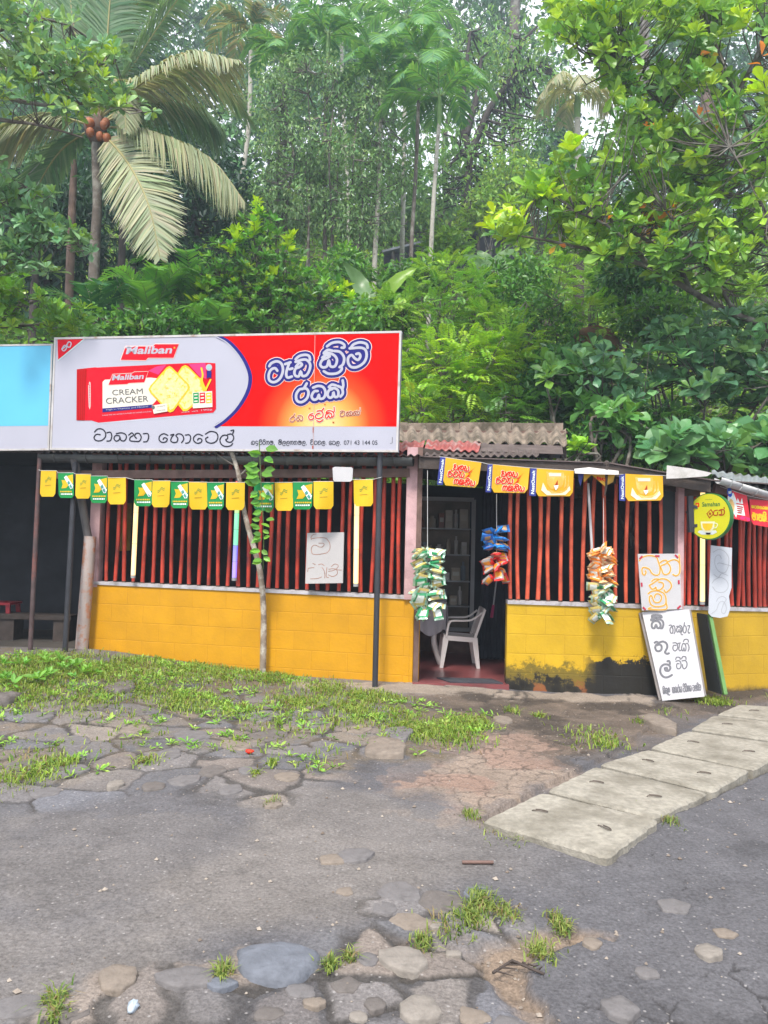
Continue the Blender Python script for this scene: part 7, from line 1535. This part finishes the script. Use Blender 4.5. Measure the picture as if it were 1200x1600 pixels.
# feather palms low at the left
for px, py, Y, L, cols, lab in ((235, 470, 12.4, 1.0, [(.07, .20, .03), (.11, .27, .04), (.05, .14, .03)], 'bright feathery cycad above the left part of the billboard'), (300, 455, 12.9, 1.1, [(.05, .16, .03), (.09, .24, .04), (.04, .11, .03)], 'tall feathery cycad left of the lime tipped bush'), (150, 500, 12.2, 1.1, [(.015, .06, .025), (.025, .085, .03), (.035, .10, .03)], 'dark feather palm in shade above the billboard corner'), (330, 520, 12.0, .8, [(.05, .15, .03), (.08, .2, .03), (.04, .1, .02)], 'low feather palm under the lime tipped bush')):
    b = W(px, py + 50, Y); b[2] = max(b[2], hill_z(b[0], Y)); t = thing('cycad', b - UPV * .3, lab, 'cycad'); mb = MB(); limb(mb, [b - UPV * 1.2, b - UPV * .4, b], .07, .06, M_barkr); mb.build('stem', t)
    for k in range(13):
        az = k * 2.4; e = rs.uniform(.5, 1.5); d = np.array([math.cos(az), math.sin(az), 0]); q = L * rs.uniform(.8, 1.2); P = [b, b + d * q * .25 + UPV * q * .5 * e, b + d * q * .6 + UPV * q * .72 * e, b + d * q * .95 + UPV * q * .62 * e]
        lv = Leaves(); m2 = MB(); frond(lv, m2, P, .30, 26, cols, [2, 2, 1], M_['rib'], .010, .15, .045); fo = m2.build('frond', t); lv.build('leaflets', fo)

# dark roofed building on the slope
a, b = W(600, 392, 23.5), W(815, 340, 26); a[2] -= 0; t = thing('hillside_shed', (a + b) / 2 - UPV * 1.5, 'long dark low shed half hidden on the upper slope', 'shed'); mb = MB(); dd = np.array([.3, 2.2, 0])
mb.slab([a - UPV * 2, b - UPV * 2, b - UPV * .18, a - UPV * .18], dd, mat('shed_wall', (.03, .03, .036), .8, .2)); mb.build('wall', t)
mb = MB(); f_ = np.array([-.05, -.35, -.12]); mb.slab([a + f_ - UPV * .06, b + f_ - UPV * .06, b + dd * 1.1 + UPV * .22, a + dd * 1.1 + UPV * .22], UPV * .07, mat('shed_roof', (.14, .15, .17), .5, .2)); mb.build('roof', t)
for k in range(5): mb = MB(); p = a + (b - a) * (k + .3) / 5; mb.bar(p - UPV * 2 + np.array([0, -.12, 0]), p - UPV * .1 + np.array([0, -.12, 0]), .09, .09, M_bark, up=(0, 1, 0)); mb.build('post', t)

# --- shrubs on the lower slope ---------------------------------------------------------
def shrub(name, lab, px, py, Y, rx, ry, k, nl, L, wd, cols, wts, T, droop=.2, cr=.22, lm=None, group=None, cat='shrub', ry_=.6):
    s_ = Y / FPX; c = W(px, py, Y); b = np.array([c[0], c[1], max(float(hill_z(c[0], c[1])) - .15, c[2] - ry * s_ - 1.2)])
    stems = [[b + rs.normal(0, .08, 3) * np.array([1, 1, 0]), (b + c) / 2 + rs.normal(0, .15, 3), c + np.array([rs.uniform(-.7, .7) * rx * s_, rs.uniform(-.4, .4), rs.uniform(0, .8) * ry * s_])] for _ in range(5)]
    return tree(name, lab, cat, stems[0], .028, M_bark, [(c, (rx * s_, ry_, ry * s_), k)], nl, L, wd, cols, wts, T, group, lm, droop, .5, cr, stems[1:])
# lime tipped bush above the billboard
Y = 12.6; cen = [(345, 430, 50, 60), (400, 400, 45, 80), (450, 440, 60, 60), (380, 480, 70, 40), (500, 470, 50, 45), (430, 490, 70, 35), (320, 490, 40, 30)]
c = W(420, 500, Y); b = np.array([c[0], Y, hill_z(c[0], Y) - .1]); t = thing('lime_bush', b, 'leafy bush with lime yellow tips standing above the billboard centre', 'bush'); mb = MB(); nodes = []
for x, y, _, _ in cen + [(395, 330, 0, 0), (365, 380, 0, 0)]: nodes += list(limb(mb, [b + rs.normal(0, .06, 3), W(410 + (x - 410) * .3, 500, Y), W(410 + (x - 410) * .7, (y + 500) / 2, Y + rs.uniform(-.3, .3)), W(x, y, Y)], .03, .01, M_bark, 6))
lv = Leaves(); Cc = np.vstack([in_px_poly([(x - rx, y), (x - rx * .7, y - ry * .7), (x, y - ry), (x + rx * .7, y - ry * .7), (x + rx, y), (x + rx * .7, y + ry * .8), (x - rx * .7, y + ry * .8)], int(rx * ry / 28), Y - .7, Y + .5) for x, y, rx, ry in cen])
ax = rs.normal(0, .35, (len(Cc), 3)) + np.array([0, -.25, .9]); rosettes(lv, Cc, ax, 9, .135, .52, [(.045, .14, .02), (.065, .18, .025), (.10, .24, .03), (.035, .10, .022)], [3, 3, 2, 2], T_OV, (.2, 1.3), ((.34, .50, .02), .22))
for x, y in ((398, 318), (402, 335), (400, 352), (365, 362), (372, 378), (360, 392), (395, 368), (448, 388), (455, 372), (310, 470), (318, 452), (520, 458), (535, 452), (548, 468), (430, 430)):
    rosettes(lv, W(x, y, Y - .45) + rs.normal(0, .03, (4, 3)), rs.normal(0, .25, (4, 3)) + np.array([0, -.1, 1]), 8, .15, .5, [(.34, .50, .015), (.26, .42, .02)], [2, 1], T_OV, (.15, 1.1))
twigs(mb, Cc, nodes, .006, M_bark, .8); mb.build('stem', t); lv.build('leaves', t, LEAF_G)
# pinnate sprays: ferny shrubs right of the billboard
def pinnate(lv, C0, AX, L, nlf, ll, wd, cols, wts):
    for c, a in zip(C0, unit(AX)):
        h = np.array([a[0], a[1], 0]); u = np.linspace(.15, 1, nlf); pts = c + np.outer(u * L, a) + np.outer(-(u ** 2) * L * .35, UPV); tg = unit(np.gradient(pts, axis=0)); sd = unit(np.cross(tg, UPV)); nn = np.cross(sd, tg)
        col = palette(1, cols, wts)[0]
        for s_ in (1, -1): lv.add(pts, sd * s_ + tg * .5 + rs.normal(0, .08, pts.shape), nn, ll * np.sin(np.pi * np.clip(u * .85 + .12, 0, 1)), wd, np.tile(col, (nlf, 1)) * rs.uniform(.85, 1.15, (nlf, 1)), T_DI)
def ferny(lab, px, py, Y, rx, ry, k, L, cols, wts, nlf=11, ll=.085):
    s_ = Y / FPX; c = W(px, py, Y); b = np.array([c[0], Y, max(float(hill_z(c[0], Y)) - .1, c[2] - ry * s_ - .8)]); t = thing('feathery_shrub', b, lab, 'shrub'); mb = MB(); nodes = []
    for _ in range(6): nodes += list(limb(mb, [b + rs.normal(0, .06, 3), (b + c) / 2 + rs.normal(0, .12, 3), c + np.array([rs.uniform(-.8, .8) * rx * s_, rs.uniform(-.4, .4), rs.uniform(-.1, .8) * ry * s_])], .018, .006, M_bark, 5))
    q = rs.normal(0, 1, (k, 3)); q = q / np.linalg.norm(q, axis=1, keepdims=True) * rs.rand(k, 1) ** .4; C0 = c + q * np.array([rx * s_, .55, ry * s_])
    lv = Leaves(); pinnate(lv, C0, q * np.array([1, .8, .3]) + rs.normal(0, .4, (k, 3)) + np.array([0, -.25, .25]), L, nlf, ll, .42, cols, wts); twigs(mb, C0, nodes, .004, M_bark, .5); mb.build('stem', t); lv.build('leaves', t); return t
LI = [(.27, .44, .03), (.20, .38, .03), (.13, .28, .025), (.34, .48, .04)]
ferny('lime green feathery shrub just right of the billboard edge', 715, 585, 11.4, 88, 72, 520, .42, LI, [3, 3, 2, 1])
ferny('feathery shrub low beside the asbestos roof', 650, 640, 10.8, 30, 40, 80, .36, LI, [2, 3, 3, 1])
ferny('tall feathery sprays above the billboard right end', 690, 480, 13.2, 60, 45, 150, .42, [(.12, .27, .03), (.08, .20, .03), (.18, .34, .04)], [2, 2, 1])
ferny('feathery sapling left of the broad banana leaves', 740, 470, 13.5, 30, 45, 70, .45, [(.12, .27, .03), (.10, .24, .03), (.18, .34, .04)], [2, 2, 1])
ferny('dark feathery shrub behind the asbestos roof centre', 790, 650, 10.9, 60, 40, 150, .36, [(.08, .19, .03), (.05, .13, .025), (.12, .26, .03)], [2, 2, 1])
ferny('pale feathery plant on the slope below the bare trunk', 930, 450, 14.5, 40, 40, 90, .4, [(.12, .26, .04), (.16, .31, .05)], [1, 1])
GR = [(.045, .13, .022), (.07, .18, .028), (.11, .24, .03), (.032, .09, .022)]
SH = [('upright green shrub in the middle of the lower slope', 845, 540, 12.4, 55, 100, 190, 15, .10, .5, GR, [3, 3, 3, 2]), ('mid green shrub above the lime feathery shrub', 800, 440, 14.0, 60, 45, 120, 14, .12, .5, GR, [3, 3, 2, 2]),
      ('dark dense shrub left of the lower dirt bank', 870, 610, 11.3, 50, 60, 130, 14, .12, .55, [(.02, .07, .02), (.035, .10, .025), (.05, .14, .03)], [2, 2, 1]), ('dark shrub behind the billboard top right corner', 585, 500, 12.8, 45, 30, 90, 14, .13, .55, GR, [3, 3, 1, 2]),
      ('round shrub below the dark shed', 700, 385, 20, 40, 25, 70, 14, .20, .5, [(.10, .2, .03), (.16, .28, .03), (.07, .15, .03)], [2, 2, 1]), ('shrub under the tall pale palm trunk', 650, 440, 16, 60, 28, 90, 14, .15, .5, GR, [3, 3, 2, 3]),
      ('dark shrub on the slope right of the bare trunk', 1000, 440, 13.6, 70, 45, 150, 14, .13, .5, [(.02, .065, .02), (.04, .11, .025), (.06, .15, .03)], [2, 2, 1]), ('brown leaved scrub under the almond tree limb', 985, 410, 14.6, 45, 40, 70, 12, .2, .3, [(.06, .05, .03), (.09, .06, .03), (.05, .09, .03)], [2, 1, 1]),
      ('green thicket above the dirt bank', 1030, 500, 12.6, 70, 35, 130, 14, .12, .5, GR, [2, 3, 2, 2]), ('shrub left of the banana plant', 540, 430, 15.5, 40, 40, 80, 14, .14, .5, GR, [2, 3, 2, 3]), ('low shrub over the middle of the billboard', 560, 505, 11.9, 40, 22, 60, 13, .12, .5, GR, [2, 3, 3, 1]),
      ('low shrub at the top left corner of the billboard', 175, 515, 11.6, 60, 25, 80, 13, .12, .5, [(.03, .1, .02), (.06, .16, .025), (.12, .26, .03)], [2, 2, 1]), ('dark low shrub between the feathery cycads', 260, 515, 11.8, 70, 30, 100, 13, .12, .5, [(.03, .09, .02), (.05, .14, .025), (.08, .19, .03)], [2, 2, 1]),
      ('yellowish shrub high on the slope by the dark shed', 760, 345, 24, 50, 16, 50, 14, .2, .5, [(.16, .28, .03), (.22, .34, .03)], [1, 1])]
for n_, px, py, Y, rx, ry, k, nl, L, wd, cols, wts in SH: shrub('green_shrub', n_, px, py, Y, rx, ry, k, nl, L, wd, cols, wts, T_OV if L < .16 else T_DI)
for lab, px, py, Y, rx, ry, k in (('light green feathery thicket above the asbestos roof', 800, 560, 11.9, 55, 55, 170), ('pale feathery shrub below the broad banana plant', 770, 510, 13.0, 50, 35, 130), ('light feathery shrub left of the upright green shrub', 700, 430, 15.2, 60, 30, 130),
                                  ('feathery lime sprays just above the billboard red end', 610, 490, 12.5, 45, 28, 90), ('light green thicket right of the upright green shrub', 920, 510, 12.8, 50, 50, 120), ('feathery light shrub high below the almond boughs', 860, 430, 15.5, 60, 35, 120)):
    ferny(lab, px, py, Y, rx, ry, k, .42, [(.18, .33, .03), (.13, .27, .03), (.24, .40, .035)], [2, 2, 1])
# banana plants
def blade_leaf(mb, P, wid, m, fold=.25, roll=None):
    Q = np.array(catmull(P, 5)); n = len(Q); tg = unit(np.gradient(Q, axis=0)); ref = np.array([0, -1.0, .4]) if roll is None else np.array(roll); V = []
    for i in range(n):
        sd = nrm(np.cross(tg[i], ref)); nn = np.cross(sd, tg[i]); u = i / (n - 1); w_ = wid * max(.02, math.sin(math.pi * min(1, .06 + u * .94)) ** .6) * .5
        for k in (-1, -.5, 0, .5, 1): V.append(Q[i] + sd * k * w_ + nn * (abs(k) * fold * w_) + nn * .012 * math.sin(i * 2.1 + k * 3))
    mb.add(V, [(i * 5 + k, i * 5 + k + 1, (i + 1) * 5 + k + 1, (i + 1) * 5 + k) for i in range(n - 1) for k in range(4)], m, True)
def leaf_plain(name, c, tr=.35):
    m = mat(name, c, .35, .18, 5, .1, 20)
    t = m.node_tree; b = t.nodes['Principled BSDF']; r = t.nodes.new('ShaderNodeBsdfTranslucent'); r.inputs['Color'].default_value = (c[0] * 1.3, c[1] * 1.2, c[2] * .6, 1); ms = t.nodes.new('ShaderNodeMixShader'); ms.inputs[0].default_value = tr
    t.links.new(b.outputs[0], ms.inputs[1]); t.links.new(r.outputs[0], ms.inputs[2]); t.links.new(ms.outputs[0], t.nodes['Material Output'].inputs['Surface']); return m
ML = leaf_plain('banana_leaf_lime', (.20, .36, .03)); MG = leaf_plain('banana_leaf_grey', (.13, .24, .09)); MB_ = leaf_plain('banana_leaf_green', (.07, .2, .03))
for lab, base, Y, leaves in (('banana plant with bright upright leaf above the billboard right end', (590, 520), 12.8, [([(592, 500), (598, 470), (620, 440), (652, 418)], .26, ML), ([(592, 500), (605, 478), (630, 474), (652, 482)], .22, ML), ([(592, 505), (600, 490), (625, 480), (645, 492)], .24, ML), ([(590, 500), (575, 470), (560, 440), (535, 410)], .30, MG), ([(590, 505), (580, 490), (560, 470), (548, 500)], .28, MG)]),
                             ('broad grey green banana plant in the middle of the slope', (766, 470), 15.0, [([(766, 455), (762, 435), (748, 412), (722, 400)], .34, MG), ([(766, 455), (766, 430), (760, 408), (745, 392)], .32, MG), ([(768, 455), (775, 430), (790, 405), (812, 390)], .42, MG), ([(768, 455), (785, 440), (805, 428), (832, 428)], .30, MB_), ([(765, 455), (750, 440), (735, 438), (722, 448)], .30, MG), ([(765, 458), (748, 450), (728, 460), (714, 475)], .26, MG)])):
    b = W(base[0], base[1], Y); b0 = np.array([b[0], Y, hill_z(b[0], Y) - .1]); t = thing('banana_plant', b0, lab, 'banana plant'); mb = MB(); limb(mb, [b0, (b0 + b) / 2, W(leaves[0][0][0][0], leaves[0][0][0][1], Y)], .09, .05, mat('banana_stem', (.16, .2, .06), .6, .2)); mb.build('stem', t)
    for P, wd, m_ in leaves:
        mb = MB(); blade_leaf(mb, [W(x, y, Y - .1 + .25 * math.sin(i * 1.3 + x)) for i, (x, y) in enumerate(P)], wd, m_); mb.build('leaf', t)
# bank of bare red earth showing on the slope
p = W(938, 520, 12.3); mb = MB(); mb.ball(p + np.array([0, .35, -.1]), .55, mat('bare_earth', (.20, .105, .06), .95, .3, 8, .6, 20), (.75, .5, .55), 18, 12, .09, random.Random(6)); o = mb.build('earth_bank'); tag(o, 'patch of bare reddish earth showing through the slope plants', 'earth bank')

# --- almond tree on the right ---------------------------------------------------------
Y = 10.6
TB = W(1236, 520, Y); tb = np.array([TB[0], Y, 0.6]); t = thing('almond_tree', tb, 'wide spreading tree with rosettes of large bright leaves at the right', 'tree'); mb = MB(); nodes = []
LM = [[(1236, 520, 0), (1150, 492, -.3), (1080, 455, -.5), (1020, 420, -.6), (960, 400, -.7), (900, 385, -.7), (850, 375, -.8), (790, 365, -.8)], [(1080, 455, -.5), (1050, 400, -.4), (1000, 370, -.2), (940, 335, 0), (880, 300, .1), (840, 300, .1)], [(1236, 470, 0), (1190, 350, .2), (1130, 300, .4), (1060, 270, .5), (1010, 225, .6), (985, 170, .7), (930, 100, .9), (870, 50, 1.0)],
      [(1130, 300, .4), (1090, 240, .2), (1060, 190, 0), (1010, 140, -.1), (960, 90, -.2)], [(1190, 350, .2), (1185, 250, -.2), (1150, 150, -.3), (1115, 60, -.2), (1090, -20, 0)], [(1150, 150, -.3), (1185, 80, -.5), (1210, 0, -.5)], [(1020, 420, -.6), (960, 360, -.9), (900, 330, -1.1)], [(1150, 492, -.3), (1120, 440, -.8), (1080, 380, -1.0), (1040, 330, -1.1)], [(1236, 470, 0), (1215, 380, -.8), (1180, 300, -1.2), (1140, 230, -1.3)]]
limb(mb, [tb, W(1242, 600, Y), W(1236, 520, Y), W(1236, 470, Y)], .15, .11, M_bark, 10)
for i, L_ in enumerate(LM): nodes += list(limb(mb, [W(a, b, Y + c) for a, b, c in L_], .05 if i in (0, 2) else .032, .010, M_bark, 7))
PG1 = [(870, -20), (845, 45), (900, 110), (955, 140), (940, 170), (975, 215), (885, 235), (850, 270), (812, 300), (748, 348), (800, 385), (900, 398), (1000, 425), (1060, 450), (1120, 465), (1240, 480), (1260, -20)]
C1 = in_px_poly(PG1, 1500, Y - 1.4, Y + 1.2, .46, 42); lv = Leaves()
low = (C1[:, 2] < 5.0)
ax = rs.normal(0, .45, (len(C1), 3)) + np.array([-.15, -.45, .75]); ac = [(.10, .21, .035), (.14, .27, .04), (.19, .33, .045), (.06, .15, .03), (.26, .40, .045)]
rosettes(lv, C1, ax, 10, .185, .52, ac, [3, 4, 3, 2, 1.3], T_OB, (.35, 1.45), ((.30, .45, .02), .25))
for x, y in ((1005, 192), (1110, 85), (1100, 165), (1180, 90), (865, 378), (1040, 340), (950, 345), (990, 330), (1120, 170)):
    c = W(x, y, Y - .9) + rs.normal(0, .05, (2, 3)); rosettes(lv, c, rs.normal(0, .5, (2, 3)) + np.array([0, -.4, .3]), 2, .16, .5, [(.50, .16, .02), (.55, .34, .03)], [1, 1], T_OB, (.5, 1.6))
c = in_px_poly([(1010, 330), (1060, 320), (1090, 350), (1060, 370), (1000, 350)], 14, Y, Y + .6); rosettes(lv, c, rs.normal(0, .5, (14, 3)) + np.array([0, -.4, .3]), 7, .19, .45, [(.50, .20, .03), (.45, .34, .04), (.28, .12, .05)], [1, 1, 1], T_OB, (.4, 1.6))
for x, y in ((893, 235), (950, 28), (850, 300), (1165, 30), (1190, 140), (770, 352), (815, 348)):
    c = W(x, y, Y - 1.2) + rs.normal(0, .05, (3, 3)); rosettes(lv, c, rs.normal(0, .3, (3, 3)) + np.array([-.3, -.3, .8]), 7, .23, .55, [(.36, .52, .02)], [1], T_OB, (.2, 1.1))
twigs(mb, C1, nodes, .008, M_bark, .9); mb.build('trunk', t); lv.build('crown', t, LEAF_G)
# broad leaved plants over the right roof
def broad(name, lab, poly, n, Y0, Y1, L, cols, wts, base, nl=9, th=.46, wd=.62):
    C0 = in_px_poly(poly, n, Y0, Y1, .34, 45); b = W(base[0], base[1], (Y0 + Y1) / 2); b[2] = min(b[2], 2.2); t = thing(name, b, lab, 'plant'); mb = MB(); nodes = []
    for k in range(7): c = C0[rs.randint(len(C0))]; nodes += list(limb(mb, [b + rs.normal(0, .1, 3), (b + c) / 2 + rs.normal(0, .15, 3), c - UPV * .1], .03, .012, M_bark, 6))
    lv = Leaves(); rosettes(lv, C0, rs.normal(0, .35, (n, 3)) + np.array([-.1, -.45, .8]), nl, L, wd, cols, wts, T_OB, (.4, 1.5), ((.16, .32, .06), .15)); twigs(mb, C0, nodes, .008, M_bark, .8); mb.build('stem', t); lv.build('leaves', t, LEAF_G); return t
BD = [(.065, .15, .07), (.09, .20, .09), (.13, .25, .11), (.04, .10, .05)]
broad('broadleaf_bush', 'bluish broad leaved bush hanging over the right part of the slope', [(880, 560), (960, 520), (1060, 500), (1240, 480), (1240, 640), (1130, 640), (1040, 600), (980, 640), (900, 600)], 270, 9.9, 11.4, .22, BD, [3, 3, 2, 2], (1080, 720))
broad('broadleaf_bush', 'large pale leaved plants spilling over the right corner roof', [(1000, 690), (1060, 670), (1140, 680), (1240, 670), (1240, 745), (1180, 735), (1120, 722), (1010, 712)], 90, 9.0, 9.9, .29, [(.06, .15, .06), (.085, .19, .075), (.04, .11, .045)], [3, 2, 1], (1130, 745), 7)
broad('broadleaf_bush', 'bright rosette plant above the roof right of the asbestos sheets', [(930, 640), (985, 630), (985, 670), (940, 675)], 9, 9.6, 10.2, .26, [(.11, .25, .06), (.085, .21, .055)], [1, 1], (955, 715))
broad('broadleaf_bush', 'green broad leaved sapling between the asbestos roof and the bluish bush', [(840, 560), (930, 545), (960, 600), (920, 660), (860, 620)], 40, 10.2, 10.9, .22, [(.05, .14, .035), (.08, .2, .04), (.13, .28, .04)], [2, 2, 1], (900, 715))
broad('broadleaf_bush', 'small bright sprouts right behind the dark fascia', [(895, 690), (930, 690), (925, 712), (900, 712)], 5, 9.3, 9.6, .18, [(.2, .4, .03)], [1], (912, 722))
ferny('thin green plants in shade behind the right roof', 1060, 660, 10.6, 90, 30, 120, .34, [(.03, .09, .03), (.05, .13, .03), (.08, .17, .03)], [2, 2, 1])
shrub('green_shrub', 'shaded scrub behind the dark fascia', 990, 690, 10.3, 110, 28, 150, 13, .11, .5, [(.025, .08, .022), (.045, .12, .025), (.08, .18, .03)], [2, 2, 1], T_OV)

# --- boughs at the left edge ---------------------------------------------------------
def bough(name, lab, poly, n, Y0, Y1, L, cols, wts, limbs, tip, nl=9, spread=(.3, 1.4), clump=.36):
    Ym = (Y0 + Y1) / 2; P0 = W(*limbs[0][0], Ym); b = np.array([P0[0] - .8, Ym, .2]); t = thing(name, b, lab, 'tree'); mb = MB(); nodes = []; limb(mb, [b, b + (P0 - b) * .5 + np.array([-.1, 0, 0]), P0], .11, .06, M_bark, 8)
    for L_ in limbs: nodes += list(limb(mb, [W(x, y, Ym + rs.uniform(-.3, .3)) for x, y in L_], .028, .007, M_bark, 6))
    C0 = in_px_poly(poly, n, Y0, Y1, clump, 40); lv = Leaves(); rosettes(lv, C0, rs.normal(0, .45, (n, 3)) + np.array([.25, -.4, .7]), nl, L, .50, cols, wts, T_OB, spread, tip); twigs(mb, C0, nodes, .005, M_bark, .9); mb.build('trunk', t); lv.build('crown', t, LEAF_G)
DG = [(.085, .17, .08), (.12, .23, .11), (.06, .13, .06), (.18, .29, .11)]  # pale greyish tones carry the leaves' glossy reflection in their colour
bough('leafy_tree', 'leafy bough with lime tips reaching in at the top left', [(-60, -20), (75, -10), (70, 20), (135, 15), (100, 55), (150, 70), (185, 60), (195, 95), (150, 105), (185, 130), (235, 165), (245, 180), (205, 172), (150, 172), (125, 205), (80, 165), (-60, 175)], 310, 7.2, 8.4, .13, DG, [3, 3, 2, 2],
      [[(-80, 120), (-20, 110), (60, 115), (120, 110), (180, 95)], [(-80, 120), (0, 150), (80, 165), (170, 160), (240, 180)], [(-60, 120), (-20, 60), (50, 30), (110, 40)], [(-80, 120), (-20, 180), (60, 195), (130, 215)]], ((.32, .48, .02), .40))
bough('leafy_tree', 'glossy grey green bough halfway down the left edge', [(-60, 240), (40, 238), (65, 255), (40, 290), (85, 300), (75, 335), (135, 370), (150, 398), (100, 385), (60, 400), (90, 425), (-60, 440)], 270, 7.8, 9.0, .12, DG, [3, 3, 3, 1], [[(-80, 340), (-20, 320), (40, 290)], [(-80, 340), (0, 340), (70, 360), (140, 390)], [(-80, 340), (-20, 390), (60, 410)]], ((.20, .36, .03), .22))
bough('leafy_tree', 'yellow green bush at the left edge beside the light blue board', [(-60, 430), (50, 430), (70, 470), (130, 480), (140, 515), (110, 530), (-60, 535)], 210, 9.2, 10.4, .15, [(.08, .19, .025), (.12, .26, .03), (.05, .13, .03)], [2, 2, 1], [[(-80, 520), (0, 490), (60, 470)], [(-80, 520), (20, 510), (120, 505)]], ((.33, .48, .03), .4))

# --- the thin tree in front of the wall, with a leafy vine ------------------------------
tb = W(411, 1047, 8.26); tb[2] = float(base_z(tb[0], tb[1])) - .05; t = thing('thin_tree', tb, 'thin bare pale trunk growing in front of the yellow wall', 'tree'); mb = MB()
tr = [(411, 1047, 8.26), (412, 960, 8.25), (408, 905, 8.22), (401, 870, 8.18), (388, 825, 8.16), (379, 785, 8.15), (373, 742, 8.13), (364, 712, 8.12), (358, 698, 8.13)]
limb(mb, [tb] + [W(*p) for p in tr[1:]], .034, .021, mat('speckled_bark', (.24, .19, .15), .85, .3, 14, .4, 40, dirt=(.46, .42, .36), dscale=9, dlo=.48, dhi=.58), 9)
limb(mb, [W(373, 745, 8.13), W(384, 734, 8.11), W(392, 722, 8.1)], .012, .006, M_bark, 6); limb(mb, [W(367, 728, 8.12), W(345, 714, 8.12), W(328, 700, 8.13)], .010, .005, M_bark, 6); mb.build('trunk', t)
vn = thing('leafy_vine', W(413, 885, 8.0), 'leafy green vine hanging beside the thin bare trunk', 'vine'); mb = MB(); limb(mb, [W(405, 690, 7.88), W(408, 760, 7.92), W(412, 830, 7.98), W(411, 890, 8.02)], .006, .003, mat('vine_stem', (.10, .16, .05), .6), 5); mb.build('stem', vn)
lv = Leaves(); P = []; D = []; Ls = []
for y, l_ in [(706, .13), (712, .12), (722, .13), (735, .14), (742, .13), (755, .13)] + [(768 + 13 * i, .10) for i in range(9)]:
    for s_ in (-1, 1, -1):
        c = W(409 + s_ * 3 + rs.uniform(-4, 4), y + rs.uniform(-6, 6), 7.89 + (y - 700) * .0006); P.append(c); D.append((s_ * rs.uniform(.5, 1), -.5, rs.uniform(-.5, .35))); Ls.append(l_ * rs.uniform(.85, 1.15))
lv.add(np.array(P), np.array(D), rs.normal(0, .3, (len(P), 3)) + np.array([0, -1.0, .35]), np.array(Ls), .70, palette(len(P), [(.14, .33, .035), (.10, .25, .03), (.06, .17, .03)], [2, 2, 1]), T_OV); lv.build('leaves', vn, LEAF_G)
# weeds by the foot of the left drain pipe
lv = Leaves(); wx_ = rs.uniform(-5, 2.2, 5200); wy_ = rs.uniform(4.6, 8.4, 5200); ok_ = (rs.rand(5200) < soft_poly(wx_, wy_, Z_GRASS, .1) * sst(fbm(wx_ * 3 + 9, wy_ * 3 + 5, 3), .48, .62)) & (wy_ < 8.02 - .19 * np.clip(wx_ - .3, -3.7, 0) - .1)
wp_ = np.column_stack([wx_, wy_, base_z(wx_, wy_) + .01])[ok_]; rosettes(lv, wp_, np.tile((0, 0, 1.), (len(wp_), 1)) + rs.normal(0, .25, (len(wp_), 3)), 6, .05, .42, [(.11, .24, .03), (.20, .36, .05), (.28, .40, .07)], [2, 3, 1], T_OV, (.6, 1.4))
c = np.array([G(x, y) + UPV * .05 for x, y in ((30, 1045), (70, 1040), (100, 1050), (60, 1065), (15, 1070), (120, 1060))]); rosettes(lv, np.repeat(c, 4, 0) + rs.normal(0, .08, (24, 3)) * np.array([1, 1, .1]), np.tile((0, 0, 1.), (24, 1)) + rs.normal(0, .2, (24, 3)), 8, .10, .5, [(.08, .2, .03), (.14, .3, .04)], [1, 1], T_OV); o = lv.build('weeds'); tag(o, 'low broad leaved weeds among the grass at the left', 'weeds', kind='stuff')
# ------------------------------------------------------------------ damp air over the slope
hm = bpy.data.materials.new('haze_air'); hm.use_nodes = True; t_ = hm.node_tree; t_.nodes.remove(t_.nodes['Principled BSDF'])
pv = t_.nodes.new('ShaderNodeVolumePrincipled'); pv.inputs['Color'].default_value = (.72, .86, 1.0, 1); pv.inputs['Density'].default_value = 0.0031; pv.inputs['Anisotropy'].default_value = 0.2
t_.links.new(pv.outputs['Volume'], t_.nodes['Material Output'].inputs['Volume'])
mb = MB(); mb.hexa([(-140, -95, -14), (140, -95, -14), (140, 115, -14), (-140, 115, -14), (-140, -95, 42), (140, -95, 42), (140, 115, 42), (-140, 115, 42)], hm)
hz = mb.build('haze'); tag(hz, 'thin pale humid haze hanging over the whole slope', 'haze', kind='stuff')
